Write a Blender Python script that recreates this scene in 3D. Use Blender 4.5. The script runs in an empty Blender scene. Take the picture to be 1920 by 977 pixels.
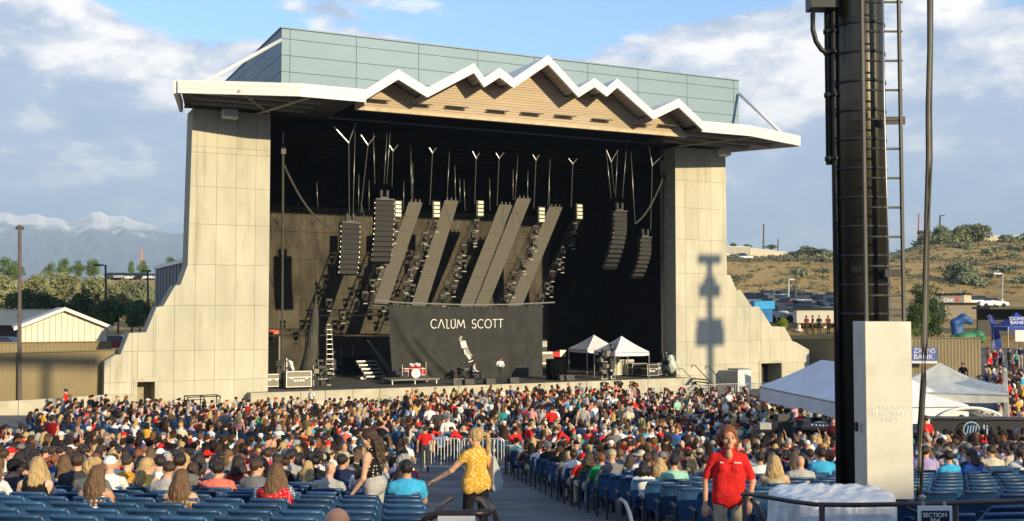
import bpy, math, random
import numpy as np
from mathutils import Vector, Matrix
random.seed(7)
S = bpy.context.scene
COL = S.collection
R = math.radians
# ---------------------------------------------------------------- camera
YAW, FPX, HORIZON = R(26), 2000.0, 577.0
EYE = 6.8
PITCH = math.atan((HORIZON - 488.5) / FPX)
cam_d = bpy.data.cameras.new('camera'); cam = bpy.data.objects.new('camera', cam_d); COL.objects.link(cam)
cam.location = (0, 0, EYE); cam.rotation_euler = (R(90) + PITCH, 0, -YAW)
cam_d.sensor_width = 36; cam_d.lens = FPX / 1920 * 36; cam_d.clip_start = .1; cam_d.clip_end = 60000
S.camera = cam
# ---------------------------------------------------------------- light: low evening sun behind the camera, a little to its right
SUN_EL, SUN_TRAVEL = R(13.4), R(-14)
sd = bpy.data.lights.new('sun', 'SUN'); sd.energy = 5.0; sd.angle = R(.55); sd.color = (1, .83, .53)
sun = bpy.data.objects.new('sun', sd); COL.objects.link(sun)
tr = Vector((math.sin(SUN_TRAVEL) * math.cos(SUN_EL), math.cos(SUN_TRAVEL) * math.cos(SUN_EL), -math.sin(SUN_EL)))
sun.rotation_euler = tr.to_track_quat('-Z', 'Y').to_euler()
W = bpy.data.worlds.new('World'); S.world = W; W.use_nodes = True
nt = W.node_tree; nt.nodes.clear()
def N(t, ty, **kw):
    n = t.nodes.new(ty)
    for k, v in kw.items():
        if k.startswith('i_'):
            n.inputs[k[2:].replace('_', ' ')].default_value = v
        else:
            setattr(n, k, v)
    return n
def ramp(t, stops, interp='LINEAR'):
    n = t.nodes.new('ShaderNodeValToRGB'); n.color_ramp.interpolation = interp
    e = n.color_ramp.elements
    while len(e) < len(stops): e.new(.5)
    for q, (p, c) in zip(e, stops): q.position = p; q.color = (*c, 1) if len(c) == 3 else c
    return n
SKY_S = .15
sky = N(nt, 'ShaderNodeTexSky', sky_type='NISHITA', sun_disc=False, sun_elevation=SUN_EL, sun_rotation=R(166), altitude=1300, air_density=1.0, dust_density=.35, ozone_density=3.0)
tc = N(nt, 'ShaderNodeTexCoord')
sep = N(nt, 'ShaderNodeSeparateXYZ'); nt.links.new(tc.outputs['Generated'], sep.inputs[0])
def mth(op, x, y):
    n = N(nt, 'ShaderNodeMath', operation=op)
    for i, q in enumerate((x, y)):
        if isinstance(q, (int, float)): n.inputs[i].default_value = q
        else: nt.links.new(q, n.inputs[i])
    return n.outputs[0]
def snoise(scale, zs, detail, rough, loc, dist=0.):
    mp = N(nt, 'ShaderNodeMapping'); mp.inputs['Scale'].default_value = (1, 1, zs); mp.inputs['Location'].default_value = loc; nt.links.new(tc.outputs['Generated'], mp.inputs[0])
    n = N(nt, 'ShaderNodeTexNoise', i_Scale=scale, i_Detail=detail, i_Roughness=rough, i_Distortion=dist); nt.links.new(mp.outputs[0], n.inputs['Vector']); return n.outputs['Fac']
big = snoise(3.4, 3.0, 12.0, .6, (.35, .2, .0), .1)          # heaps of cloud
fine = snoise(10.0, 2.2, 10.0, .62, (2.1, 4.3, .7), .1)         # their lit and shaded sides
el = N(nt, 'ShaderNodeMapRange', interpolation_type='SMOOTHSTEP'); nt.links.new(sep.outputs['Z'], el.inputs[0])
el.inputs[1].default_value = .17; el.inputs[2].default_value = .30; el.inputs[3].default_value = .17; el.inputs[4].default_value = -.06
cov = ramp(nt, [(.485, (0, 0, 0)), (.55, (1, 1, 1))], 'EASE'); nt.links.new(mth('ADD', big, el.outputs[0]), cov.inputs[0])
el2 = N(nt, 'ShaderNodeMapRange', interpolation_type='SMOOTHSTEP'); nt.links.new(sep.outputs['Z'], el2.inputs[0])
el2.inputs[1].default_value = .10; el2.inputs[2].default_value = .21; el2.inputs[3].default_value = -.055; el2.inputs[4].default_value = .045
hi = mth('ADD', mth('ADD', mth('MULTIPLY', fine, .7), mth('MULTIPLY', big, .4)), el2.outputs[0])
ccol = ramp(nt, [(.46, (1.45, 1.95, 2.75)), (.55, (1.85, 2.25, 2.95)), (.61, (3.2, 3.25, 3.5)), (.67, (4.7, 4.5, 4.3))]); nt.links.new(hi, ccol.inputs[0])
mx = N(nt, 'ShaderNodeMix', data_type='RGBA'); nt.links.new(cov.outputs[0], mx.inputs[0])
nt.links.new(sky.outputs[0], mx.inputs[6]); nt.links.new(ccol.outputs[0], mx.inputs[7])
bg = N(nt, 'ShaderNodeBackground'); bg.inputs[1].default_value = SKY_S; nt.links.new(mx.outputs[2], bg.inputs[0])
wo = N(nt, 'ShaderNodeOutputWorld'); nt.links.new(bg.outputs[0], wo.inputs[0])
S.view_settings.view_transform = 'Standard'; S.view_settings.look = 'None'; S.view_settings.gamma = 1
S.view_settings.exposure = 1.02
S.render.engine = 'CYCLES'
S.cycles.use_denoising = True; S.cycles.max_bounces = 6; S.cycles.diffuse_bounces = 3; S.cycles.glossy_bounces = 3
S.cycles.transparent_max_bounces = 12; S.cycles.transmission_bounces = 4; S.cycles.volume_bounces = 0
# ---------------------------------------------------------------- surveying helpers: a sight line of the photograph met with a plane of the place
FW = np.array([math.sin(YAW), math.cos(YAW), 0]); RT = np.array([math.cos(YAW), -math.sin(YAW), 0]); UP = np.array([0, 0, 1.])
def sight(px, py):
    u, v = (px - 960) / FPX, (488.5 - py) / FPX
    return (math.cos(PITCH) - v * math.sin(PITCH)) * FW + u * RT + (math.sin(PITCH) + v * math.cos(PITCH)) * UP
def PY(px, py, Y):
    D = sight(px, py); t = Y / D[1]; return Vector((D[0] * t, Y, EYE + D[2] * t))
def PX(px, py, X):
    D = sight(px, py); t = X / D[0]; return Vector((X, D[1] * t, EYE + D[2] * t))
def PZ(px, py, z):
    D = sight(px, py); t = (z - EYE) / D[2]; return Vector((D[0] * t, D[1] * t, z))
def PD(px, py, d):
    D = sight(px, py); t = d / (D @ FW); return Vector((D[0] * t, D[1] * t, EYE + D[2] * t))
def rd(X, Y):
    return X * RT[0] + Y * RT[1], X * FW[0] + Y * FW[1]
def xy(r, d):
    return r * RT[0] + d * FW[0], r * RT[1] + d * FW[1]
SC = (32.0, 67.0)         # middle of the stage front: the seating rows curve round it
def sst(x, a, b):
    t = np.clip((x - a) / (b - a), 0, 1); return t * t * (3 - 2 * t)
_pd = [-200, -36, -34, -30, -10, -6, 0, 8, 10.5, 12.8, 14.5, 20, 25, 38.6, 55, 65, 80]
_pz = [17.7, 17.6, 16.8, 15.0, 6.9, 5.9, 5.15, 4.2, 3.9, 3.66, 3.45, 2.8, 2.2, .95, .3, 0, 0]  # behind the camera: unseen bank, its height set to shade the front seats
_ld, _lz = [70, 80, 110, 160, 235, 245, 420, 1000, 1e5], [.5, .8, 1, 1.5, 12.6, 13.6, 14.5, 16, 20]
_rd, _rz = [70, 80, 100, 110, 190, 200, 232, 236, 330, 500, 1000, 1e5], [2.4, 2.6, 4.6, 5.3, 8.3, 9, 15.5, 17, 22, 23, 23, 23]
def gz(X, Y):
    X = np.asarray(X, float); Y = np.asarray(Y, float)
    r, d = rd(X, Y); u = r / np.maximum(d, 1)
    rho = np.hypot(X - SC[0], Y - SC[1])
    dd = np.where(d > 40, np.maximum(74.2 - rho, 30), 74.2 - rho)
    zb = np.interp(dd, _pd, _pz)
    zb = zb * (1 - sst(Y, 66.5, 71)) + .0 * sst(Y, 66.5, 71)
    flank = sst(u, .385, .45) * sst(d, 44, 62)
    zb = zb * (1 - flank) + 2.3 * flank
    side = sst(u, -.05, .15)
    zf = np.interp(d, _ld, _lz) * (1 - side) + np.interp(d, _rd, _rz) * side
    zf = zf + 5.0 * sst(u, .33, .41) * sst(d, 236, 300)
    zf = zf + .8 * np.sin(X * .021 + 1) * np.sin(Y * .017) * sst(d, 190, 300)
    w = sst(d, 74, 92)
    yard = sst(X, 0, 6) * (1 - sst(X, 61, 72)) * sst(Y, 62, 66) * (1 - sst(Y, 96, 110))
    w = w * (1 - yard)
    return zb * (1 - w) + zf * w
def ground(px, d, py=800):
    """point of the ground seen in direction px at forward distance d"""
    D = sight(px, py); k = d / (D @ FW); X, Y = D[0] * k, D[1] * k
    return Vector((X, Y, float(gz(X, Y))))
# ---------------------------------------------------------------- materials
MATS = {}
def mat(name, col, rough=.7, metal=0., var=.12, scale=3., bump=0., bscale=None, spec=.4, streak=None, alpha=None, trans=0.):
    if name in MATS: return MATS[name]
    m = bpy.data.materials.new(name); m.use_nodes = True; t = m.node_tree
    b = t.nodes['Principled BSDF']
    b.inputs['Roughness'].default_value = rough; b.inputs['Metallic'].default_value = metal
    b.inputs['Specular IOR Level'].default_value = spec
    if alpha is not None: b.inputs['Alpha'].default_value = alpha
    if trans: b.inputs['Transmission Weight'].default_value = trans
    if var > 0 or bump > 0:
        c = N(t, 'ShaderNodeTexCoord')
        mpn = N(t, 'ShaderNodeMapping'); t.links.new(c.outputs['Object'], mpn.inputs[0])
        if streak: mpn.inputs['Scale'].default_value = streak
        n = N(t, 'ShaderNodeTexNoise', i_Scale=scale, i_Detail=6.0, i_Roughness=.6); t.links.new(mpn.outputs[0], n.inputs['Vector'])
        lo = [max(0, x * (1 - var * 1.6)) for x in col]; hi = [min(1, x * (1 + var * 1.6)) for x in col]
        rp = ramp(t, [(.3, lo), (.7, hi)]); t.links.new(n.outputs['Fac'], rp.inputs[0])
        t.links.new(rp.outputs[0], b.inputs['Base Color'])
        if bump > 0:
            nb = N(t, 'ShaderNodeTexNoise', i_Scale=bscale or scale * 8, i_Detail=4.0); t.links.new(mpn.outputs[0], nb.inputs['Vector'])
            bn = N(t, 'ShaderNodeBump', i_Strength=bump, i_Distance=.05); t.links.new(nb.outputs['Fac'], bn.inputs['Height'])
            t.links.new(bn.outputs[0], b.inputs['Normal'])
    else:
        b.inputs['Base Color'].default_value = (*col, 1)
    MATS[name] = m
    return m
# ---------------------------------------------------------------- mesh helper
def wloc(o):
    v = Vector((0, 0, 0))
    while o: v += o.location; o = o.parent
    return v
class MB:
    def __init__(s): s.v, s.f, s.m = [], [], []
    def add(s, vs, fs, m=0):
        k = len(s.v); s.v += [tuple(q) for q in vs]; s.f += [tuple(i + k for i in f) for f in fs]; s.m += [m] * len(fs); return s
    def box(s, c, size, rz=0, m=0, rx=0, ry=0):
        x, y, z = [q / 2 for q in size]
        M = Matrix.Rotation(rz, 3, 'Z') @ Matrix.Rotation(ry, 3, 'Y') @ Matrix.Rotation(rx, 3, 'X'); c = Vector(c)
        vs = [c + M @ Vector((i * x, j * y, k * z)) for k in (-1, 1) for j in (-1, 1) for i in (-1, 1)]
        return s.add(vs, [(0, 2, 3, 1), (4, 5, 7, 6), (0, 1, 5, 4), (2, 6, 7, 3), (0, 4, 6, 2), (1, 3, 7, 5)], m)
    def bb(s, a, b, m=0):
        return s.box([(p + q) / 2 for p, q in zip(a, b)], [abs(q - p) for p, q in zip(a, b)], 0, m)
    def prism(s, poly, fn, m=0):
        """poly: 2D outline; fn(p, side) -> 3D for side 0/1"""
        n = len(poly); vs = [fn(p, 0) for p in poly] + [fn(p, 1) for p in poly]
        fs = [tuple(range(n))[::-1], tuple(range(n, 2 * n))] + [(i, (i + 1) % n, n + (i + 1) % n, n + i) for i in range(n)]
        return s.add(vs, fs, m)
    def tube(s, pts, r, n=6, m=0, cap=True, r2=None):
        pts = [Vector(p) for p in pts]; k = len(pts); base = len(s.v); vs = []; up = Vector((0, 0, 1))
        for i, p in enumerate(pts):
            t = (pts[min(i + 1, k - 1)] - pts[max(i - 1, 0)])
            if t.length < 1e-9: t = Vector((0, 0, 1))
            t.normalize(); a = t.cross(up)
            if a.length < .05: a = t.cross(Vector((1, 0, 0)))
            a.normalize(); b = t.cross(a)
            rr = r if not isinstance(r, (list, tuple)) else r[i]
            if r2 is not None: rr = r + (r2 - r) * i / max(k - 1, 1)
            for j in range(n):
                g = 2 * math.pi * j / n; vs.append(p + (a * math.cos(g) + b * math.sin(g)) * rr)
        fs = [(i * n + j, i * n + (j + 1) % n, (i + 1) * n + (j + 1) % n, (i + 1) * n + j) for i in range(k - 1) for j in range(n)]
        if cap: fs += [tuple(range(n))[::-1], tuple(range((k - 1) * n, k * n))]
        return s.add(vs, fs, m)
    def lathe(s, prof, c=(0, 0, 0), n=16, m=0, M=None):
        c = Vector(c); vs = []
        for r, z in prof:
            for j in range(n):
                g = 2 * math.pi * j / n; q = Vector((r * math.cos(g), r * math.sin(g), z)); vs.append(c + (M @ q if M else q))
        k = len(prof)
        fs = [(i * n + j, i * n + (j + 1) % n, (i + 1) * n + (j + 1) % n, (i + 1) * n + j) for i in range(k - 1) for j in range(n)]
        fs += [tuple(range(n))[::-1], tuple(range((k - 1) * n, k * n))]
        return s.add(vs, fs, m)
    def sheet(s, fn, nu, nv, m=0):
        vs = [fn(i / nu, j / nv) for j in range(nv + 1) for i in range(nu + 1)]
        return s.add(vs, [(j * (nu + 1) + i, j * (nu + 1) + i + 1, (j + 1) * (nu + 1) + i + 1, (j + 1) * (nu + 1) + i) for j in range(nv) for i in range(nu)], m)
    def mesh(s, name, off=(0, 0, 0)):
        me = bpy.data.meshes.new(name); o = Vector(off)
        me.from_pydata([tuple(Vector(v) - o) for v in s.v], [], s.f)
        if any(s.m): me.polygons.foreach_set('material_index', s.m)
        me.update(); return me
    def build(s, name, mats, parent=None, smooth=False):
        off = wloc(parent) if parent else Vector((0, 0, 0))
        me = s.mesh(name, off)
        return link(name, me, mats, parent, smooth)
def link(name, me, mats=None, parent=None, smooth=False):
    o = bpy.data.objects.new(name, me); COL.objects.link(o)
    if mats is not None and len(me.materials) == 0:
        for q in (mats if isinstance(mats, (list, tuple)) else [mats]): me.materials.append(q)
    if parent: o.parent = parent
    if smooth: me.polygons.foreach_set('use_smooth', [True] * len(me.polygons))
    return o
def tag(o, label=None, cat=None, group=None, kind=None):
    if label: o['label'] = label
    if cat: o['category'] = cat
    if group: o['group'] = group
    if kind: o['kind'] = kind
    return o
def thing(name, loc, label, cat, group=None, rz=0):
    o = bpy.data.objects.new(name, None); COL.objects.link(o); o.location = loc; o.rotation_euler = (0, 0, rz); o.empty_display_size = .3
    return tag(o, label, cat, group)
def copy_tree(o, parent=None):
    c = o.copy(); COL.objects.link(c); c.parent = parent
    for ch in o.children: copy_tree(ch, c)
    return c
def clip_poly(poly, x0, x1, z0, z1):
    def cut(ps, inside, inter):
        out = []
        for i in range(len(ps)):
            a, b = ps[i - 1], ps[i]
            if inside(b):
                if not inside(a): out.append(inter(a, b))
                out.append(b)
            elif inside(a): out.append(inter(a, b))
        return out
    def ix(x): return lambda a, b: (x, a[1] + (b[1] - a[1]) * (x - a[0]) / (b[0] - a[0]))
    def iz(z): return lambda a, b: (a[0] + (b[0] - a[0]) * (z - a[1]) / (b[1] - a[1]), z)
    ps = list(poly)
    for ins, it in ((lambda p: p[0] >= x0, ix(x0)), (lambda p: p[0] <= x1, ix(x1)), (lambda p: p[1] >= z0, iz(z0)), (lambda p: p[1] <= z1, iz(z1))):
        ps = cut(ps, ins, it)
        if len(ps) < 3: return []
    out = []
    for p in ps:
        if not out or abs(p[0] - out[-1][0]) + abs(p[1] - out[-1][1]) > 1e-3: out.append(p)
    if len(out) > 2 and abs(out[0][0] - out[-1][0]) + abs(out[0][1] - out[-1][1]) < 1e-3: out.pop()
    a = sum(out[i - 1][0] * out[i][1] - out[i][0] * out[i - 1][1] for i in range(len(out))) / 2 if len(out) > 2 else 0
    return out if abs(a) > .02 else []
# ================================================================ SETTING: ground
def attr_mat_ground():
    m = bpy.data.materials.new('dry_ground'); m.use_nodes = True; t = m.node_tree; b = t.nodes['Principled BSDF']
    b.inputs['Roughness'].default_value = .95; b.inputs['Specular IOR Level'].default_value = .1
    c = N(t, 'ShaderNodeTexCoord')
    n = N(t, 'ShaderNodeTexNoise', i_Scale=.045, i_Detail=9.0, i_Roughness=.68); t.links.new(c.outputs['Object'], n.inputs['Vector'])
    r1 = ramp(t, [(.30, (.20, .17, .07)), (.42, (.44, .30, .12)), (.55, (.55, .38, .16)), (.72, (.47, .35, .17))]); t.links.new(n.outputs['Fac'], r1.inputs[0])
    n2 = N(t, 'ShaderNodeTexNoise', i_Scale=1.3, i_Detail=6.0, i_Roughness=.7); t.links.new(c.outputs['Object'], n2.inputs['Vector'])
    r2 = ramp(t, [(.3, (.55, .55, .5)), (.62, (1, 1, 1))]); t.links.new(n2.outputs['Fac'], r2.inputs[0])
    mx = N(t, 'ShaderNodeMix', data_type='RGBA', blend_type='MULTIPLY'); mx.inputs[0].default_value = .8
    t.links.new(r1.outputs[0], mx.inputs[6]); t.links.new(r2.outputs[0], mx.inputs[7]); t.links.new(mx.outputs[2], b.inputs['Base Color'])
    bn = N(t, 'ShaderNodeBump', i_Strength=.9, i_Distance=.6); t.links.new(n2.outputs['Fac'], bn.inputs['Height']); t.links.new(bn.outputs[0], b.inputs['Normal'])
    return m
def polar_sheet(name, m, angs, rads, dz, kind='structure'):
    vs, fs = [], []
    for a in angs:
        for q in rads:
            x, y = xy(q * math.sin(a), q * math.cos(a)); vs.append((x, y, 0))
    V = np.array(vs); V[:, 2] = gz(V[:, 0], V[:, 1]) + dz
    k = len(rads)
    fs = [(i * k + j, i * k + j + 1, (i + 1) * k + j + 1, (i + 1) * k + j) for i in range(len(angs) - 1) for j in range(k - 1)]
    me = bpy.data.meshes.new(name); me.from_pydata(V.tolist(), [], fs); me.update()
    o = link(name, me, m, None, True); return tag(o, kind=kind)
rads = list(np.concatenate([np.arange(.2, 100, 1.5), np.arange(100, 340, 5), np.geomspace(340, 14000, 30)]))
angs = sorted(set([R(a) for a in np.arange(-34, 34.1, .6)] + [R(a) for a in np.arange(-180, -33, 6)] + [R(a) for a in np.arange(36, 181, 6)]))
ground_o = polar_sheet('ground', attr_mat_ground(), angs, rads, -.03)
ASPH = mat('asphalt', (.145, .145, .15), .9, var=.22, scale=.8, bump=.25, bscale=60, spec=.2)
def floor_sheet():
    vs, idx, fs = [], {}, []
    for i, r in enumerate(np.arange(-52, 56, 1.5)):
        for j, d in enumerate(np.arange(-4, 90, 1.5)):
            X, Y = xy(r, d)
            idx[i, j] = len(vs); vs.append((X, Y, 0))
    V = np.array(vs); V[:, 2] = gz(V[:, 0], V[:, 1]) + .05
    for (i, j), q in idx.items():
        if (i + 1, j + 1) in idx:
            c = V[q]
            if c[1] < 66.6 and math.hypot(c[0] - SC[0], c[1] - SC[1]) < 95 or (c[0] > 62 and c[1] < 84):
                fs.append((q, idx[i + 1, j], idx[i + 1, j + 1], idx[i, j + 1]))
    me = bpy.data.meshes.new('pavement'); me.from_pydata(V.tolist(), [], fs); me.update()
    tag(link('pavement', me, ASPH, None, True), kind='structure')
floor_sheet()
# ---------------------------------------------------------------- far mountains with late snow on the tops
def mountains():
    n, k = 260, 46; vs = []
    rng = np.random.RandomState(5)
    px0 = np.linspace(-900, 2900, n)
    prof = np.interp(px0, [-900, -300, 0, 40, 75, 110, 130, 165, 182, 225, 275, 330, 420, 700, 1000, 1500, 1900, 2900],
                     [440, 420, 402, 408, 401, 412, 424, 402, 394, 408, 422, 438, 452, 470, 478, 486, 490, 500])
    D0 = 9000.
    def fbm(x, s):
        o = 0
        for q in range(6): o = o + np.sin(x * s * 2 ** q + q * 1.7 + np.cos(x * s * 1.7 ** q + q * 2.3) * 1.3) / 1.75 ** q
        return o
    for i in range(n):
        for j in range(k):
            t = j / (k - 1); dist = D0 - 2600 * (1 - t)
            D = sight(px0[i], 577); D = D / (D @ FW)
            top = (577 - prof[i]) / FPX * D0
            rough = 28 * fbm(np.array(px0[i]), .055) * t ** .8
            h = top * (t ** 1.25) + rough * .55 + 60 * t * (1 - t) * float(fbm(np.array(px0[i] * 1.0 + 37 * t * 4), .09))
            if j == k - 1: h = top + rough * .45
            X, Y = D[0] * dist, D[1] * dist
            vs.append((X, Y, EYE + h - (60 if j == 0 else 0)))
    fs = [(i * k + j, (i + 1) * k + j, (i + 1) * k + j + 1, i * k + j + 1) for i in range(n - 1) for j in range(k - 1)]
    # back slope closes the body of the range
    b0 = len(vs)
    for i in range(n):
        D = sight(px0[i], 577); D = D / (D @ FW); vs.append((D[0] * 11500, D[1] * 11500, -80))
    fs += [(i * k + k - 1, (i + 1) * k + k - 1, b0 + i + 1, b0 + i) for i in range(n - 1)]
    me = bpy.data.meshes.new('mountains'); me.from_pydata(vs, [], fs); me.update()
    m = bpy.data.materials.new('mountain_rock'); m.use_nodes = True; t = m.node_tree; b = t.nodes['Principled BSDF']; b.inputs['Roughness'].default_value = 1; b.inputs['Specular IOR Level'].default_value = 0
    g = N(t, 'ShaderNodeNewGeometry'); sp = N(t, 'ShaderNodeSeparateXYZ'); t.links.new(g.outputs['Position'], sp.inputs[0])
    n1 = N(t, 'ShaderNodeTexNoise', i_Scale=.0035, i_Detail=9.0, i_Roughness=.7); t.links.new(g.outputs['Position'], n1.inputs['Vector'])
    mm = N(t, 'ShaderNodeMath', operation='MULTIPLY_ADD'); t.links.new(n1.outputs['Fac'], mm.inputs[0]); mm.inputs[1].default_value = 620; t.links.new(sp.outputs['Z'], mm.inputs[2])
    mr = N(t, 'ShaderNodeMapRange'); t.links.new(mm.outputs[0], mr.inputs[0]); mr.inputs[1].default_value = 915; mr.inputs[2].default_value = 1030
    mx = N(t, 'ShaderNodeMix', data_type='RGBA'); t.links.new(mr.outputs[0], mx.inputs[0]); mx.inputs[6].default_value = (.13, .14, .14, 1); mx.inputs[7].default_value = (.8, .78, .74, 1)
    t.links.new(mx.outputs[2], b.inputs['Base Color'])
    tag(link('mountains', me, m), kind='structure')
mountains()
# ================================================================ STAGE HOUSE
def stain(m):
    """water streaks, patches and a tone of its own for each cast panel"""
    t = m.node_tree; b = t.nodes['Principled BSDF']; src = b.inputs['Base Color'].links[0].from_socket
    g = N(t, 'ShaderNodeNewGeometry'); mp = N(t, 'ShaderNodeMapping'); mp.inputs['Scale'].default_value = (1.3, 1.3, .13); t.links.new(g.outputs['Position'], mp.inputs[0])
    n = N(t, 'ShaderNodeTexNoise', i_Scale=1.1, i_Detail=7.0, i_Roughness=.65); t.links.new(mp.outputs[0], n.inputs['Vector'])
    r = ramp(t, [(.28, (.70, .68, .63)), (.44, (.97, .97, .96)), (.7, (1.0, 1.0, 1.0))]); t.links.new(n.outputs['Fac'], r.inputs[0])
    n3 = N(t, 'ShaderNodeTexNoise', i_Scale=7.0, i_Detail=5.0, i_Roughness=.7); t.links.new(g.outputs['Position'], n3.inputs['Vector'])
    r3 = ramp(t, [(.27, (.84, .83, .80)), (.42, (1, 1, 1))]); t.links.new(n3.outputs['Fac'], r3.inputs[0])
    oi = N(t, 'ShaderNodeObjectInfo'); r2 = ramp(t, [(0, (.92, .92, .91)), (1, (1, 1, 1))]); t.links.new(oi.outputs['Random'], r2.inputs[0])
    for s_ in (r, r2, r3):
        mx = N(t, 'ShaderNodeMix', data_type='RGBA', blend_type='MULTIPLY'); mx.inputs[0].default_value = 1; t.links.new(src, mx.inputs[6]); t.links.new(s_.outputs[0], mx.inputs[7]); src = mx.outputs[2]
    t.links.new(src, b.inputs['Base Color'])
CONC = mat('board_formed_concrete', (.53, .50, .395), .9, var=.09, scale=.55, bump=.16, bscale=9, spec=.15, streak=(1, 1, .35))
stain(CONC)
CONC2 = mat('smooth_concrete', (.47, .435, .33), .9, var=.12, scale=.8, bump=.1, bscale=12, spec=.15)
CORE = mat('concrete_joint', (.34, .315, .24), .95, var=.1)
TEAL = mat('teal_metal_panel', (.195, .28, .33), .6, .0, var=.05, scale=.3, spec=.5)
TEALJ = mat('panel_joint', (.06, .10, .10), .8)
WHITE = mat('white_painted_metal', (.70, .69, .65), .5, var=.04, scale=.6)
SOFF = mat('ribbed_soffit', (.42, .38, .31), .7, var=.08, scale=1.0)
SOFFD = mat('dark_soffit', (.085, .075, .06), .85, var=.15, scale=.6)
WOOD = mat('tan_lap_siding', (.44, .345, .235), .75, var=.08, scale=.7, streak=(.3, 1, 4))
BLACK = mat('stage_black', (.012, .012, .012), .95, var=.1, spec=.05)
DARK = mat('black_steel', (.022, .022, .022), .5, var=.15, spec=.4)
STEEL = mat('galvanised_steel', (.45, .45, .43), .42, .75, var=.12, scale=4)
ALU = mat('bright_aluminium', (.50, .49, .46), .35, .7, var=.08, scale=5)
DECKM = mat('stage_deck_ply', (.10, .095, .085), .8, var=.25, scale=.7)
XL, XR, XOL, XOR = 15.9, 47.15, 10.9, 51.95      # proscenium opening and outer edges of the towers
ZC, ZT = 19.2, 19.97                             # canopy fascia, bottom and top
YP, YA, YC, YW = 68.0, 67.0, 61.3, 63.2
DECK = 1.5
def pier(name, outline, vlines, hlines, door, label, reveal):
    xs = [p[0] for p in outline]; x0, x1 = min(xs), max(xs); zb = -.6
    t = thing(name, ((x0 + x1) / 2, YP + 1, 0), label, 'concrete tower')
    dx0, dx1, dz = door
    # core with the door notch, drawn as three column bands so the doorway stays open
    mb = MB()
    for a, b, lo in ((x0, dx0, zb), (dx0, dx1, dz), (dx1, x1, zb)):
        pl = clip_poly(outline, a, b, lo, 40)
        if pl: mb.prism(pl, lambda p, s: (p[0], YP + .06 + s * 2.0, p[1]))
    mb.build('concrete_core', CORE, t)
    vl = sorted(set([x0 - 1] + vlines + [dx0, dx1, x1 + 1])); hl = sorted(set([zb] + hlines + [dz, 40]))
    g = .008
    for i in range(len(vl) - 1):
        for j in range(len(hl) - 1):
            if vl[i] >= dx0 - .01 and vl[i + 1] <= dx1 + .01 and hl[j + 1] <= dz + .01: continue
            pl = clip_poly(outline, vl[i] + g, vl[i + 1] - g, hl[j] + g, hl[j + 1] - g)
            if not pl: continue
            q = MB(); pr = random.uniform(-.008, .008)
            q.prism(pl, lambda p, s: (p[0], YP + pr + s * .09, p[1])); q.build('concrete_panel', CONC, t)
    # plain back and flank faces
    # surround of the doorway
    f = MB(); w = .22
    f.bb((dx0 - w, YP - .05, zb), (dx0 - .003, YP + .25, dz + w)); f.bb((dx1 + .003, YP - .05, zb), (dx1 + w, YP + .25, dz + w)); f.bb((dx0 - .003, YP - .048, dz + .003), (dx1 + .003, YP + .25, dz + w))
    d = f.build('door_surround', CONC2, t)
    l = MB(); l.bb((dx0, YP + 1.7, zb), (dx1, YP + 1.78, dz)); l.build('door_leaf', DARK if 'portable' in label else mat('recess_wall_tan', (.33, .29, .2), .8), d)  # closes the recess, tan in one tower and black in the other
    return t
def zof(py, px=430): return PY(px, py, YP)[2]
Lout = [(XL, -.6), (XL, ZC), (XOL + .15, ZC)] + [tuple(PY(a, b, YP)[k] for k in (0, 2)) for a, b in
        ((352, 497), (338.5, 534), (329, 535), (306, 574), (293.4, 576), (274, 623), (242, 625), (226, 665), (216.5, 665.5), (196, 677))]
Lout += [(Lout[-1][0], -.6)]
xd0, xd1 = PY(257, 740, YP)[0], PY(290, 740, YP)[0]
XJ = 15.0
pier('concrete_tower', Lout, [XJ] + [XJ - 1.22 * k for k in range(1, 8)], [zof(278), zof(289), zof(352), zof(422), zof(497), zof(573), zof(656), .9],
     (xd0, xd1, PY(272, 716, YP)[2]), 'concrete proscenium tower with stepped buttress beside the tan fence and shed', 0)
Rout = [(XR, ZC), (XR, -.6)] + [tuple(PY(a, b, YP)[k] for k in (0, 2)) for a, b in
        ((1517, 656), (1493, 642), (1486, 640), (1471, 613), (1446.5, 611.7), (1423, 575), (1409.6, 575), (1389, 544), (1381, 544), (1369, 516), (1363, 515))]
Rout.insert(2, (Rout[2][0], -.6)); Rout += [(XOR, ZC)]
xe0, xe1 = PY(1427, 700, YP)[0], PY(1465, 700, YP)[0]
pier('concrete_tower', Rout, [XR + .9] + [XR + .9 + 1.22 * k for k in range(1, 10)], [zof(340, 1310), zof(391, 1310), zof(450, 1310), zof(513, 1310), zof(575, 1310), zof(640, 1310), 1.6],
     (xe0, xe1, PY(1446, 681, YP)[2]), 'concrete proscenium tower with stepped buttress behind the white party tent and portable box', 1)
# floodlight boxes under the canopy
for (a, b, lab) in ((431, 214, 'pale loudspeaker box under the canopy above the fence side tower'), (1358, 286, 'pale loudspeaker box under the canopy above the tent side tower')):
    p = PY(a, b, YP - .6); t = thing('loudspeaker', p, lab, 'loudspeaker', 'canopy loudspeakers')
    MB().box(p, (.95, .5, .5), .15, rx=-.2).build('cabinet', WHITE, t); MB().box(p + Vector((0, .35, .2)), (.12, .5, .12)).build('bracket', STEEL, t)
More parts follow.
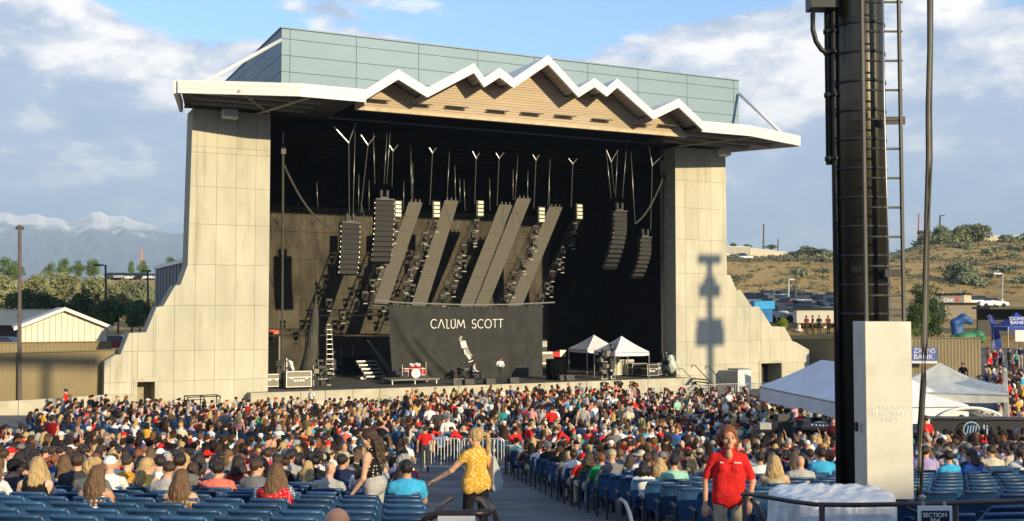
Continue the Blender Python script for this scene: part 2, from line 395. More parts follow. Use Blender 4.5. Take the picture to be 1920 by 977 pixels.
# ---------------------------------------------------------------- stage apron, deck, house
ap = thing('stage', (31.5, YA, 0), 'long low concrete stage front with dark deck on top', 'stage')
vj = [PZ(470, 737, DECK)[0]] + [PY(a, 725, YA)[0] for a in (564, 610, 662, 712, 780, 860, 940, 1020, 1100, 1164, 1215, 1281)] + [PY(1306, 709, YA)[0]]
for a, b in zip(vj[:-1], vj[1:]):
    MB().bb((a + .02, YA, -.2), (b - .02, YA + .3, DECK - .002)).build('concrete_panel', CONC2, ap)
MB().bb((vj[0] + .03, YA + .06, -.2), (vj[-1] - .03, YP + .0, DECK - .01)).build('apron_core', CORE, ap)
MB().bb((XL + .003, YA + .02, DECK), (XR - .003, YP + .3, DECK + .022)).bb((14.1, YP + 2.07, .2), (51.4, 82.9, DECK + .02)).bb((XL + .003, YP + .3, .1), (XR - .003, YP + 2.07, DECK + .021)).build('deck', DECKM, ap)
hs = thing('stage_house', (31.5, 76, 0), 'dark open stage house behind the proscenium with concrete back wall', 'building')
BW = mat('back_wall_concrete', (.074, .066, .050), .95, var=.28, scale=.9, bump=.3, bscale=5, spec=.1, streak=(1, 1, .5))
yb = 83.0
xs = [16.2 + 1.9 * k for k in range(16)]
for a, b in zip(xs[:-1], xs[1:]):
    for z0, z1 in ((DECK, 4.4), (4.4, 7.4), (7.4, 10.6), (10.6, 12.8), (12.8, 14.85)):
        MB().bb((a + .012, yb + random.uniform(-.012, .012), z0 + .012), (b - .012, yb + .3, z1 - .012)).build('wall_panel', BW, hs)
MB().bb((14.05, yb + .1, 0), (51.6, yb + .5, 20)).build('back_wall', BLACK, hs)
for x in (14.0, 51.4): MB().bb((x, YP + 2.1, 0), (x + .3, yb + .5, ZC + .5)).build('side_wall', BLACK, hs)
MB().bb((14.05, YW + .3, ZC + .55), (51.6, 84, ZC + .75)).build('ceiling', BLACK, hs)
MB().bb((14.3, YP + 2.07, ZC - .6), (XR + 4, YP + 2.3, ZC + .5)).build('header', BLACK, hs)
for k in range(7):
    MB().bb((14.35, 69.5 + 2 * k, 18.4), (XR + 4, 69.8 + 2 * k, 18.9)).build('roof_beam', BLACK, hs)
VELV = mat('black_velour', (.006, .006, .0065), 1, var=.3, scale=2, spec=0)
def drape(name, x0, x1, y, z0, z1, label, fold=.9, amp=.13):
    n = int((x1 - x0) / fold * 6)
    mb = MB().sheet(lambda u, v: (x0 + (x1 - x0) * u, y + amp * math.sin(u * n / 6 * 2 * math.pi) * (1.1 - .5 * v), z0 + (z1 - z0) * v), n, 3)
    return tag(mb.build(name, VELV, None, True), label, 'curtain')
drape('shade_drape', 14.4, 51.2, 82.7, 14.85, 19.6, 'wide black drape put in for shade across the top of the back wall')  # added black sheets, edged along the shadow line, deepen the shade on the wall
drape('shade_drape', 43.9, 51.2, 82.3, DECK + .03, 15.2, 'tall black drape put in for shade at the end of the back wall')
def drape_y(x, y0, y1, label):
    n = int((y1 - y0) / .9 * 6)
    mb = MB().sheet(lambda u, v: (x + .13 * math.sin(u * n / 6 * 2 * math.pi), y0 + (y1 - y0) * u, DECK + .03 + 16.8 * v), n, 2)
    tag(mb.build('shade_drape', VELV, None, True), label, 'curtain')
drape_y(XR + 1.5, 70.6, 82, 'black side drape added to darken the wing by the tents')  # added as well, blackens the shaded wing
# low side wing seen beside the buttress
wg = thing('side_building', (11.5, 77, 0), 'low dark grey flat roofed building behind the stepped buttress', 'building')
GRY = mat('grey_metal_cladding', (.13, .14, .16), .6, .2, var=.08)
MB().bb((11.12, 70.2, -.2), (14, 84.5, 9.7)).build('wall', GRY, wg); MB().bb((11.0, 70.1, 9.7), (14.2, 84.7, 9.95)).build('roof_edge', WHITE, wg)
for k in range(9): MB().bb((11.07, 71 + 1.5 * k, 0), (11.117, 71.08 + 1.5 * k, 9.65)).build('cladding_rib', GRY, wg)
# ---------------------------------------------------------------- fly tower: every panel its own piece
ft = thing('fly_tower', (36, 80, ZT), 'teal metal panelled fly tower above the white canopy', 'tower')
FX0, FX1, FY0, FY1, FZ = 17.04, 54.9, 70.0, 92.0, 25.44
MB().bb((FX0 + .05, FY0 + .05, ZC + .8), (FX1 - .05, FY1, FZ - .06)).build('tower_core', TEALJ, ft)
rows = [ZT - .2] + [PY(528, y, FY0)[2] for y in (133.5, 103, 72)] + [FZ - .02]
rows = [18.6 + 1.2] + rows[1:]
rows = sorted(set([19.6, 20.15] + [round(q, 2) for q in rows[1:]]))
vx = [FX0] + [PY(a, 120, FY0)[0] for a in (543.5, 668, 785, 896, 1002, 1102, 1196, 1288, 1375)] + [FX1]
g = .018
for i in range(len(vx) - 1):
    for j in range(len(rows) - 1):
        MB().bb((vx[i] + g, FY0 + random.uniform(-.004, .004), rows[j] + g), (vx[i + 1] - g, FY0 + .06, rows[j + 1] - g)).build('metal_panel', TEAL, ft)
vy = [FY0 + .003, 71, 74.6, 78.2, 81.8, 85.4, 89, 92]
for i in range(len(vy) - 1):
    for j in range(len(rows) - 1):
        MB().bb((FX0 + random.uniform(-.004, .004), vy[i] + g + .06 * (i == 0), rows[j] + g), (FX0 + .06, vy[i + 1] - g, rows[j + 1] - g)).build('metal_panel', TEAL, ft)
MB().bb((FX0 - .06, FY0 - .06, FZ + .0), (FX1 + .06, FY1, FZ + .09)).build('coping', TEAL, ft)
for a in (896, 1030, 1153, 700, 560):
    p = PY(a, 100, FY0 + 3); MB().tube([(p[0], FY0 + 3, FZ), (p[0], FY0 + 3, FZ + .75)], .03).build('lightning_rod', STEEL, ft)
# ---------------------------------------------------------------- canopy with the mountain shaped folded roof
cn = thing('canopy', (32.4, YC, ZC), 'white stage canopy folded into a mountain skyline with swept back wings', 'canopy')
TLx, KLx, KRx, TRx, YT = 9.43, 16.03, 49.06, 55.55, 63.4
zig = [(686, 166), (747, 130), (801.6, 164), (889, 118.5), (908, 145.5), (937, 127), (963, 147), (1028, 103), (1085, 165), (1115, 146), (1138, 164), (1157.5, 147), (1225, 207.5), (1272.6, 184.5), (1317, 227)]
zp = [PY(a, b, YC) for a, b in zig]; zp = [(p[0], p[2]) for p in zp]
zp[0] = (zp[0][0], ZT); zp[-1] = (zp[-1][0], ZT)
def band(mb, a, b, th, drop, zt=ZT, zb=ZC):
    (ax, ay), (bx, by) = a, b; L = math.hypot(bx - ax, by - ay); nx, ny = -(by - ay) / L, (bx - ax) / L
    if ny < 0: nx, ny = -nx, -ny
    pts = [(ax, ay), (bx, by), (bx + nx * th, by + ny * th), (ax + nx * th, ay + ny * th)]
    return mb.prism(pts, lambda p, s: (p[0], p[1], zb if s == 0 else zt))
segsL = [((TLx, YT), (KLx, YC)), ((KLx, YC + .001), (zp[0][0], YC + .001))]
segsR = [((zp[-1][0], YC + .001), (KRx, YC + .001)), ((KRx, YC), (TRx, YT))]
for a, b in segsL + segsR: band(MB(), a, b, .2, 0).build('fascia', WHITE, cn)
for a, b in segsL + segsR:
    for q in (.27, .52): band(MB(), (a[0], a[1] - .012), (b[0], b[1] - .012), .02, 0, ZC + q + .012, ZC + q).build('fascia_seam', SOFF, cn)
band(MB(), (TLx, YT + .21), (XOL - .2, YP + 1.6), .2, 0).build('fascia', WHITE, cn)
band(MB(), (TRx, YT + .21), (XOR + .2, YP + 1.6), .2, 0).build('fascia', WHITE, cn)
def plate(poly, z0, z1, name, m):
    MB().prism(poly, lambda p, s: (p[0], p[1], z0 if s == 0 else z1)).build(name, m, cn)
pl = [(TLx + .2, YT + .2), (KLx, YC + .22), (zp[0][0], YC + .22), (zp[0][0], 69.95), (XOL - .1, 69.95), (XOL - .1, YP + 1.5)]
pr = [(zp[-1][0], YC + .22), (KRx, YC + .22), (TRx - .2, YT + .2), (XOR + .1, YP + 1.5), (XOR + .1, 69.95), (zp[-1][0], 69.95)]
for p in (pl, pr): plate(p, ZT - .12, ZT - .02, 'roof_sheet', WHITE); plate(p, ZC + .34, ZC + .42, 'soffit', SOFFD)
for sgn, x0, x1 in ((1, TLx, XL + 3), (-1, TRx, XR - 3)):
    for k in range(3):
        y = YC + 2.4 + 1.7 * k; MB().bb((min(x0, x1) + .9 + .25 * k, y, ZC + .12), (max(x0, x1) - .9, y + .12, ZC + .33)).build('purlin', SOFF, cn)
MB().tube([(XL - 3.2, YC + 1, ZC + .2), (XL - .2, YP - .3, ZC + .05)], .11, 4).tube([(XL + 1.2, YC + .4, ZC + .22), (XL - .9, YP - .2, ZC - .05)], .1, 4).build('brace', SOFF, cn)
MB().tube([(XR + 3.2, YC + 1, ZC + .2), (XR + .2, YP - .3, ZC + .05)], .11, 4).build('brace', SOFF, cn)
TH = .62
for i in range(len(zp) - 1):
    a, b = zp[i], zp[i + 1]
    e = .0015 * (i % 2)
    MB().prism([a, b, (b[0], b[1] - TH), (a[0], a[1] - TH)], lambda p, s: (p[0], YC + e + s * .22, p[1])).build('fascia', WHITE, cn)
    MB().prism([(a[0], a[1] - .02), (b[0], b[1] - .02), (b[0], b[1] - .14), (a[0], a[1] - .14)], lambda p, s: (p[0], YC + .23 + e + s * 8.6, p[1])).build('roof_plate', WHITE, cn)
    q = MB(); n = max(3, int(math.hypot(b[0] - a[0], b[1] - a[1]) / .3))
    for k in range(n):
        t0, t1 = (k + .12) / n, (k + .72) / n
        p0 = (a[0] + (b[0] - a[0]) * t0, a[1] + (b[1] - a[1]) * t0 - .145); p1 = (a[0] + (b[0] - a[0]) * t1, a[1] + (b[1] - a[1]) * t1 - .145)
        q.prism([p0, p1, (p1[0], p1[1] - .07), (p0[0], p0[1] - .07)], lambda p, s: (p[0], YC + .24 + s * 2.2, p[1]))
    tag(q.build('soffit_ribs', SOFF, cn), kind='stuff')
# siding wall below the folds
zw = 19.27
top = [(x, z - TH * .55) for x, z in zp]; top[0] = (zp[0][0], zw + .02); top[-1] = (zp[-1][0], zw + .02)
wall = [(zp[0][0], zw)] + [(x, max(z, zw + .03)) for x, z in top] + [(zp[-1][0], zw)]
MB().prism(wall, lambda p, s: (p[0], YW + .05 + s * .2, p[1])).build('siding_backing', CORE, cn)
q = MB(); z = zw
def spans(zq):
    out = []
    for (x0, z0), (x1, z1) in zip(wall[:-1], wall[1:]):
        if (z0 - zq) * (z1 - zq) < 0: out.append(x0 + (x1 - x0) * (zq - z0) / (z1 - z0))
    return sorted(out)
while z < 25:
    sp = spans(z + .08)
    for a, b in zip(sp[::2], sp[1::2]):
        if b - a > .1: q.add([(a, YW - .012, z), (b, YW - .012, z), (b, YW + .03, z + .172), (a, YW + .03, z + .172), (a, YW + .05, z), (b, YW + .05, z)], [(0, 1, 2, 3), (0, 4, 5, 1)])
    z += .172
tag(q.build('lap_siding', WOOD, cn), kind='stuff')
MB().bb((zp[0][0], YW - .03, zw - .2), (zp[-1][0], YW + .25, zw - .003)).build('sill_trim', mat('tan_trim', (.52, .42, .27), .7), cn)
MB().bb((zp[0][0] - .02, YC + .23, ZC - .12), (zp[0][0] + .1, YW + .2, ZC + .3)).build('end_trim', SOFF, cn)
for a, b in ((713, 187), (792, 195), (860, 200), (867 + 70, 207), (1001, 212), (1064, 217), (1133, 224), (1205, 233), (1257, 235)):
    p = PY(a, b, YW - .5); t = thing('awning_frame', p, 'thin steel awning frame standing out from the tan siding', 'awning', 'awning frames in a row on the siding')
    w = .72
    MB().tube([p + Vector((-w, 0, 0)), p + Vector((w, 0, 0))], .035, 4).build('front_bar', STEEL, t)
    for s in (-w, w): MB().tube([p + Vector((s, 0, 0)), p + Vector((s, .48, .1))], .03, 4).build('arm', STEEL, t)
    MB().box(p + Vector((0, .24, .065)), (1.3, .34, .02), rx=.2).build('louvre', SOFF, t)
names = ['third', 'first']
for k, o in enumerate([o for o in COL.objects if o.name.startswith('awning_frame')]):
    o['label'] = 'thin steel awning frame on the tan siding, %s counted from the fence side' % ['first', 'second', 'third', 'fourth', 'fifth', 'sixth', 'seventh', 'eighth', 'ninth'][k]
for (a, b, lab) in ((((375, 150), YT + 1.0), ((527, 75), FY0 - .15), 'slanting white tie rod from canopy tip to the shaded tower corner'), (((1473, 247), YT + 1.0), ((1386, 176), FY0 - .15), 'slanting white tie rod from canopy tip to the sunlit tower end')):
    p, q = PY(*a[0], a[1]), PY(*b[0], b[1]); p.z = ZT; o = MB().tube([p, q], .13, 8).tube([p + Vector((0, 0, -.05)), p + Vector((0, 0, .2))], .2, 8).build('tie_rod', WHITE, None, True)
    tag(o, lab, 'tie rod')

# ---------------------------------------------------------------- the evening haze that veils the far mountains
def haze_box():
    o = MB().bb((-14800, -14800, -130), (14800, 14800, 885)).build('haze', None); m = bpy.data.materials.new('haze_air'); m.use_nodes = True; t = m.node_tree; t.nodes.clear()
    v = N(t, 'ShaderNodeVolumePrincipled'); v.inputs['Color'].default_value = (.56, .75, 1.0, 1); v.inputs['Density'].default_value = HAZE; v.inputs['Anisotropy'].default_value = 0
    mo = N(t, 'ShaderNodeOutputMaterial'); t.links.new(v.outputs[0], mo.inputs['Volume']); o.data.materials.append(m); tag(o, kind='stuff')
HAZE = 1.6e-4
haze_box()
# ================================================================ PEOPLE: bodies grown as one continuous surface from a posed skeleton
SKIN, TOP, SLV, FORE, PANT, SHIN, SHOE = range(7)
def A3(*p): return np.array(p, float)
def sd_prim(P, p):
    if p[0] == 'c':
        _, a, ra, b, rb = p[:5]; ab = b - a; L = ab @ ab
        t = np.clip(((P - a) @ ab) / L, 0, 1) if L > 0 else np.zeros(P.shape[:-1])
        return np.linalg.norm(P - (a + t[..., None] * ab), axis=-1) - (ra + (rb - ra) * t)
    _, c, r, rot = p[:4]
    q = (P - c) @ rot if rot is not None else P - c
    k0 = np.linalg.norm(q / r, axis=-1); k1 = np.linalg.norm(q / (r * r), axis=-1)
    return k0 * (k0 - 1) / np.maximum(k1, 1e-6)
def smin(a, b, k):
    h = np.clip(.5 + .5 * (b - a) / k, 0, 1); return b + (a - b) * h - k * h * (1 - h)
def nets(F, lo, vox):
    """surface of F < 0 on a grid as quads"""
    s = F < 0
    c = [s[i:i - 1 or None, j:j - 1 or None, k:k - 1 or None] for i in (0, 1) for j in (0, 1) for k in (0, 1)]
    tot = sum(x.astype(np.int8) for x in c); act = (tot > 0) & (tot < 8)
    idx = -np.ones(act.shape, int); ii = np.argwhere(act); idx[act] = np.arange(len(ii))
    acc = np.zeros((len(ii), 3)); cnt = np.zeros(len(ii))
    cor = [(i, j, k) for i in (0, 1) for j in (0, 1) for k in (0, 1)]
    val = {q: F[ii[:, 0] + q[0], ii[:, 1] + q[1], ii[:, 2] + q[2]] for q in cor}
    for q in cor:
        for ax in range(3):
            if q[ax] == 0:
                w = list(q); w[ax] = 1; w = tuple(w); a, b = val[q], val[w]; m = (a < 0) != (b < 0)
                t = np.where(m, a / np.where(m, a - b, 1), 0)
                pt = np.tile(np.array(q, float), (len(ii), 1)); pt[:, ax] += t
                acc[m] += pt[m]; cnt[m] += 1
    V = lo + (ii + acc / np.maximum(cnt, 1)[:, None]) * vox
    fs = []
    for ax in range(3):
        o = [x for x in range(3) if x != ax]
        a = np.take(s, range(s.shape[ax] - 1), ax); b = np.take(s, range(1, s.shape[ax]), ax)
        e = np.argwhere(a != b); ok = (e[:, o[0]] > 0) & (e[:, o[1]] > 0) & (e[:, o[0]] < act.shape[o[0]]) & (e[:, o[1]] < act.shape[o[1]])
        e = e[ok]
        def at(d0, d1):
            q = e.copy(); q[:, o[0]] += d0; q[:, o[1]] += d1; return idx[q[:, 0], q[:, 1], q[:, 2]]
        quad = np.stack([at(-1, -1), at(0, -1), at(0, 0), at(-1, 0)], 1)
        flip = a[e[:, 0], e[:, 1], e[:, 2]]
        if ax == 1: flip = ~flip
        quad[~flip] = quad[~flip][:, ::-1]; fs.append(quad)
    Q = np.concatenate(fs); Q = Q[(Q >= 0).all(1)]
    return V, Q
def solid(prims, vox, noise=None, cuts=()):
    los, his = [], []
    for p in prims:
        if p[0] == 'c':
            r = max(p[2], p[4]); los += [p[1] - r, p[3] - r]; his += [p[1] + r, p[3] + r]
        else: m = p[2].max(); los.append(p[1] - m); his.append(p[1] + m)
    lo = np.min(los, 0) - 2.5 * vox - .01; hi = np.max(his, 0) + 2.5 * vox + .01
    n = np.ceil((hi - lo) / vox).astype(int) + 1
    g = np.stack(np.meshgrid(*[np.arange(q) for q in n], indexing='ij'), -1) * vox + lo
    F = np.full(tuple(n), 9.)
    for p in prims:
        # only touch the box round the primitive
        if p[0] == 'c': r = max(p[2], p[4]); a, b = np.minimum(p[1], p[3]) - r, np.maximum(p[1], p[3]) + r
        else: m = p[2].max(); a, b = p[1] - m, p[1] + m
        i0 = np.maximum(((a - lo - .09) / vox).astype(int), 0); i1 = np.minimum(((b - lo + .09) / vox).astype(int) + 2, n)
        sl = tuple(slice(x, y) for x, y in zip(i0, i1))
        F[sl] = smin(F[sl], sd_prim(g[sl], p), p[-1])
    for c in cuts: F = np.maximum(F, -sd_prim(g, c))
    if noise: F = F + noise(g)
    V, Q = nets(F, lo, vox)
    return V, Q
def zones(V, Q, prims):
    C = V[Q].mean(1); D = np.stack([sd_prim(C, p) for p in prims], 1)
    return np.array([p[-2] for p in prims])[D.argmin(1)]
def C_(a, ra, b, rb, z, k=.03): return ('c', np.asarray(a, float), ra, np.asarray(b, float), rb, z, k)
def E_(c, r, z, k=.03, rot=None): return ('e', np.asarray(c, float), np.asarray(r, float), rot, z, k)
def rotm(yaw=0, pit=0):
    return np.array(Matrix.Rotation(yaw, 3, 'Z') @ Matrix.Rotation(pit, 3, 'X'))
def head_prims(h, M, fine):
    f = lambda *p: h + M @ A3(*p)
    out = [E_(f(0, -.012, .02), (.076, .095, .098), SKIN, .02, M), E_(f(0, .026, -.045), (.057, .066, .072), SKIN, .03, M)]
    out += [E_(f(s * .077, -.008, -.012), (.010, .022, .033), SKIN, .006, M) for s in (-1, 1)]
    out += [C_(f(0, .092, .0), .011, f(0, .106, -.032), .016, SKIN, .014)]
    if fine:
        out += [C_(f(-.045, .078, .018), .012, f(.045, .078, .018), .012, SKIN, .02), E_(f(0, .075, -.092), (.026, .022, .02), SKIN, .02, M),
                C_(f(-.02, .088, -.058), .008, f(.02, .088, -.058), .008, SKIN, .01), E_(f(-.045, .06, -.03), (.026, .026, .026), SKIN, .02, M), E_(f(.045, .06, -.03), (.026, .026, .026), SKIN, .02, M)]
    return out
def hand_prims(w, d, up, side, fine, curl=.5, scale=1.):
    """w wrist, d pointing direction, up back of the hand, side = direction of the thumb"""
    d = d / np.linalg.norm(d); up = up - d * (up @ d); up /= np.linalg.norm(up); th = np.cross(d, up); th = th if th @ side > 0 else -th
    s = scale; c = w + d * .05 * s; M = np.stack([th, d, up], 1)
    out = [E_(c, (.042 * s, .052 * s, .017 * s), SKIN, .012, M)]
    if fine:
        for k, L in enumerate((.072, .082, .076, .058)):
            b = w + d * .088 * s + th * (.031 - .021 * k) * s
            m = b + (d * math.cos(curl * .6) - up * math.sin(curl * .6)) * L * .5 * s
            e = m + (d * math.cos(curl * 1.7) - up * math.sin(curl * 1.7)) * L * .5 * s
            out += [C_(b - d * .02, .0105 * s, m, .0095 * s, SKIN, .004), C_(m, .0095 * s, e, .008 * s, SKIN, .004)]
        b = w + d * .03 * s + th * .036 * s; m = b + (d * .6 + th * .7 - up * .25) * .045 * s; e = m + (d * .9 + th * .25 - up * .3) * .034 * s
        out += [C_(b, .014 * s, m, .0115 * s, SKIN, .008), C_(m, .0115 * s, e, .009 * s, SKIN, .004)]
    else:
        out += [E_(w + d * .115 * s - up * .01, (.036 * s, .045 * s, .012 * s), SKIN, .015, M), C_(w + d * .03 * s + th * .035, .014, w + d * .08 * s + th * .062, .011, SKIN, .01)]
    return out
def body(J, fem=False, fine=False, bulk=1., sleeve=.55, skirt=None, shorts=False, top_hem=0.):
    """J: joints. Returns primitives of one continuous figure."""
    pel, che, nek, hed = [np.asarray(J[k], float) for k in ('pelvis', 'chest', 'neck', 'head')]
    M = rotm(J.get('hyaw', 0), J.get('hpit', 0)); T = rotm(J.get('tyaw', 0), J.get('tpit', 0))
    b = bulk; P = []
    mid = (pel + che) / 2
    hipw = (.175 if fem else .165) * b; wa = (.125 if fem else .15) * b; ch = (.150 if fem else .172) * b
    P += [E_(pel, (hipw, .125 * b, .125), TOP if top_hem else PANT, .04, T), E_(mid, (wa, .10 * b, .19), TOP, .06, T), E_(che, (ch, .112 * b, .165), TOP, .06, T)]
    shw = np.linalg.norm(np.asarray(J['shR']) - np.asarray(J['shL'])) / 2
    sc = (np.asarray(J['shR']) + np.asarray(J['shL'])) / 2
    P += [C_(sc + (np.asarray(J['shL']) - sc) * .62, .058 * b, sc + (np.asarray(J['shR']) - sc) * .62, .058 * b, TOP, .05)]
    if fem: P += [E_(che + T @ A3(s * .066, .085, -.01), (.062, .055, .06), TOP, .03, T) for s in (-1, 1)]
    P += [C_(nek, .056 if not fem else .048, hed - A3(0, .01, .05), .052 if not fem else .044, SKIN, .03)]
    P += [C_(sc + A3(0, 0, .02), .075, nek + A3(0, 0, -.01), .055, TOP, .03)]
    P += head_prims(hed, M, fine)
    for s in 'LR':
        sh, el, wr = [np.asarray(J[k + s], float) for k in ('sh', 'el', 'ha')]
        cut = sh + (el - sh) * sleeve
        ru = (.052 if not fem else .045) * b; re = (.040 if not fem else .034)
        P += [C_(sc + A3(0, 0, .035), .05 * b, sh + (sc - sh) * .12, .04 * b, TOP, .04), C_(sh, ru + .004, cut, ru + .005, SLV, .03), C_(cut, ru - .002, el, re, FORE, .012), C_(el, re, wr, .026 if not fem else .023, FORE, .02)]
        d = wr - el; d = np.asarray(J.get('hd' + s, d), float)
        P += hand_prims(wr, d, np.asarray(J.get('hu' + s, (0, .2, 1)), float), np.asarray(J.get('ht' + s, (-1 if s == 'R' else 1, .2, .2)), float), fine, J.get('curl', .5), .95 if fem else 1.05)
        if 'kn' + s in J:
            hp, kn, an = [np.asarray(J[k + s], float) for k in ('hp', 'kn', 'an')]
            P += [C_(hp, .088 * b, kn, .058, PANT, .03), C_(kn, .056, an, .040, SKIN if shorts else SHIN, .02)]
            fd = np.asarray(J.get('ft' + s, (0, 1, 0)), float)
            P += [C_(an - A3(0, 0, .035) - fd * .04, .038, an - A3(0, 0, .055) + fd * .15, .030, SHOE, .02)]
    if skirt: P += skirt
    return P
def lr(**kw):
    """mirror helper: joints given for the right side (+x)"""
    J = {}
    for k, v in kw.items():
        if k.endswith('_'): J[k[:-1] + 'R'] = v; J[k[:-1] + 'L'] = (-v[0], v[1], v[2])
        else: J[k] = v
    return J
def seated(fem=False, yaw=0, lean=0., pit=0., **kw):
    s = .96 if fem else 1.
    J = lr(pelvis=(0, -.02, .53), chest=(0, -.05 + lean, .86 * s), neck=(0, -.04 + lean * 1.2, 1.01 * s), head=(0, -.005 + lean * 1.4, 1.135 * s), hyaw=yaw, hpit=pit, tpit=lean * -1.2,
           sh_=(.16 if fem else .188, -.05 + lean * 1.1, .925 * s), el_=(.215 if fem else .25, .06 + lean * .5, .70 * s), ha_=(.10, .27, .62), hp_=(.09, .0, .51), kn_=(.12, .43, .51), an_=(.12, .46, .11))
    J.update(kw); return J
def standing(fem=False, yaw=0, h=1.0, **kw):
    w = .165 if fem else .195
    J = lr(pelvis=(0, 0, .95 * h), chest=(0, -.015, 1.26 * h), neck=(0, -.01, 1.44 * h), head=(0, .02, 1.575 * h), hyaw=yaw,
           sh_=(w - .006, -.015, 1.352 * h), el_=(w + .075, -.03, 1.10 * h), ha_=(w + .085, .06, .85 * h), hp_=(.09, 0, .92 * h), kn_=(.10, .02, .50 * h), an_=(.11, -.02, .085))
    J.update(kw); return J
def make_template(name, J, vox, zmin=None, **kw):
    P = body(J, **kw); V, Q = solid(P, vox); z = zones(V, Q, P)
    return dict(name=name, V=V, Q=Q, z=z, head=A3(*J['head']), hyaw=J.get('hyaw', 0), hpit=J.get('hpit', 0))
def tmesh(T, name='person'):
    me = bpy.data.meshes.new(name); me.from_pydata(T['V'].tolist(), [], T['Q'].tolist())
    me.polygons.foreach_set('material_index', T['z'].astype(int).tolist()); me.polygons.foreach_set('use_smooth', [True] * len(me.polygons)); me.update()
    return me
# ---------------------------------------------------------------- hair, all about the centre of the head
def hair_noise(a, f=70.):
    def fn(g):
        th = np.arctan2(g[..., 0], -g[..., 1] + .03) + .35 * np.sin(g[..., 2] * 14 + 1) * .3
        return a * .55 * (np.sin(th * f * .33 + 1.3 * np.sin(g[..., 2] * 17)) + .7 * np.sin(th * f * .61 + 2 + .8 * np.sin(g[..., 2] * 31)))
    return fn
def wave(kind, seed=0):
    rng = np.random.RandomState(seed); I = None
    cap = [E_((0, -.014, .034), (.087, .106, .102), 0, .02)]
    face = [E_((0, .105, -.02), (.075, .08, .085), 0, .02), E_((0, .05, -.15), (.12, .14, .085), 0, .02)]
    if kind == 'short': return cap, face + [E_((0, -.02, -.13), (.14, .16, .075), 0, .02)], .006
    if kind == 'crop': return [E_((0, -.014, .032), (.081, .100, .094), 0, .02)], face + [E_((0, -.02, -.12), (.14, .16, .075), 0, .02)], .003
    if kind == 'bald': return [C_((.068, -.03, -.01), .011, (.03, -.09, -.02), .014, 0), C_((-.068, -.03, -.01), .011, (-.03, -.09, -.02), .014, 0), C_((-.03, -.09, -.02), .014, (.03, -.09, -.02), .014, 0)], [], .002
    if kind == 'layered': face = [E_((0, .115, .0), (.078, .085, .092), 0, .02), E_((0, .06, -.15), (.10, .13, .085), 0, .02)]
    out = list(cap)
    def locks(n, z1, spread, r=.026, wavy=.0, back=-.09):
        for k in range(n):
            a = -1.25 + 2.5 * k / max(n - 1, 1); p = A3(math.sin(a) * .075, -math.cos(a) * .088, .02)
            q = A3(math.sin(a) * spread, back * math.cos(a) - .03, z1 + rng.uniform(-.05, .05)); m = (p + q) / 2 + A3(math.sin(a) * .02, -.025, 0)
            pts = [p, (p + m) / 2 + A3(0, -.01, 0), m, (m + q) / 2, q]
            for i in range(4):
                j0 = A3(rng.uniform(-1, 1), rng.uniform(-1, .3), 0) * wavy
                pts[i + 1] = pts[i + 1] + j0
            rs = [r, r * 1.1, r * 1.05, r * .9, r * .5]
            for i in range(4): out.append(C_(pts[i], rs[i], pts[i + 1], rs[i + 1], 0, .012))
    if kind == 'long': locks(11, -.27, .105, .028)
    if kind == 'wavy': locks(13, -.30, .125, .027, .02)
    if kind == 'verylong': locks(13, -.40, .12, .028, .012)
    if kind == 'bob': locks(13, -.125, .095, .026, .004)
    if kind == 'curly':
        for k in range(34):
            a, b = rng.uniform(-2.2, 2.2), rng.uniform(-.9, 1.3)
            c = A3(math.sin(a) * math.cos(b) * .10, -math.cos(a) * math.cos(b) * .11 - .01, math.sin(b) * .11 + .01)
            out.append(E_(c, (.036, .036, .04), 0, .012))
    if kind == 'ponytail':
        out += [E_((0, -.125, .045), (.022, .022, .022), 0, .01)]
        p = A3(0, -.13, .05)
        for q, r in (((0, -.165, .03), .03), ((.01, -.18, -.05), .034), ((.015, -.17, -.15), .028), ((.02, -.16, -.23), .012)):
            out.append(C_(p, .024 if r > .02 else .02, A3(*q), r, 0, .02)); p = A3(*q)
    if kind == 'layered':
        out[0] = E_((0, -.016, .036), (.094, .113, .108), 0, .02); locks(15, -.075, .088, .028, .010)
    if kind == 'bun': out += [E_((0, -.09, .125), (.05, .05, .045), 0, .015)]
    return out, face, .006
CLOTHM = {}
HAIRK = ['short', 'crop', 'bald', 'long', 'wavy', 'verylong', 'bob', 'curly', 'ponytail', 'bun']
HAIRM = {}
def hair_data(kind, vox=.013):
    pr, cuts, a = wave(kind, 3); return solid(pr, vox, hair_noise(a), cuts)
def hair_mesh(kind, vox=.013):
    if (kind, vox) not in HAIRM:
        V, Q = hair_data(kind, vox); me = bpy.data.meshes.new('hair'); me.from_pydata(V.tolist(), [], Q.tolist())
        me.polygons.foreach_set('use_smooth', [True] * len(me.polygons)); me.update(); HAIRM[kind, vox] = me
    return HAIRM[kind, vox]
def cap_mesh(kind):
    if kind not in HAIRM:
        if kind == 'cap':
            V, Q = solid([E_((0, -.012, .045), (.09, .108, .092), 0, .02), E_((0, .12, .045), (.075, .085, .012), 0, .015)], .012, None, [E_((0, 0, -.085), (.2, .25, .115), 0, .02)])
        else:
            V, Q = solid([E_((0, -.012, .05), (.09, .108, .09), 0, .02), E_((0, 0, .045), (.19, .21, .016), 0, .02)], .014, None, [E_((0, 0, -.085), (.14, .16, .11), 0, .02)])
        me = bpy.data.meshes.new('hat'); me.from_pydata(V.tolist(), [], Q.tolist()); me.polygons.foreach_set('use_smooth', [True] * len(me.polygons)); me.update(); HAIRM[kind] = me
    return HAIRM[kind]
HAIRC = {'brown': (.048, .024, .011), 'dark brown': (.020, .011, .007), 'black': (.012, .009, .008), 'blond': (.46, .31, .13), 'light brown': (.13, .068, .028), 'grey': (.34, .32, .29), 'auburn': (.20, .07, .025)}
SKINC = {'a': (.60, .34, .22), 'b': (.52, .27, .16), 'c': (.38, .19, .105), 'd': (.66, .42, .30)}
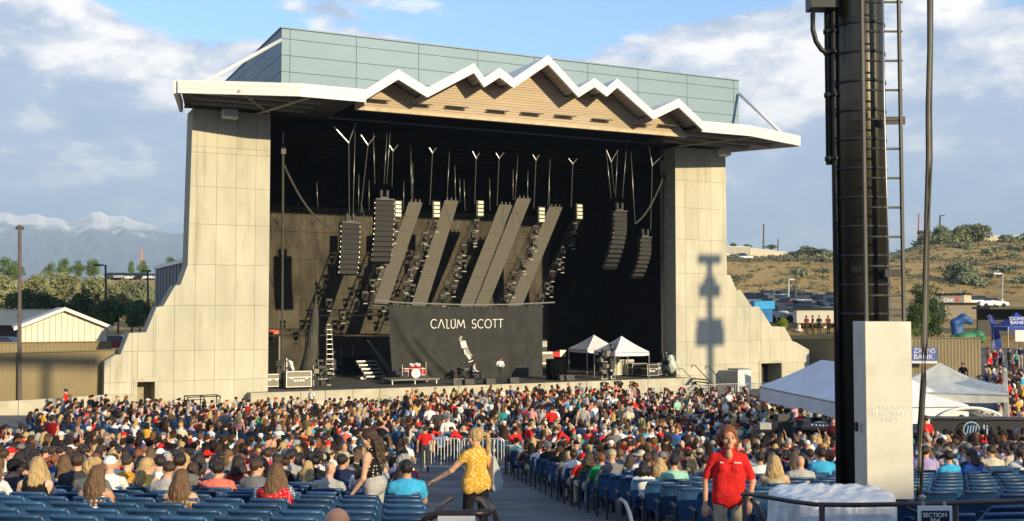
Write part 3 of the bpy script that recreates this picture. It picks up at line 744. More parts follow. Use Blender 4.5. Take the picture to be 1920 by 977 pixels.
CLOTH = {'white': (.74, .73, .71), 'black': (.012, .012, .014), 'grey': (.17, .17, .17), 'light grey': (.40, .39, .37), 'charcoal': (.045, .047, .05), 'navy': (.014, .022, .065), 'red': (.60, .022, .020), 'dark red': (.22, .018, .018),
         'coral': (.66, .17, .12), 'pink': (.66, .30, .30), 'royal blue': (.035, .10, .38), 'sky blue': (.05, .36, .62), 'denim blue': (.11, .17, .30), 'teal': (.03, .25, .25), 'green': (.03, .30, .09), 'olive': (.11, .11, .045), 'mustard': (.62, .33, .04),
         'orange': (.70, .17, .03), 'cream': (.62, .55, .42), 'tan': (.36, .26, .15), 'maroon': (.10, .012, .02), 'lavender': (.38, .31, .52), 'brown': (.12, .06, .03), 'mint': (.30, .56, .42), 'khaki': (.42, .36, .24)}
def hairm(c):
    k = 'hair_' + c
    if k not in MATS:
        mat(k, HAIRC[c], .42, var=.32, scale=38., bump=.5, bscale=90, streak=(1, 1, .12), spec=.45)
    return MATS[k]
def skinm(c): return mat('skin_' + c, SKINC[c], .5, var=.07, scale=14, spec=.35)
def clothm(c): return mat('cloth_' + c.replace(' ', '_'), CLOTH[c], .88, var=.14, scale=9, bump=.35, bscale=16, spec=.15)
def patterned(name, kind, c1, c2, sc=20.):
    if name in MATS: return MATS[name]
    m = bpy.data.materials.new(name); m.use_nodes = True; t = m.node_tree; b = t.nodes['Principled BSDF']; b.inputs['Roughness'].default_value = .88; b.inputs['Specular IOR Level'].default_value = .15
    c = N(t, 'ShaderNodeTexCoord')
    if kind == 'dots' or kind == 'floral':
        v = N(t, 'ShaderNodeTexVoronoi', i_Scale=sc, i_Randomness=.55 if kind == 'dots' else 1.0); t.links.new(c.outputs['Object'], v.inputs['Vector'])
        r = ramp(t, [(.22, c2), (.27, c1)] if kind == 'dots' else [(.3, c2), (.5, c1)]); t.links.new(v.outputs['Distance'], r.inputs[0]); last = r.outputs[0]
        if kind == 'floral':
            n = N(t, 'ShaderNodeTexNoise', i_Scale=sc * 1.2, i_Detail=3.0); t.links.new(c.outputs['Object'], n.inputs['Vector'])
            r2 = ramp(t, [(.48, (1, 1, 1)), (.62, (.85, .55, .35))]); t.links.new(n.outputs['Fac'], r2.inputs[0])
            mx = N(t, 'ShaderNodeMix', data_type='RGBA', blend_type='MULTIPLY'); mx.inputs[0].default_value = .7; t.links.new(last, mx.inputs[6]); t.links.new(r2.outputs[0], mx.inputs[7]); last = mx.outputs[2]
    else:
        w = N(t, 'ShaderNodeTexWave', i_Scale=sc, bands_direction='Z'); t.links.new(c.outputs['Object'], w.inputs['Vector'])
        r = ramp(t, [(.42, c1), (.58, c2)]); t.links.new(w.outputs['Fac'], r.inputs[0]); last = r.outputs[0]
        if kind == 'plaid':
            w2 = N(t, 'ShaderNodeTexWave', i_Scale=sc, bands_direction='X'); t.links.new(c.outputs['Object'], w2.inputs['Vector'])
            r2 = ramp(t, [(.42, c1), (.58, c2)]); t.links.new(w2.outputs['Fac'], r2.inputs[0])
            mx = N(t, 'ShaderNodeMix', data_type='RGBA'); mx.inputs[0].default_value = .5; t.links.new(last, mx.inputs[6]); t.links.new(r2.outputs[0], mx.inputs[7]); last = mx.outputs[2]
    t.links.new(last, b.inputs['Base Color']); MATS[name] = m; CLOTHM[name] = m
    return m
PATT = {'blue plaid': ('plaid', (.06, .10, .22), (.45, .48, .55), 9.), 'white striped': ('stripe', (.70, .68, .66), (.25, .16, .14), 8.), 'black polka dot': ('dots', (.012, .012, .014), (.7, .66, .55), 24.), 'mustard floral': ('floral', (.60, .33, .035), (.76, .62, .27), 34.),
        'red dotted': ('dots', (.55, .02, .025), (.7, .5, .5), 40.), 'blue floral': ('floral', (.06, .12, .30), (.6, .62, .66), 22.), 'pink dotted': ('dots', (.62, .12, .14), (.75, .5, .5), 38.), 'black striped': ('stripe', (.015, .015, .017), (.6, .58, .55), 8.), 'floral cream': ('floral', (.10, .11, .06), (.6, .55, .4), 24.)}
def topm(c): return patterned('cloth_' + c.replace(' ', '_'), *PATT[c]) if c in PATT else clothm(c)
TPL, TMESH = {}, {}
V1 = .019
def tpl(name, J, vox=V1, **kw):
    TPL[name] = make_template(name, J, vox, **kw); return TPL[name]
tpl('sit_m', seated()); tpl('sit_f', seated(True), fem=True)
tpl('sit_m_turn', seated(yaw=.75, lean=.05)); tpl('sit_f_turn', seated(True, yaw=-.8), fem=True)
tpl('sit_m_look', seated(yaw=-.6), bulk=1.12); tpl('sit_f_look', seated(True, yaw=.6, lean=.04), fem=True)
tpl('sit_m_wide', seated(lean=-.02), bulk=1.2)
tpl('sit_f_down', seated(True, lean=.08, pit=-.35), fem=True)
tpl('sit_phone', seated(True, elR=(.26, .16, .92), haR=(.14, .30, 1.14), hdR=(0, .1, 1), elL=(-.26, .16, .92), haL=(-.10, .30, 1.12), hdL=(0, .1, 1)), fem=True)
tpl('sit_handhair', seated(True, elR=(.33, .02, 1.10), haR=(.13, -.05, 1.24), hdR=(-1, -.2, .2)), fem=True)
tpl('sit_armup', seated(elR=(.30, .12, 1.08), haR=(.24, .22, 1.34), hdR=(0, .1, 1)))
tpl('st_m', standing()); tpl('st_f', standing(True, h=.95), fem=True)
tpl('st_turn', standing(yaw=.7, elR=(.27, .0, 1.12), haR=(.17, .25, 1.07), elL=(-.27, 0, 1.1), haL=(-.15, .24, 1.0)))
tpl('st_cross', standing(elR=(.27, .03, 1.13), haR=(-.08, .17, 1.18), elL=(-.27, .03, 1.13), haL=(.08, .19, 1.14)))
tpl('st_bend', standing(chest=(0, .30, 1.16), neck=(0, .43, 1.28), head=(0, .53, 1.36), hpit=-.5, tpit=-.8, shR=(.19, .36, 1.25), shL=(-.19, .36, 1.25), elR=(.24, .48, .98), haR=(.14, .62, .86), elL=(-.24, .48, .98), haL=(-.14, .62, .86)))
tpl('st_f_turn', standing(True, yaw=-.6, h=.95, elR=(.24, .02, 1.08), haR=(.14, .22, 1.1)), fem=True)
FEMS = {k for k in TPL if '_f' in k or k in ('sit_phone', 'sit_handhair')}
def person(loc, rz, t, top, hair, hairc, skin='a', pants='denim blue', sleeve='short', hat=None, scale=1., label='', group=None, mesh=None):
    T = TPL[t]
    if t not in TMESH:
        TMESH[t] = tmesh(T)
        for _ in range(7): TMESH[t].materials.append(skinm('a'))
    o = bpy.data.objects.new('person', TMESH[t]); COL.objects.link(o)
    o.location = loc; o.rotation_euler = (0, 0, rz); o.scale = (scale,) * 3
    tm, sk, pm = topm(top), skinm(skin), clothm(pants)
    ms = [sk, tm, sk if sleeve == 'none' else tm, tm if sleeve == 'long' else sk, pm, sk if sleeve == 'shorts' else pm, clothm('charcoal')]
    for i, m in enumerate(ms): o.material_slots[i].link = 'OBJECT'; o.material_slots[i].material = m
    tag(o, label, 'person', group)
    HM = Matrix.Translation(Vector(T['head'])) @ Matrix.Rotation(T['hyaw'], 4, 'Z') @ Matrix.Rotation(T['hpit'], 4, 'X')
    if hair:
        h = bpy.data.objects.new('hair', hair_mesh(hair)); COL.objects.link(h); h.parent = o; h.matrix_local = HM
        if len(h.data.materials) == 0: h.data.materials.append(hairm('brown'))
        h.material_slots[0].link = 'OBJECT'; h.material_slots[0].material = hairm(hairc)
    if hat:
        kind, hc = hat; h = bpy.data.objects.new('cap' if kind == 'cap' else 'sun_hat', cap_mesh(kind)); COL.objects.link(h); h.parent = o; h.matrix_local = HM
        if len(h.data.materials) == 0: h.data.materials.append(clothm('black'))
        h.material_slots[0].link = 'OBJECT'; h.material_slots[0].material = clothm(hc)
    return o
# ================================================================ GEAR HUNG OVER THE STAGE
SPK = mat('speaker_grille', (.022, .021, .019), .75, var=.2, scale=6)
LEDM = mat('video_strip_face', (.095, .086, .066), .7, var=.05, scale=2)
LAMP = mat('blinder_lens', (.78, .74, .55), .3, var=.03)  # pale cream carries the sunlight these lenses reflect
CHAIN = mat('chain_steel', (.55, .54, .50), .35, .7, var=.1)
CABLE = mat('cable_rubber', (.06, .058, .045), .8, var=.2)
def line_array(px, y0, y1, Y, w, n, back, label, side=0):
    a, b = PY(px, y0, Y), PY(px, y1, Y); H = a.z - b.z; h = H / n
    t = thing('line_array', a, label, 'loudspeaker', 'hanging line arrays')
    MB().bb((a.x - w * .5, Y - .1, a.z + .03), (a.x + w * .5, Y + .5, a.z + .13)).build('flying_frame', DARK, t)
    for k in range(n):
        s = (k + .5) / n; yy = Y + back * max(0, s - .25) ** 1.7 / .75 ** 1.7; tilt = -back * .55 * max(0, s - .25) ** 1.1
        q = MB(); c = Vector((a.x, yy + .28, a.z - h * (k + .5)))
        q.box(c, (w, .5, h * .93), rx=tilt); o = q.build('cabinet', SPK, t)
        for sx in (-1, 1): MB().box(c + Vector((sx * (w / 2 + .02), -.18, 0)), (.02, .04, h * .22), rx=tilt).build('side_link', CHAIN, o)
    m = MB()
    for sx in (-.22, .22): m.lathe([(.0, 0), (.13, 0), (.14, .1), (.14, .42), (.09, .5), (.0, .5)], (a.x + sx, Y + .2, a.z + .25), 10)
    m.bb((a.x - .3, Y + .1, a.z + .13), (a.x + .3, Y + .3, a.z + .26)); m.build('chain_hoist', DARK, t)
    return a
line_array(658, 420, 515, 68.6, 1.28, 10, .5, 'straight black line array in front of the tower side back wall')
line_array(722, 376, 492, 68.8, 1.36, 12, .75, 'black line array beside the first slanted video strip')
line_array(1164, 398, 502, 68.6, 1.12, 12, 1.5, 'curved black line array hanging in the dark above the tents')
line_array(1212, 447, 520, 68.9, .95, 9, 1.2, 'small curved black line array hanging by the sunlit tower')
def ordw(n):
    o = 'zeroth first second third fourth fifth sixth seventh eighth ninth tenth eleventh twelfth thirteenth fourteenth fifteenth sixteenth seventeenth eighteenth nineteenth'.split()
    if n < 20: return o[n]
    t = n // 10 - 2
    return 'twentieth thirtieth fortieth fiftieth'.split()[t] if n % 10 == 0 else 'twenty thirty forty fifty'.split()[t] + '-' + o[n % 10]
def wire(name, pts, r, label, cat, m=None, group=None):
    return tag(MB().tube(pts, r, 5).build(name, m or CHAIN, None, True), label, cat, group)
ords = [ordw(q) for q in range(1, 50)]; _o = ['first', 'second', 'third', 'fourth', 'fifth', 'sixth', 'seventh', 'eighth', 'ninth', 'tenth', 'eleventh', 'twelfth', 'thirteenth', 'fourteenth', 'fifteenth', 'sixteenth', 'seventeenth', 'eighteenth', 'nineteenth', 'twentieth']
for k, (ap_, l_, r_, bot) in enumerate([((654, 268), (626, 237), (667, 232), (655, 415)), ((690, 272), (677, 253), (703, 255), (676, 400)), ((737, 283), (730, 272), (746, 272), (735, 350)), ((811, 287), (805, 277), (818, 277), (806, 384)), ((893, 297), (886, 284), (899, 287), (890, 382)),
        ((936, 297), (930, 287), (945, 286), (932, 386)), ((1005, 300), (999, 290), (1011, 290), (1001, 392)), ((1074, 307), (1066, 297), (1082, 298), (1071, 388)), ((1146, 303), (1137, 281), (1159, 281), (1152, 362)), ((1223, 310), (1217, 275), (1246, 288), (1220, 432))]):
    Y = 66.4 if k in (0, 1, 8, 9) else 67.2
    f = lambda p: PY(p[0], p[1], Y)
    b2 = PY(bot[0], bot[1], 68.8)
    t = thing('rigging_bridle', f(ap_), 'steel rigging bridle forking into a Y, %s from the fence side' % ords[k], 'rigging', 'rigging bridles in the dark stage roof')
    MB().tube([f(ap_), b2], .016, 5).build('chain', CHAIN, t)
    for e in (l_, r_): MB().tube([f(ap_), f(e)], .026, 5).build('bridle_leg', CHAIN, t)
    MB().lathe([(0, -.07), (.07, -.03), (.07, .03), (0, .07)], f(ap_), 8).build('shackle', CHAIN, t)
RIGL = [((666, 245), (662, 402), 66.6), ((700, 250), (703, 345), 66.6), ((733, 230), (725, 345), 66.4), ((726, 248), (720, 345), 66.6), ((770, 270), (772, 380), 69), ((774, 305), (774, 380), 70), ((843, 282), (838, 376), 69), ((853, 310), (854, 376), 70), ((862, 336), (863, 380), 70), ((594, 342), (596, 388), 76), ((673, 327), (672, 400), 72),
        ((692, 338), (692, 395), 73), ((757, 340), (757, 395), 73), ((870, 338), (872, 395), 73), ((918, 335), (919, 395), 73), ((971, 292), (966, 375), 69), ((962, 318), (962, 375), 70), ((990, 320), (989, 372), 70), ((1032, 296), (1027, 388), 69), ((1030, 322), (1030, 388), 70), ((1176, 262), (1167, 372), 66.4), ((1183, 283), (1191, 420), 66.6), ((1158, 285), (1154, 370), 66.8), ((1137, 285), (1146, 372), 66.8)]
RL = ['']*len(RIGL)
for n_, i_ in enumerate(sorted(range(len(RIGL)), key=lambda i: RIGL[i][0][0])): RL[i_] = ordw(n_ + 1)
for k, (p, q, Y) in enumerate(RIGL):
    wire('rigging_line', [PY(*p, Y), PY(*q, Y)], .014, 'thin straight steel rigging line, %s from the fence side' % RL[k], 'rigging', None, 'rigging lines in the dark stage roof')
# slanted video strips
for k, (t0, t1, yt, b0, b1, ybt) in enumerate([(767, 793, 378, 698, 726, 574), (834, 860, 375, 770, 798, 576), (937, 961, 383, 861, 886, 576), (970, 996, 371, 889, 914, 576), (1030, 1055, 387, 952, 978, 576)]):
    Y = 74.0 + .05 * k
    P4 = [PY(t0, yt, Y), PY(t1, yt + 1.5, Y), PY(b1, ybt + 1, Y), PY(b0, ybt, Y)]
    t = thing('video_strip', P4[0], 'slanted olive grey video strip hanging above the banner, %s from the fence side' % ords[k], 'video panel', 'slanted video strips')
    n = 7
    for j in range(n):
        a, b = j / n + .0006, (j + 1) / n - .0006
        c = [P4[0].lerp(P4[3], a), P4[1].lerp(P4[2], a), P4[1].lerp(P4[2], b), P4[0].lerp(P4[3], b)]
        MB().prism(c, lambda p, s: (p[0], p[1] + s * .14, p[2])).build('video_panel', LEDM, t)
    for j in range(3): c = P4[0].lerp(P4[1], .2 + .3 * j); MB().box(c + Vector((0, .1, .1)), (.1, .1, .22)).build('hanging_clamp', DARK, t)
def truss(A, B, w, name_parent, mt):
    A, B = Vector(A), Vector(B); ax = (B - A).normalized(); s = ax.cross(Vector((0, 1, 0))).normalized(); L = (B - A).length
    m = MB(); cs = [s * (w / 2) + Vector((0, -w / 2, 0)), s * (-w / 2) + Vector((0, -w / 2, 0)), s * (w / 2) + Vector((0, w / 2, 0)), s * (-w / 2) + Vector((0, w / 2, 0))]
    for c in cs: m.tube([A + c, B + c], .03, 4)
    n = int(L / w)
    for k in range(n):
        p, q = A + ax * (L * k / n), A + ax * (L * (k + 1) / n)
        i = k % 2
        m.tube([p + cs[i], q + cs[1 - i]], .018, 3); m.tube([p + cs[2 + i], q + cs[3 - i]], .018, 3); m.tube([p + cs[i], p + cs[i + 2]], .018, 3)
    return tag(m.build('truss_frame', mt, name_parent), kind='stuff')
TRM = mat('black_truss', (.03, .03, .028), .5, var=.1)
def mover(p, sc, parent):
    h = MB(); M = Matrix.Rotation(random.uniform(-.6, .6), 3, 'Y') @ Matrix.Rotation(R(random.uniform(60, 120)), 3, 'X')
    h.lathe([(.0, -.22), (.12, -.2), (.16, -.08), (.16, .1), (.13, .2), (.12, .24), (0, .24)], p, 10, M=M.to_4x4().to_3x3())
    h.bb(p + Vector((-.2, -.06, -.02)), p + Vector((-.17, .06, .36))); h.bb(p + Vector((.17, -.06, -.02)), p + Vector((.2, .06, .36))); h.bb(p + Vector((-.22, -.14, .36)), p + Vector((.22, .14, .5)))
    o = h.build('moving_light', DARK, parent)
    MB().bb(p + Vector((-.16, -.2, -.41)), p + Vector((.14, -.14, -.35))).build('lamp_bar', mat('lamp_bar_grey', (.36, .35, .30), .4, var=0), o)
for k, (hx, hy, bx, by) in enumerate([(745, 379, 682, 568), (817, 380, 748, 572), (899, 378, 824, 574), (1014, 390, 936, 574), (1085, 384, 1006, 574)]):
    Y = 74.6
    A, B = PY(hx - 4, hy + 28, Y), PY(bx, by, Y)
    t = thing('lighting_truss', A, 'slanted black truss of moving lights with blinder head, %s from the fence side' % ords[k], 'truss', 'slanted lighting trusses')
    truss(A, B, .46, t, TRM)
    c = PY(hx, hy + 13, Y - .4)
    hb = MB().box(c, (.62, .3, 1.25)).build('blinder_housing', DARK, t)
    for j in range(4): MB().box(c + Vector((0.02, -.16, .45 - .3 * j)), (.44, .03, .19)).build('blinder_lens', LAMP, hb)
    for j in range(7):
        s = (j + .6) / 7.2; mover(A.lerp(B, s) + Vector((random.uniform(-.3, .3), -.42, -.2)), 1, t)
        if j % 2: mover(A.lerp(B, s + .05) + Vector((.45, -.3, -.1)), 1, t)
# low dark cross truss with moving lights
A, B = PY(575, 586, 76.5), PY(728, 586, 76.5)
t = thing('lighting_truss', A, 'low dark level truss with moving lights beside the banner', 'truss'); truss(A, B, .46, t, TRM)
for j in range(6): mover(A.lerp(B, (j + .5) / 6) + Vector((0, -.3, -.4 + .9 * (j % 2))), 1, t)
# caged ladder and cable drops
def swag(a, b, dip, n=14): return [a.lerp(b, i / n) - Vector((0, 0, dip * 4 * (i / n) * (1 - i / n))) for i in range(n + 1)]
for (px, y0, y1, lab) in ((531, 268, 690, 'tall cable mast hung with a looping cable beside the fence side tower'), (1243, 322, 690, 'tall cable mast hung with a looping cable beside the tents')):
    a, b = PY(px, y0, 69.4), PY(px - 2, y1, 69.4); b.z = DECK + .03
    t = thing('cable_mast', b, lab, 'mast')
    MB().tube([a, b], .075, 6).build('pole', CABLE, t); MB().box(a + Vector((0, 0, -.5)), (.3, .3, .5)).build('pulley_box', DARK, t); MB().tube([a, a + Vector((0, 0, .7))], .03, 5).build('hook_chain', CHAIN, t)
    e = PY(640, 430, 69) if px < 900 else PY(1190, 420, 69)
    st = PY(px + 2, y0 + 42, 69.3) if px < 900 else PY(px, y0 + 12, 69.3)
    MB().tube(swag(st, e, 1.1 if px < 900 else .55), .07, 6).build('cable_loop', CABLE, t)
wire('power_cable', swag(PY(677, 380, 69.5), PY(706, 445, 69.5), .8) , .04, 'black cable sagging between the two black line arrays', 'cable', CABLE)
# hanging bundle of curtain cloth and a gathered drape
q = MB(); pts = [PY(592, 470, 71.5), PY(593, 530, 71.5), PY(590, 600, 71.5), PY(585, 650, 71.5), PY(576, 690, 71.5)]; pts[-1].z = DECK + .03
q.tube([pts[0].lerp(pts[1], 0), pts[1]], .05, 8); q.tube(pts[1:], [.1, .3, .42, .8], 12)
tag(q.build('gathered_curtain', mat('olive_black_cloth', (.06, .057, .045), .9, var=.35, scale=5, streak=(2, 2, .2)), None, True), 'gathered dark cloth hanging to the deck beside the road case', 'curtain')
# ---------------------------------------------------------------- banner with lettering and the printed figure
YB = 73.2
bx0, bx1 = PY(729, 570, YB).x, PY(1017, 570, YB).x; bz0, bz1 = DECK + .05, PY(870, 571, YB).z
def bfold(u, v):
    y = .10 * math.sin(u * 19) * (1 - .4 * v) + .05 * math.sin(u * 43 + v * 3)
    for c0, c1, w, a in ((.07, .42, .035, .55), (.03, .30, .03, .45), (.98, .72, .05, .3), (.90, .64, .05, .25)):
        c = c0 + (c1 - c0) * (1 - v) ** 1.6; y -= a * math.exp(-((u - c) / w) ** 2) * (.25 + .75 * min(1, 2 * (1 - v))) * (v > -.1)
    return y * .8
bt = thing('banner', ((bx0 + bx1) / 2, YB, DECK), 'wide charcoal cloth banner with thin white lettering behind the performers', 'banner')
def bpt(u, v, off=0):
    sag = .16 * (1 - (2 * u - 1) ** 2) * v
    edge = (.35 * (1 - v) ** 1.5 if u < .5 else 0) * max(0, 1 - 4 * u)
    return Vector((bx0 + (bx1 - bx0) * u + edge, YB + bfold(u, v) + off, bz0 + (bz1 - bz0) * v - sag))
MB().sheet(lambda u, v: bpt(u, v), 150, 30).build('cloth', mat('banner_cloth', (.045, .045, .043), .9, var=.12, scale=1.5, spec=.1), bt, True)
pole = [PY(702, 563, YB - .1), PY(760, 568, YB - .1), PY(870, 571.5, YB - .1), PY(960, 571, YB - .1), PY(1040, 567, YB - .1)]
MB().tube(pole, .06, 6).build('pipe', ALU, bt)
for k in range(23):
    u = (k + .5) / 23; MB().box(bpt(u, .985, -.09), (.05, .05, .2)).build('tie', DARK, bt)
def print_line(pts, w, name, m, cell=None):
    """thin flat print that follows the cloth"""
    mb = MB(); P_ = []
    for (a, b) in zip(pts[:-1], pts[1:]):
        n = max(1, int(math.hypot(b[0] - a[0], b[1] - a[1]) / .012))
        P_ += [(a[0] + (b[0] - a[0]) * i / n, a[1] + (b[1] - a[1]) * i / n) for i in range(n)]
    P_.append(pts[-1]); vs = []
    for i, p in enumerate(P_):
        q0, q1 = P_[max(i - 1, 0)], P_[min(i + 1, len(P_) - 1)]; dx, dz = (q1[0] - q0[0]) * (bx1 - bx0), (q1[1] - q0[1]) * (bz1 - bz0); L = math.hypot(dx, dz) or 1
        for s in (-1, 1):
            u = p[0] - s * dz / L * w / (bx1 - bx0) / 2; v = p[1] + s * dx / L * w / (bz1 - bz0) / 2
            vs.append(bpt(u, v, -.03))
    mb.add(vs, [(2 * i, 2 * i + 1, 2 * i + 3, 2 * i + 2) for i in range(len(P_) - 1)])
    return mb.build(name, m, bt)
PRINT = mat('white_print', (.78, .77, .72), .8, var=.03)
arc = lambda cx, cy, rx, ry, a0, a1, n=14: [(cx + rx * math.cos(R(a0 + (a1 - a0) * i / n)), cy + ry * math.sin(R(a0 + (a1 - a0) * i / n))) for i in range(n + 1)]
GL = {'C': (.86, [arc(.5, .5, .46, .5, 48, 312)]), 'A': (.95, [[(.05, 0), (.45, 1), (.5, 1), (.92, 0)]]), 'L': (.66, [[(.0, 1), (.2, 1), (.2, 0), (.6, 0)]]), 'U': (.72, [[(.05, 1), (.05, .3)] + arc(.35, .3, .3, .3, 180, 360, 10) + [(.65, 1), (.42, 1)]]),
      'M': (1.15, [[(.05, 0), (.22, 1), (.55, .2), (.9, 1), (1.08, 0)]]), 'S': (.72, [arc(.36, .745, .28, .255, 40, 250, 10) + arc(.34, .255, .31, .255, 85, -150, 12)]), 'O': (1.08, [arc(.52, .5, .46, .5, 0, 360, 24)]), 'T': (.76, [[(.0, .97), (.72, .97)], [(.36, .97), (.36, 0)]])}
def banner_text(txt, px0, px1, py0, py1, wd):
    u0, u1 = [(PY(p, 605, YB).x - bx0) / (bx1 - bx0) for p in (px0, px1)]; v1, v0 = [(PY(880, p, YB).z - bz0) / (bz1 - bz0) for p in (py0, py1)]
    tot = sum(GL[c][0] + .12 if c != ' ' else .75 for c in txt); k = (u1 - u0) / tot; u = u0
    for c in txt:
        if c == ' ': u += .75 * k; continue
        for st in GL[c][1]: print_line([(u + x * k, v0 + (v1 - v0) * z) for x, z in st], wd, 'printed_letter', PRINT)
        u += (GL[c][0] + .12) * k
banner_text('CALUM SCOTT', 807, 946, 596, 612.5, .058)
fu = lambda px, py: ((PY(px, py, YB).x - bx0) / (bx1 - bx0), (PY(px, py, YB).z - bz0) / (bz1 - bz0))
GREYP = mat('grey_print', (.34, .33, .31), .85, var=.35, scale=3)
for pts, w, m in (([(866, 628), (863, 634), (867, 640), (871, 636)], .18, GREYP), ([(868, 638), (871, 650)], .42, PRINT), ([(872, 648), (877, 662), (882, 668)], .36, GREYP), ([(870, 650), (873, 664)], .1, PRINT), ([(876, 664), (881, 672)], .2, PRINT), ([(878, 678), (886, 675)], .07, PRINT)):
    print_line([fu(*p) for p in pts], w, 'printed_figure', m)
# ================================================================ THINGS ON THE DECK
D0 = DECK + .03
def on(px, py): return PZ(px, py, D0)
CASE = mat('grey_case_laminate', (.22, .20, .155), .6, var=.1, scale=3)
CASED = mat('black_case_laminate', (.028, .027, .026), .6, var=.15)
RED = mat('red_drum_lacquer', (.55, .02, .025), .25, var=.05, spec=.6)
HEADM = mat('drum_head', (.75, .73, .68), .5)
def case(px, py, w, d, h, label, m=CASE, rz=0., lettering=None, group='road cases'):
    p = on(px, py); c = p + Vector((w / 2, d / 2, 0)); t = thing('road_case', p, label, 'case', group)
    MB().box(c + Vector((0, 0, .12 + (h - .12) / 2)), (w, d, h - .12)).build('body', m, t)
    for z in (.14, h * .66, h - .02): MB().box(c + Vector((0, 0, z)), (w + .03, d + .03, .035)).build('edge_rail', ALU, t)
    for sx in (-1, 1): MB().bb(c + Vector((sx * w / 2 - .02, -d / 2 - .016, .12)), c + Vector((sx * w / 2 + .02, -d / 2 - .003, h))).build('corner_rail', ALU, t)
    for sx in (-.3, .3): MB().box(c + Vector((sx * w, -d / 2 - .02, h * .62)), (.16, .03, .12)).build('latch', STEEL, t)
    for sx in (-.42, .42):
        for sy in (-.4, .4): MB().lathe([(0, -.03), (.06, -.03), (.06, .03), (0, .03)], c + Vector((sx * w, sy * d, .06)), 8, M=Matrix.Rotation(R(90), 3, 'Y')).build('caster', DARK, t)
    if lettering:
        for k in range(lettering): MB().bb(c + Vector((-.35 + k * .19, -d / 2 - .006, h * .42)), c + Vector((-.22 + k * .19, -d / 2 - .002, h * .53))).build('painted_letter', PRINT, t)
    return t
case(537, 730, 1.65, .8, 1.15, 'large grey road case with white lettering at the deck edge by the tower', CASE, 0, 4)
case(501, 729, .75, .6, .95, 'small grey road case tucked against the tower beside the large one', CASE)
case(501, 704, .8, .6, 1.3, 'pale tall case behind the small grey road case', mat('pale_case', (.50, .42, .34), .7))
case(1214, 708, 1.0, .9, 1.0, 'black road case with white lettering standing under the tent edge', CASED, 0, 3)
case(1233, 706, .9, .8, 1.02, 'plain dark grey cabinet beside the lettered black case', mat('dark_grey_case', (.075, .075, .07), .7))
case(1186, 706, 1.3, 1.0, 1.0, 'wide black case inside the front tent', CASED)
# bundle of white cloth over cases, fan and ball light
def lump(name, px, py, r, m, label, cat, seed, sub=None):
    rng = np.random.RandomState(seed); p = on(px, py)
    pr = [E_(A3(*(rng.uniform(-.5, .5, 2) * r[0]), r[2] * rng.uniform(.1, .8)), A3(r[0] * .55, r[1] * .6, r[2] * .3) * rng.uniform(.45, 1.0, 3), 0, .03) for _ in range(22)]
    V, Q = solid(pr, .05, lambda g: .02 * np.sin(g[..., 0] * 27 + g[..., 2] * 11) + .02 * np.sin(g[..., 1] * 29 + g[..., 2] * 23))
    V[:, 2] = np.maximum(V[:, 2] - V[:, 2].min(), 0); V += np.array(p)
    me = bpy.data.meshes.new(name); me.from_pydata(V.tolist(), [], Q.tolist()); me.update()
    o = link(name, me, m, None, True); return tag(o, label, cat)
def gear(px, py, label, seed, w, h):
    rng = np.random.RandomState(seed); p = on(px, py); t = thing('equipment_heap', p, label, 'equipment'); z = 0
    while z < h - .3:
        x = 0
        while x < w - .15:
            bw, bh, bd = rng.uniform(.22, .5), rng.uniform(.25, .45), rng.uniform(.3, .6)
            if rng.uniform() < .65: MB().box(p + Vector((x + bw / 2, rng.uniform(.2, .5), z + bh / 2 + .01)), (bw, bd, bh), rng.uniform(-.3, .3)).build('gear_box', CASED if rng.uniform() < .75 else CASE, t)
            else: mover(p + Vector((x + bw / 2, rng.uniform(.1, .4), z + .42)), 1, t)
            x += bw + .04
        z += .42
    for k in range(4):
        a = p + Vector((rng.uniform(0, w), rng.uniform(0, .4), 0)); MB().tube([a, a + Vector((rng.uniform(-.1, .1), .1, h * rng.uniform(.8, 1.25)))], .025, 5).build('stand_pole', STEEL, t)
lump('cloth_bundle', 536, 716, (.75, .5, 1.6), mat('white_cover_cloth', (.72, .69, .66), .85), 'bundled white cover cloth behind the lettered road case', 'cloth', 2)
gear(520, 722, 'black gear piled between the road cases', 4, .8, 1.7)
gear(588, 724, 'heap of black lighting gear beside the large road case', 8, 1.1, 1.4)
gear(1128, 712, 'tall heap of black lighting gear in front of the rear tent', 11, 1.2, 2.0)
gear(622, 705, 'black equipment pile with a ball lamp at the ladder foot', 15, .9, 1.3)
lump('plastic_cover', 1262, 706, (.6, .5, 1.5), mat('clear_plastic_cover', (.50, .55, .47), .35, var=.15), 'gear wrapped in pale plastic sheet against the sunlit tower', 'cover', 21)
gear(1246, 706, 'dark gear beside the plastic wrapped heap at the tower', 23, .7, 1.5)
p = on(625, 704); tag(MB().lathe([(0, 1.55), (.16, 1.6), (.24, 1.78), (.16, 1.96), (0, 2.0)], p, 12).build('ball_lamp', mat('mirror_ball', (.6, .65, .68), .15, .9), None, True), 'small shiny ball lamp above the black equipment', 'lamp')
# step ladder
p = on(612, 690); p.y = 79.5; p.x = PY(612, 690, 79.5).x; zt = PY(619, 605, 79.5).z
t = thing('step_ladder', (p.x, 79.5, D0), 'tall step ladder standing upright against the shaded back wall', 'ladder')
for s in (-.3, .3): MB().tube([(p.x + .3 + s, 79.5, D0), (p.x + .3 + s * .6, 79.9, zt)], .045, 4).build('rail', ALU, t)
n = 11
for k in range(n):
    f = (k + .6) / n; MB().box((p.x + .3, 79.5 + .4 * f, D0 + (zt - D0) * f), (.6 - .24 * f, .1, .05)).build('rung', ALU, t)
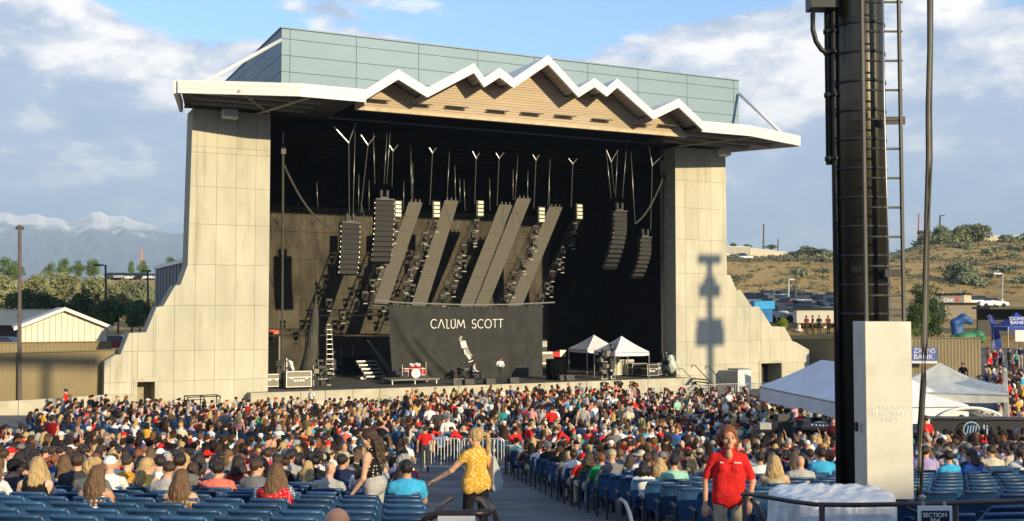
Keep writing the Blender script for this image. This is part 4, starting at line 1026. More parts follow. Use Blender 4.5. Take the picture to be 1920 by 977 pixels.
# stair unit, black riser, leaning ramp
rs = thing('black_riser', on(640, 703), 'black cloth fronted riser with a pair of chrome posts on top', 'platform')
a = on(636, 702)
MB().bb(a, a + Vector((2.4, 2.2, 1.35))).build('platform_body', BLACK, rs)
for dx in (.25, 1.2): MB().tube([a + Vector((dx, .3, 1.35)), a + Vector((dx, .3, 2.2))], .03, 5).build('chrome_post', ALU, rs)
st = thing('stair_unit', on(690, 711), 'five step aluminium stage stairs beside the leaning ramp', 'stairs')
a = on(672, 712)
for k in range(5):
    z = .22 + .27 * k; x = .62 - .10 * k; c = a + Vector((x + .75, .15 + .27 * k, z))
    MB().box(c, (1.5, .3, .06)).build('tread', STEEL, st); MB().box(c + Vector((0, -.15, -.02)), (1.52, .02, .1)).build('nosing', ALU, st)
    MB().box(c + Vector((0, .1, -.13)), (1.42, .03, .2)).build('riser_board', DARK, st)
for s in (0, 1): MB().tube([a + Vector((.62 + s * 1.5, 0, .1)), a + Vector((.22 + s * 1.5, 1.35, 1.35))], .05, 4).build('stringer', ALU, st)
MB().bb(a + Vector((.3, .35, 0)), a + Vector((2.0, 1.4, .16))).build('base_frame', STEEL, st)
a, b = on(742, 710), PY(690, 640, 76)
o = MB().prism([(0, 0), (1, 0), (1, 1), (0, 1)], lambda p, s: a.lerp(b, p[1]) + Vector(((p[0] - .5) * .75 * (1 - .85 * p[1]), s * .12, .06))).build('ramp', mat('ramp_board', (.13, .13, .12), .7))
tag(o, 'grey ramp board leaning up into the dark beside the stairs', 'ramp')
# drum riser and kit
a = on(733, 722)
t = thing('drum_riser', a, 'low grey riser under the red drum kit', 'platform')
MB().bb(a + Vector((0, 0, .28)), a + Vector((3.6, 2.2, .36))).build('riser_top', CASE, t)
for dx in (.15, 1.8, 3.4):
    for dy in (.15, 2.0): MB().tube([a + Vector((dx, dy, 0)), a + Vector((dx, dy, .28))], .05, 5).build('leg', STEEL, t)
kb = a + Vector((2.1, 1.0, .36)); dk = thing('drum_kit', kb, 'red lacquered drum kit with chrome stands on the low riser', 'drum kit')
def drum(c, r, h, M, nm='drum'):
    o = MB().lathe([(r, -h / 2), (r, h / 2)], c, 18, M=M).build(nm, RED, dk, False)
    MB().lathe([(r * .97, -h / 2 - .01), (r * 1.02, -h / 2 + .03), (r * 1.02, -h / 2 - .02), (0, -h / 2 - .015)], c, 18, M=M).lathe([(r * .97, h / 2 + .01), (r * 1.02, h / 2 - .03), (r * 1.02, h / 2 + .02), (0, h / 2 + .015)], c, 18, M=M).build('hoop_and_head', HEADM, o)
I3 = Matrix.Identity(3)
drum(kb + Vector((.0, 0, .34)), .33, .5, Matrix.Rotation(R(90), 3, 'X'), 'bass_drum'); drum(kb + Vector((-.2, .05, .82)), .19, .24, Matrix.Rotation(R(25), 3, 'X')); drum(kb + Vector((.24, .05, .82)), .21, .26, Matrix.Rotation(R(25), 3, 'X'))
drum(kb + Vector((.62, .25, .42)), .26, .45, I3); drum(kb + Vector((-.6, .15, .58)), .22, .18, I3)
for dx, dy, z in ((-.95, -.1, 1.0), (-.55, -.2, .62), (.5, -.25, .8), (.85, 0, 1.15)):
    b_ = kb + Vector((dx, dy, 0)); m = MB().tube([b_ + Vector((0, 0, .2)), b_ + Vector((0, 0, z))], .018, 5)
    for q in range(3): g_ = q * 2.1; m.tube([b_ + Vector((0, 0, .35)), b_ + Vector((.25 * math.cos(g_), .25 * math.sin(g_), 0))], .014, 4)
    o = m.build('stand', ALU, dk)
    if z > .9: MB().lathe([(0, .02), (.08, .015), (.24, 0), (.24, -.005)], b_ + Vector((0, 0, z)), 16).build('cymbal', mat('cymbal_bronze', (.5, .36, .14), .3, .8), o)
# wedges along the front, gear stack, draped speaker, amplifier racks
for k, (px, py, lab) in enumerate(((852, 722, 'grey wedge monitor in front of the piano'), (872, 722, 'black wedge monitor beside the grey one'), (912, 721, 'wedge monitor between the piano and the singer'), (957, 719, 'wedge monitor beside the singer at the deck edge'), (1062, 714, 'wedge monitor near the draped speaker stack'), (1050, 714, 'wedge monitor at the foot of the draped speaker stack'))):
    p = on(px, py); o = MB().prism([(0, 0), (.55, 0), (.5, .28), (.12, .42)], lambda q, s: p + Vector((s * .75, q[0], q[1])), 0).build('monitor_wedge', CASE if k == 0 else SPK); tag(o, lab, 'monitor', 'stage monitor wedges')
    c_ = MB().add([p + Vector((.05, -.004, .02)), p + Vector((.7, -.004, .02)), p + Vector((.7, .105, .39)), p + Vector((.05, .105, .39))], [(0, 1, 2, 3)]).build('grille', DARK, o)
    c_.location = -o.location if False else c_.location
p = on(1011, 703); t = thing('equipment_rack', p, 'stack of pale amplifier racks beside the banner edge', 'rack')
for k, (w, h, z, m) in enumerate(((1.3, .75, 0, CASED), (1.35, .2, .8, ALU), (1.3, .5, 1.05, CASE), (1.2, .2, 1.6, ALU), (.7, .9, 1.85, CASED))): MB().bb(p + Vector((0, 0, z)), p + Vector((w, .8, z + h))).build('rack_unit', m, t)
for k in range(3):
    for j in range(3): MB().bb(p + Vector((.3 + .14 * j, -.02, 2.2 + .15 * k)), p + Vector((.4 + .14 * j, -.003, 2.31 + .15 * k))).build('panel_light', PRINT, t)
p = on(1034, 700); t = thing('red_case', p + Vector((0, 0, 1.25)), 'red and silver case lid on the draped stack', 'case'); MB().bb(p + Vector((-.1, 0, 1.3)), p + Vector((.75, .7, 1.72))).build('red_side', RED, t); MB().bb(p + Vector((.78, 0, 1.3)), p + Vector((1.35, .7, 1.85))).build('silver_side', ALU, t)
p = on(1036, 713); q = MB().sheet(lambda u, v: p + Vector(((u - .5) * 1.15 * (1.15 - .15 * v) + .6, .1 * math.sin(u * 25) * (1 - v), 1.5 * v)), 30, 4).bb(p + Vector((.05, .1, 0)), p + Vector((1.15, 1.1, 1.5)))
tag(q.build('draped_speaker', VELV, None, True), 'speaker stack under a black drape near the deck edge', 'loudspeaker')
AMP = mat('pale_amp_frame', (.62, .59, .46), .7, var=.06); GRIL = mat('amp_grille_cloth', (.34, .33, .27), .9, var=.12)
for k, (px, py, w, h, lab) in enumerate(((1145, 706, .85, 1.9, 'tall cream equipment cabinet at the tent leg'), (1161, 705, .75, 1.25, 'cream framed amplifier cabinet inside the front tent'), (1174, 705, .72, 1.25, 'second cream framed amplifier cabinet inside the front tent'))):
    p = on(px, py); t = thing('amplifier_cabinet', p, lab, 'amplifier', 'cream cabinets in the tent'); MB().bb(p + Vector((0, 0, .08)), p + Vector((w, .5, h))).build('cabinet', AMP, t)
    if k: MB().bb(p + Vector((.07, -.02, .15)), p + Vector((w - .07, -.003, h - .08))).build('grille', GRIL, t)
    else: MB().bb(p + Vector((.15, -.02, .6)), p + Vector((.4, -.003, .85))).build('vent', DARK, t)
def tent(name, corners, ze, zp, zg, m, label, val=.28, ridge=None, legm=None, cat='tent', sag=.0, alpha=False, legs=(0, 1, 2, 3)):
    cs = [Vector((c[0], c[1], 0)) for c in corners]; cen = sum(cs, Vector()) / 4
    t = thing(name, (cen.x, cen.y, zg), label, cat)
    rp = [cen, cen] if ridge is None else [cs[0].lerp(cs[1], ridge).lerp(cs[3].lerp(cs[2], ridge), .5), cs[0].lerp(cs[1], 1 - ridge).lerp(cs[3].lerp(cs[2], 1 - ridge), .5)]
    # slope faces are subdivided so the cloth can sag between the poles
    q = MB()
    for i in range(4):
        a, b = cs[i], cs[(i + 1) % 4]
        ta, tb = {0: (rp[0], rp[1]), 1: (rp[1], rp[1]), 2: (rp[1], rp[0]), 3: (rp[0], rp[0])}[i]
        def f(u, v):
            e = a.lerp(b, u); tt = ta.lerp(tb, u); p = e.lerp(tt, v); return Vector((p.x, p.y, ze + (zp - ze) * v - sag * math.sin(math.pi * v) - sag * .5 * math.sin(math.pi * u) * (1 - v) * (1 + .4 * math.sin(9 * u))))
        q.sheet(f, 10, 8)
    q.build('roof_cloth', m, t, True)
    for i in range(4):
        a, b = cs[i], cs[(i + 1) % 4]
        MB().sheet(lambda u, v: Vector((a.lerp(b, u).x, a.lerp(b, u).y, ze - sag * .5 * math.sin(math.pi * u) * (1 + .4 * math.sin(9 * u)) - val * v)) + Vector((.02 * math.sin(u * 30), .02 * math.cos(u * 23), 0)) * v, 12, 2).build('valance', m, t, True)
    for i in legs:
        c = cs[i].lerp(cen, .01); MB().tube([(c.x, c.y, zg), (c.x, c.y, ze)], .04, 6).build('leg', legm or ALU, t)
    for i in range(4):
        a, b = cs[i], cs[(i + 1) % 4]; MB().tube([(a.x, a.y, ze - .06), (b.x, b.y, ze - .06)], .025, 5).build('frame_bar', legm or ALU, t)
    return t
TENTW = mat('white_tent_cloth', (.74, .73, .76), .8, var=.05, scale=2)
c = on(1153, 712); tent('pop_up_tent', [(c.x, c.y), (c.x + 3, c.y), (c.x + 3, c.y + 3), (c.x, c.y + 3)], D0 + 2.0, D0 + 3.15, D0, TENTW, 'white pop up tent on the deck sheltering cream amplifiers', sag=.06)
c = on(1101, 703); tent('pop_up_tent', [(c.x, c.y), (c.x + 3, c.y), (c.x + 3, c.y + 3), (c.x, c.y + 3)], D0 + 2.0, D0 + 3.1, D0, TENTW, 'white pop up tent on the deck, behind and half hidden by its twin', sag=.06)
# exit sign and doorway on the side of the back wall
p = PY(514, 622, 82.9); tag(MB().box(p, (.75, .1, .35)).build('exit_sign', mat('exit_sign_red', (.6, .12, .05), .5)), 'red exit sign on the back wall above the dark doorway', 'sign')
p = PY(509, 632, 82.95); t = thing('doorway', (p.x, 82.9, D0), 'dark doorway in the stage back wall under the red sign', 'door')
MB().bb((p.x - .55, 82.86, D0), (p.x + .55, 82.97, p.z)).build('door_leaf', BLACK, t)
for s in (-.6, .6): MB().bb((p.x + s - .05, 82.84, D0), (p.x + s + .05, 82.97, p.z + .1)).build('door_jamb', CASE, t)
# performers
person(on(938, 714), -YAW + math.pi + .1, 'st_turn', 'white', 'short', 'dark brown', 'b', 'charcoal', 'long', ('cap', 'dark red'), 1.0, 'singer in white jacket and dark red cap standing before the banner')
pp = on(893, 713)
person(pp + Vector((0, .35, 0)), -1.9, 'sit_m_look', 'white', 'short', 'brown', 'a', 'black', 'long', None, 1.0, 'musician in white shirt seated at the black stage piano')
t = thing('stage_piano', pp + Vector((-.5, -.2, 0)), 'black stage piano on crossed legs in front of the banner', 'piano')
a = pp + Vector((-1.1, -.25, 0))
MB().bb(a + Vector((0, 0, .72)), a + Vector((.42, 1.3, .86))).build('keyboard_body', DARK, t); MB().bb(a + Vector((.22, .1, .862)), a + Vector((.4, 1.2, .872))).build('keys', PRINT, t)
for s in (0.2, 1.1): MB().tube([a + Vector((0, s, 0)), a + Vector((.42, s, .72))], .03, 5).tube([a + Vector((.42, s, 0)), a + Vector((0, s, .72))], .03, 5).build('crossed_leg', DARK, t)
MB().bb(pp + Vector((-.25, .1, .38)), pp + Vector((.25, .6, .46))).tube([pp + Vector((0, .35, 0)), pp + Vector((0, .35, .4))], .06, 6).build('piano_stool', DARK, t)
for k, (px, py, h) in enumerate(((925, 714, 1.45), (870, 716, 1.3))):
    p = on(px, py); t = thing('microphone_stand', p, ['thin microphone stand in front of the singer', 'thin microphone stand beside the stage piano'][k], 'microphone'); MB().tube([p, p + Vector((0, 0, h))], .014, 5).build('pole', DARK, t); MB().lathe([(0, 0), (.16, 0), (.16, .02), (0, .03)], p, 10).build('base', DARK, t); MB().tube([p + Vector((0, 0, h)), p + Vector((.1, .12, h + .08))], .03, 6).build('microphone', STEEL, t)
# ================================================================ BACKGROUND: fences, sheds, trees, cars, hill
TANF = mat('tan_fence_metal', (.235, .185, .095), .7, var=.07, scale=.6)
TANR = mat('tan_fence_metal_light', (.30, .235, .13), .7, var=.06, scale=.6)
def fence(name, A, B, h, m, label, step=.55, cat='fence'):
    """A, B ground ends; ribbed sheet panels, each rib a real fold"""
    A, B = Vector(A), Vector(B); d = (B - A); L = math.hypot(d.x, d.y); t = thing(name, A.lerp(B, .5), label, cat)
    nx, ny = -d.y / L, d.x / L
    if nx * A.x + ny * A.y > 0: nx, ny = -nx, -ny
    np_ = max(1, int(L / 2.4)); 
    for k in range(np_):
        q = MB(); a, b = A.lerp(B, k / np_), A.lerp(B, (k + 1) / np_); n = 48; vs = []
        for i in range(n + 1):
            p = a.lerp(b, i / n); off = (.0, .014, .014, .0)[i % 4]
            vs += [(p.x + nx * off, p.y + ny * off, p.z - .4), (p.x + nx * off, p.y + ny * off, p.z + h)]
        q.add(vs, [(2 * i, 2 * i + 2, 2 * i + 3, 2 * i + 1) for i in range(n)]); q.build('fence_panel', m, t)
    q = MB().tube([A + Vector((nx * .02, ny * .02, h + .03)), B + Vector((nx * .02, ny * .02, h + .03))], .05, 4); q.build('top_rail', m, t)
    return t
def gp(px, py, d): return PD(px, py, d)
def gpz(px, d, z): p = PD(px, 700, d); return Vector((p.x, p.y, z))
a0, a1 = gp(-60, 757, 60), gp(219, 741, 65.5); zt0 = gp(-60, 667, 60).z
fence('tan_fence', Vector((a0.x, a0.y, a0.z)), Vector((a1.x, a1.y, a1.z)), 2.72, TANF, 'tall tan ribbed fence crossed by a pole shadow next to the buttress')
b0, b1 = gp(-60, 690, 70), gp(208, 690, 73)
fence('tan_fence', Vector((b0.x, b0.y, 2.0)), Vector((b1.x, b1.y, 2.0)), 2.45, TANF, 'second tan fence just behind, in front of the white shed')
lw = thing('low_wall', gpz(60, 58, .4), 'low pale concrete wall below the tan fence and buttress', 'wall')
pts = [gp(-80, 757, 58.6), gp(90, 748, 60.5), gp(190, 741, 62.5), gp(255, 740, 63.6)]
for k in range(3):
    for j in range(3):
        p, q = pts[k].lerp(pts[k + 1], j / 3 + .003), pts[k].lerp(pts[k + 1], (j + 1) / 3 - .003); dr = (q - p); nn = Vector((-dr.y, dr.x, 0)).normalized() * .3
        MB().add([(p.x, p.y, -.5), (q.x, q.y, -.5), (q.x, q.y, q.z), (p.x, p.y, p.z), (p.x + nn.x, p.y + nn.y, -.5), (q.x + nn.x, q.y + nn.y, -.5), (q.x + nn.x, q.y + nn.y, q.z), (p.x + nn.x, p.y + nn.y, p.z)],
                 [(0, 1, 2, 3), (5, 4, 7, 6), (3, 2, 6, 7), (4, 0, 3, 7), (1, 5, 6, 2), (4, 5, 1, 0)]).build('concrete_block', CONC2, lw)
# fences beyond the far tower
f0, f1 = gpz(1484, 92, 1.55), gpz(1712, 80, 1.95)
fence('tan_fence', f0, f1, 2.5, TANR, 'tan ribbed fence running from the buttress to the black pole')
f0, f1 = gpz(1690, 72, 2.35), gpz(1840, 70.5, 2.35)
fence('tan_fence', f0, f1, 2.42, TANR, 'tan ribbed fence carrying the blue bank sign')
SB = mat('sign_blue', (.10, .14, .38), .6)
def flat_text(body, size, p, rz, parent, m, name='lettering', align='LEFT', tilt=R(90), ext=.004, font_space=1.0):
    c = bpy.data.curves.new(name, 'FONT'); c.body = body; c.size = size; c.extrude = ext; c.align_x = align; c.space_line = .85
    o = bpy.data.objects.new(name, c); COL.objects.link(o); dg = bpy.context.evaluated_depsgraph_get(); me = bpy.data.meshes.new_from_object(o.evaluated_get(dg)); bpy.data.objects.remove(o)
    me.materials.clear(); me.materials.append(m); o = bpy.data.objects.new(name, me); COL.objects.link(o)
    if parent: o.parent = parent; o.location = Vector(p) - wloc(parent)
    else: o.location = p
    o.rotation_euler = (tilt, 0, rz); return o
p0 = gp(1708, 676, 71.2); p1 = gp(1756, 676, 70.9); top_ = gp(1708, 650, 71.2).z; dv = (p1 - p0); rzs = math.atan2(dv.y, dv.x); w_ = math.hypot(dv.x, dv.y)
fr = Vector((math.sin(rzs), -math.cos(rzs), 0))
t = thing('bank_sign', p0, 'blue sign with white lettering hung on the tan fence', 'sign')
p0 = p0 + fr * .25; c = p0 + (p1 - Vector(wloc(t))) * .5; c.z = (p0.z + top_) / 2
MB().box(c, (w_, .06, top_ - p0.z), rzs).build('board', SB, t); MB().box(Vector((c.x, c.y, p0.z - .09)) + fr * .002, (w_, .06, .16), rzs).build('white_strip', PRINT, t)
dx = Vector((math.cos(rzs), math.sin(rzs), 0))
flat_text('ZIONS\nBANK', .47, c - dx * (w_ * .43) + fr * .036 + Vector((0, 0, .06)), rzs, t, PRINT)
# white shed
SH = mat('cream_sheet_metal', (.68, .64, .53), .6, var=.04, scale=1); SHR = mat('shed_roof_metal', (.44, .41, .36), .5, .2, var=.06)
YS = 80.6
def S_(px, py, Y=YS): return PY(px, py, Y)
t = thing('white_shed', S_(118, 650), 'cream metal shed with gabled roof behind the tan fence', 'shed')
el, apx, er = S_(37, 612), S_(115, 581), S_(201, 616); apx.x = (el.x + er.x) / 2; er.z = el.z
n = 15
for k in range(n):
    x0, x1 = el.x + (er.x - el.x) * k / n + .012, el.x + (er.x - el.x) * (k + 1) / n - .012
    zz_ = lambda x: el.z + (apx.z - el.z) * (1 - abs(x - apx.x) / (apx.x - el.x))
    MB().prism([(x0, -.5), (x1, -.5), (x1, zz_(x1)), (x0, zz_(x0))], lambda p, s: (p[0], YS + .1 * s - .02 * (k % 2), p[1])).build('wall_panel', SH, t)
MB().bb((el.x + .02, YS + .11, -.5), (er.x - .02, YS + 9, el.z - .02)).build('wall_body', SH, t)
for s, e in ((-1, el), (1, er)):
    MB().prism([(e.x + s * .35, e.z - .2), (apx.x, apx.z + .02), (apx.x, apx.z + .17), (e.x + s * .35, e.z - .05)], lambda p, q: (p[0], YS - .45 + q * 9.8, p[1])).build('roof_side', SHR, t)
    MB().prism([(e.x + s * .37, e.z - .28), (apx.x, apx.z - .06), (apx.x, apx.z + .19), (e.x + s * .37, e.z - .03)], lambda p, q: (p[0], YS - .5 + q * .045, p[1])).build('barge_board', WHITE, t)
# poles
def pole(px, y0, d, zb, r, label, m, arm=None, cat='pole', name='light_pole', arms=1):
    a = PD(px, y0, d); b = PD(px + 1, 700, d); t = thing(name, (b.x, b.y, zb), label, cat)
    MB().tube([(b.x, b.y, zb), (a.x, a.y, a.z)], r, 8, r2=r * .75).build('shaft', m, t)
    MB().lathe([(0, 0), (r * 2, 0), (r * 2, .1), (r * 1.2, .25), (0, .25)], (b.x, b.y, zb), 8).build('base_plate', m, t)
    if arm:
        e = Vector((a.x, a.y, a.z)) + Vector(tuple(RT)) * arm
        MB().tube([(a.x, a.y, a.z - .05), e - Vector((0, 0, .02))], r * .5, 5).build('arm', m, t); MB().box(e, (1.1, .45, .2), -YAW).build('lamp_head', m, t)
    return t
RUST = mat('weathered_brown_steel', (.11, .085, .075), .7, var=.15)
t = pole(37, 432, 61.5, .6, .125, 'thick brown pole with a small cap beside the shed gable', RUST)
p = PD(37, 428, 61.5); MB().lathe([(0, -.1), (.2, -.08), (.24, .02), (.17, .12), (0, .2)], p, 10).build('cap', RUST, t)
pole(198, 497, 130, 1.2, .16, 'dark lamp post with one arm above the dark bushes', DARK, -.9)
pole(277, 508, 130, 1.2, .14, 'dark lamp post without arm next to the grey building', DARK, -.2)
pole(264, 467, 420, 14.5, .55, 'red and white radio mast far beyond the parked cars', mat('mast_orange', (.45, .2, .13), .7), cat='mast', name='radio_mast')
pole(1492, 516, 150, 6.5, .14, 'brown lamp post in the car park below the hill', RUST, -.9); pole(1479, 524, 160, 7, .12, 'thin pale lamp post beside the brown one in the car park', STEEL, .5)
pole(1432, 420, 420, 22, .4, 'tall utility pole with cross arms on the skyline', RUST, cat='utility pole', name='utility_pole')
pole(1459, 448, 420, 22, .3, 'short utility pole on the skyline near the warehouse', RUST, cat='utility pole', name='utility_pole')
pole(1723, 400, 420, 26, .35, 'red mast on the skyline between the ladder and the cable', mat('mast_red', (.4, .12, .1), .7), cat='mast', name='radio_mast')
pole(1763, 404, 330, 26, .3, 'twin headed lamp post on the hill crest', DARK, .9)
pole(1880, 513, 170, 8, .15, 'pale lamp post on the shaded hillside', STEEL, -.9); pole(1768, 548, 150, 6, .1, 'thin flag pole by the shop sign', STEEL); pole(1800, 540, 160, 7, .1, 'thin white pole beside the shop sign', STEEL)
# two floodlight towers outside the picture whose shadows fall on the buttress and on the fence
def flood(x, y, zt, label, levels):
    z0 = float(gz(x, y)); t = thing('floodlight_tower', (x, y, z0), label, 'light tower'); M_ = DARK
    MB().tube([(x, y, z0), (x, y, zt)], .38, 10, r2=.26).build('shaft', M_, t)
    for z, w, h in levels: MB().box((x, y, z), (w, .7, h)).build('lamp_bank', M_, t)
    return t
sh = lambda p, L: (p.x - math.sin(SUN_TRAVEL) * L, p.y - math.cos(SUN_TRAVEL) * L, p.z + math.tan(SUN_EL) * L)
x_, y_, z_ = sh(PY(1330, 480, YP), 62); dz_ = math.tan(SUN_EL) * 62
lv = lambda py: PY(1330, py, YP).z + dz_
flood(x_, y_, lv(478), 'floodlight tower standing beyond the picture edge on the tent side', [(lv(486), 2.1, .6), (lv(545), 1.9, .9), (lv(535), 1.0, 1.2), (lv(607), 2.3, .7), (lv(632), 2.6, 1.3)])
x_, y_, z_ = sh(gp(96, 670, 62), 84); flood(x_, y_, z_ + .3, 'floodlight tower standing behind the audience terrace', [(z_, 6.5, .7)])
# ---------------------------------------------------------------- trees
def leafm(name, c, v=.35): return mat(name, c, .75, var=v, scale=.9, spec=.25)
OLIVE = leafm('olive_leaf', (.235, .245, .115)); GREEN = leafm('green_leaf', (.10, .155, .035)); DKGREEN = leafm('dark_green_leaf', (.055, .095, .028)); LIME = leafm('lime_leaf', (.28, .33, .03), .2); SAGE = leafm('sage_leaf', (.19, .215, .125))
BARK = mat('bark', (.09, .065, .045), .95, var=.2)
CROWN = {}
def crown_mesh(kind, seed, n, leaf):
    if (kind, seed) in CROWN: return CROWN[kind, seed]
    rng = np.random.RandomState(seed); cl = []
    for k in range(26):
        u = rng.normal(size=3); u /= np.linalg.norm(u); rr = rng.uniform(.35, .82)
        c = u * rr * A3(.5, .5, .5); c[2] = c[2] * (1.05 if kind != 'upright' else 1.15)
        cl.append((c, rng.uniform(.12, .25)))
    q = n // len(cl); Vs = []
    for c, r in cl:
        d = rng.normal(size=(q, 3)); d /= np.linalg.norm(d, axis=1)[:, None]
        Vs.append(c + d * r * (rng.uniform(.25, 1.12, (q, 1)) ** .6) * A3(1, 1, .85))
    P_ = np.concatenate(Vs); a = rng.normal(size=P_.shape); a /= np.linalg.norm(a, axis=1)[:, None]; b = np.cross(a, rng.normal(size=P_.shape)); b /= np.linalg.norm(b, axis=1)[:, None]
    s = leaf * rng.uniform(.6, 1.4, (len(P_), 1)); V = np.stack([P_ - a * s - b * s * .6, P_ + a * s - b * s * .6, P_ + a * s * .8 + b * s * .6, P_ - a * s * .8 + b * s * .6], 1).reshape(-1, 3)
    F = np.arange(len(V)).reshape(-1, 4); me = bpy.data.meshes.new('crown'); me.from_pydata(V.tolist(), [], F.tolist()); me.update(); CROWN[kind, seed] = me; return me
def tree(px, ytop, ybot, wpx, d, m, label, kind='round', seed=1, n=4200, leaf=.03, name='tree', group=None, cat='tree'):
    a, b = PD(px, ytop, d), PD(px, ybot, d); gzz = float(gz(b.x, b.y)); zb = min(b.z, gzz + .0) if b.z < gzz + 6 else gzz
    H = a.z - b.z; w = wpx / FPX * d
    t = thing(name, (b.x, b.y, zb), label, cat, group)
    c = bpy.data.objects.new('crown', crown_mesh(kind, seed, n, leaf)); COL.objects.link(c); c.parent = t
    if len(c.data.materials) == 0: c.data.materials.append(m)
    c.material_slots[0].link = 'OBJECT'; c.material_slots[0].material = m
    c.location = (0, 0, (a.z + b.z) / 2 - zb); c.scale = (w, w, H * 1.02); c.rotation_euler = (0, 0, seed * 1.3 + px)
    q = MB(); q.tube([(b.x, b.y, zb - .3), (b.x + .1, b.y, b.z + H * .35), (b.x, b.y, b.z + H * .7)], [w * .035, w * .028, w * .012], 6)
    for s in (-1, 1): q.tube([(b.x, b.y, b.z + H * .25), (b.x + s * w * .2, b.y + w * .1 * s, b.z + H * .6)], [w * .022, w * .008], 5)
    q.build('trunk', BARK, t); return t
G1 = 'silvery trees along the berm'
for k, (px, yt, yb, w, d, m, kd, sd, lab) in enumerate([
    (12, 508, 575, 62, 150, OLIVE, 'round', 1, 'silver green tree at the picture edge behind the trailer'), (68, 516, 572, 60, 165, OLIVE, 'round', 2, 'pale olive tree standing behind the brown pole'), (118, 507, 560, 66, 175, OLIVE, 'round', 3, 'yellowish olive tree above the shed apex'),
    (178, 517, 570, 58, 170, OLIVE, 'round', 4, 'silver green tree behind the armed lamp post'), (222, 521, 575, 62, 168, OLIVE, 'round', 1, 'broad olive tree beside the armed lamp post'), (262, 528, 582, 56, 160, SAGE, 'round', 2, 'sage tree next to the lamp post without arm'), (300, 535, 585, 40, 165, OLIVE, 'round', 3, 'olive tree half hidden by the grey building'),
    (44, 540, 600, 70, 135, DKGREEN, 'round', 4, 'dark bush standing in for tree shade beside the brown pole'), (100, 545, 603, 74, 130, DKGREEN, 'round', 1, 'dark bush standing in for tree shade directly above the shed'), (150, 550, 608, 70, 128, DKGREEN, 'round', 2, 'dark bush standing in for tree shade behind the shed roof slope'), (198, 556, 612, 64, 126, DKGREEN, 'round', 3, 'dark bush standing in for tree shade around the lamp post foot'), (246, 562, 615, 60, 126, DKGREEN, 'round', 4, 'dark bush standing in for tree shade above the red car'), (276, 560, 612, 50, 130, DKGREEN, 'round', 1, 'dark bush standing in for tree shade between the lamp post and grey building')]):  # dark leaf colour here stands for the shade under the olive trees
    tree(px, yt, yb, w, d, m, lab, kd, sd, group=G1 if m is not DKGREEN else 'dark bushes standing in for tree shade behind the shed')
for k, (px, yt, yb, w, d, sd, lab) in enumerate([(10, 484, 530, 40, 255, 5, 'leafy green tree at the picture edge on the berm'), (30, 488, 530, 30, 255, 6, 'green tree behind the brown pole on the berm'), (93, 492, 522, 26, 262, 7, 'small green tree, first of the row under the mountains'), (120, 486, 522, 30, 262, 5, 'green tree, second of the row under the mountains'), (146, 488, 522, 26, 262, 6, 'green tree, third of the row under the mountains'), (176, 485, 522, 34, 262, 7, 'tallest green tree in the row under the mountains'), (246, 490, 520, 14, 262, 5, 'slim green tree beside the radio mast'), (268, 488, 522, 24, 262, 6, 'rounded green tree below the radio mast'), (322, 482, 500, 28, 262, 7, 'green treetop showing over the grey building'), (344, 484, 500, 16, 262, 5, 'small treetop touching the tower edge')]):
    tree(px, yt, yb, w, d, GREEN, lab, 'round', sd, 1800, .026, group='green trees on the berm')
for k, (px, yt, yb, w, d, m, sd, lab) in enumerate([(1738, 428, 462, 44, 290, SAGE, 1, 'grey green tree on the crest just beyond the ladder'), (1768, 424, 460, 46, 290, SAGE, 2, 'dark sage tree on the crest beside the hanging cable'), (1800, 420, 458, 44, 292, OLIVE, 3, 'sage tree in the middle of the crest group'), (1830, 418, 456, 52, 292, SAGE, 4, 'rounded olive tree at the end of the crest group'), (1902, 455, 498, 44, 270, SAGE, 1, 'sage bush at the picture edge on the hill'), (1806, 490, 548, 76, 215, SAGE, 2, 'large silvery bush on the hill slope below the crest'),
    (1520, 460, 490, 54, 285, SAGE, 3, 'sage scrub on the hill beside the black pole'), (1490, 470, 490, 34, 285, SAGE, 4, 'low scrub bush near the warehouse end'), (1550, 464, 492, 50, 280, SAGE, 1, 'scrub bush on the hill touching the black pole'), (1545, 494, 508, 34, 245, SAGE, 2, 'small scrub on the slope under the hill scrub'), (1885, 440, 456, 26, 300, SAGE, 3, 'small bush on the skyline near the picture edge'), (1684, 478, 500, 30, 260, SAGE, 2, 'scrub seen through the ladder'),
    (1400, 458, 466, 22, 420, GREEN, 5, 'far treetop above the warehouse roof'), (1446, 458, 468, 26, 420, GREEN, 6, 'far treetop beside the tall utility pole'), (1376, 455, 466, 16, 420, GREEN, 7, 'far small treetop at the warehouse corner')]):
    tree(px, yt, yb, w, d, m, lab, 'round', sd, 2600, .022, group='scrub and trees on the dry hill')
tree(1738, 532, 642, 82, 92, DKGREEN, 'dense dark green tree behind the fence and hanging cable', 'upright', 9, 7000, .016); tree(1722, 560, 640, 50, 90, GREEN, 'leafy green tree merging with the dense dark tree', 'upright', 10, 5000, .018)
tree(1466, 596, 616, 26, 95, LIME, 'round lime green bush just above the stepped buttress', 'round', 11, 2400, .03, name='bush', cat='bush')
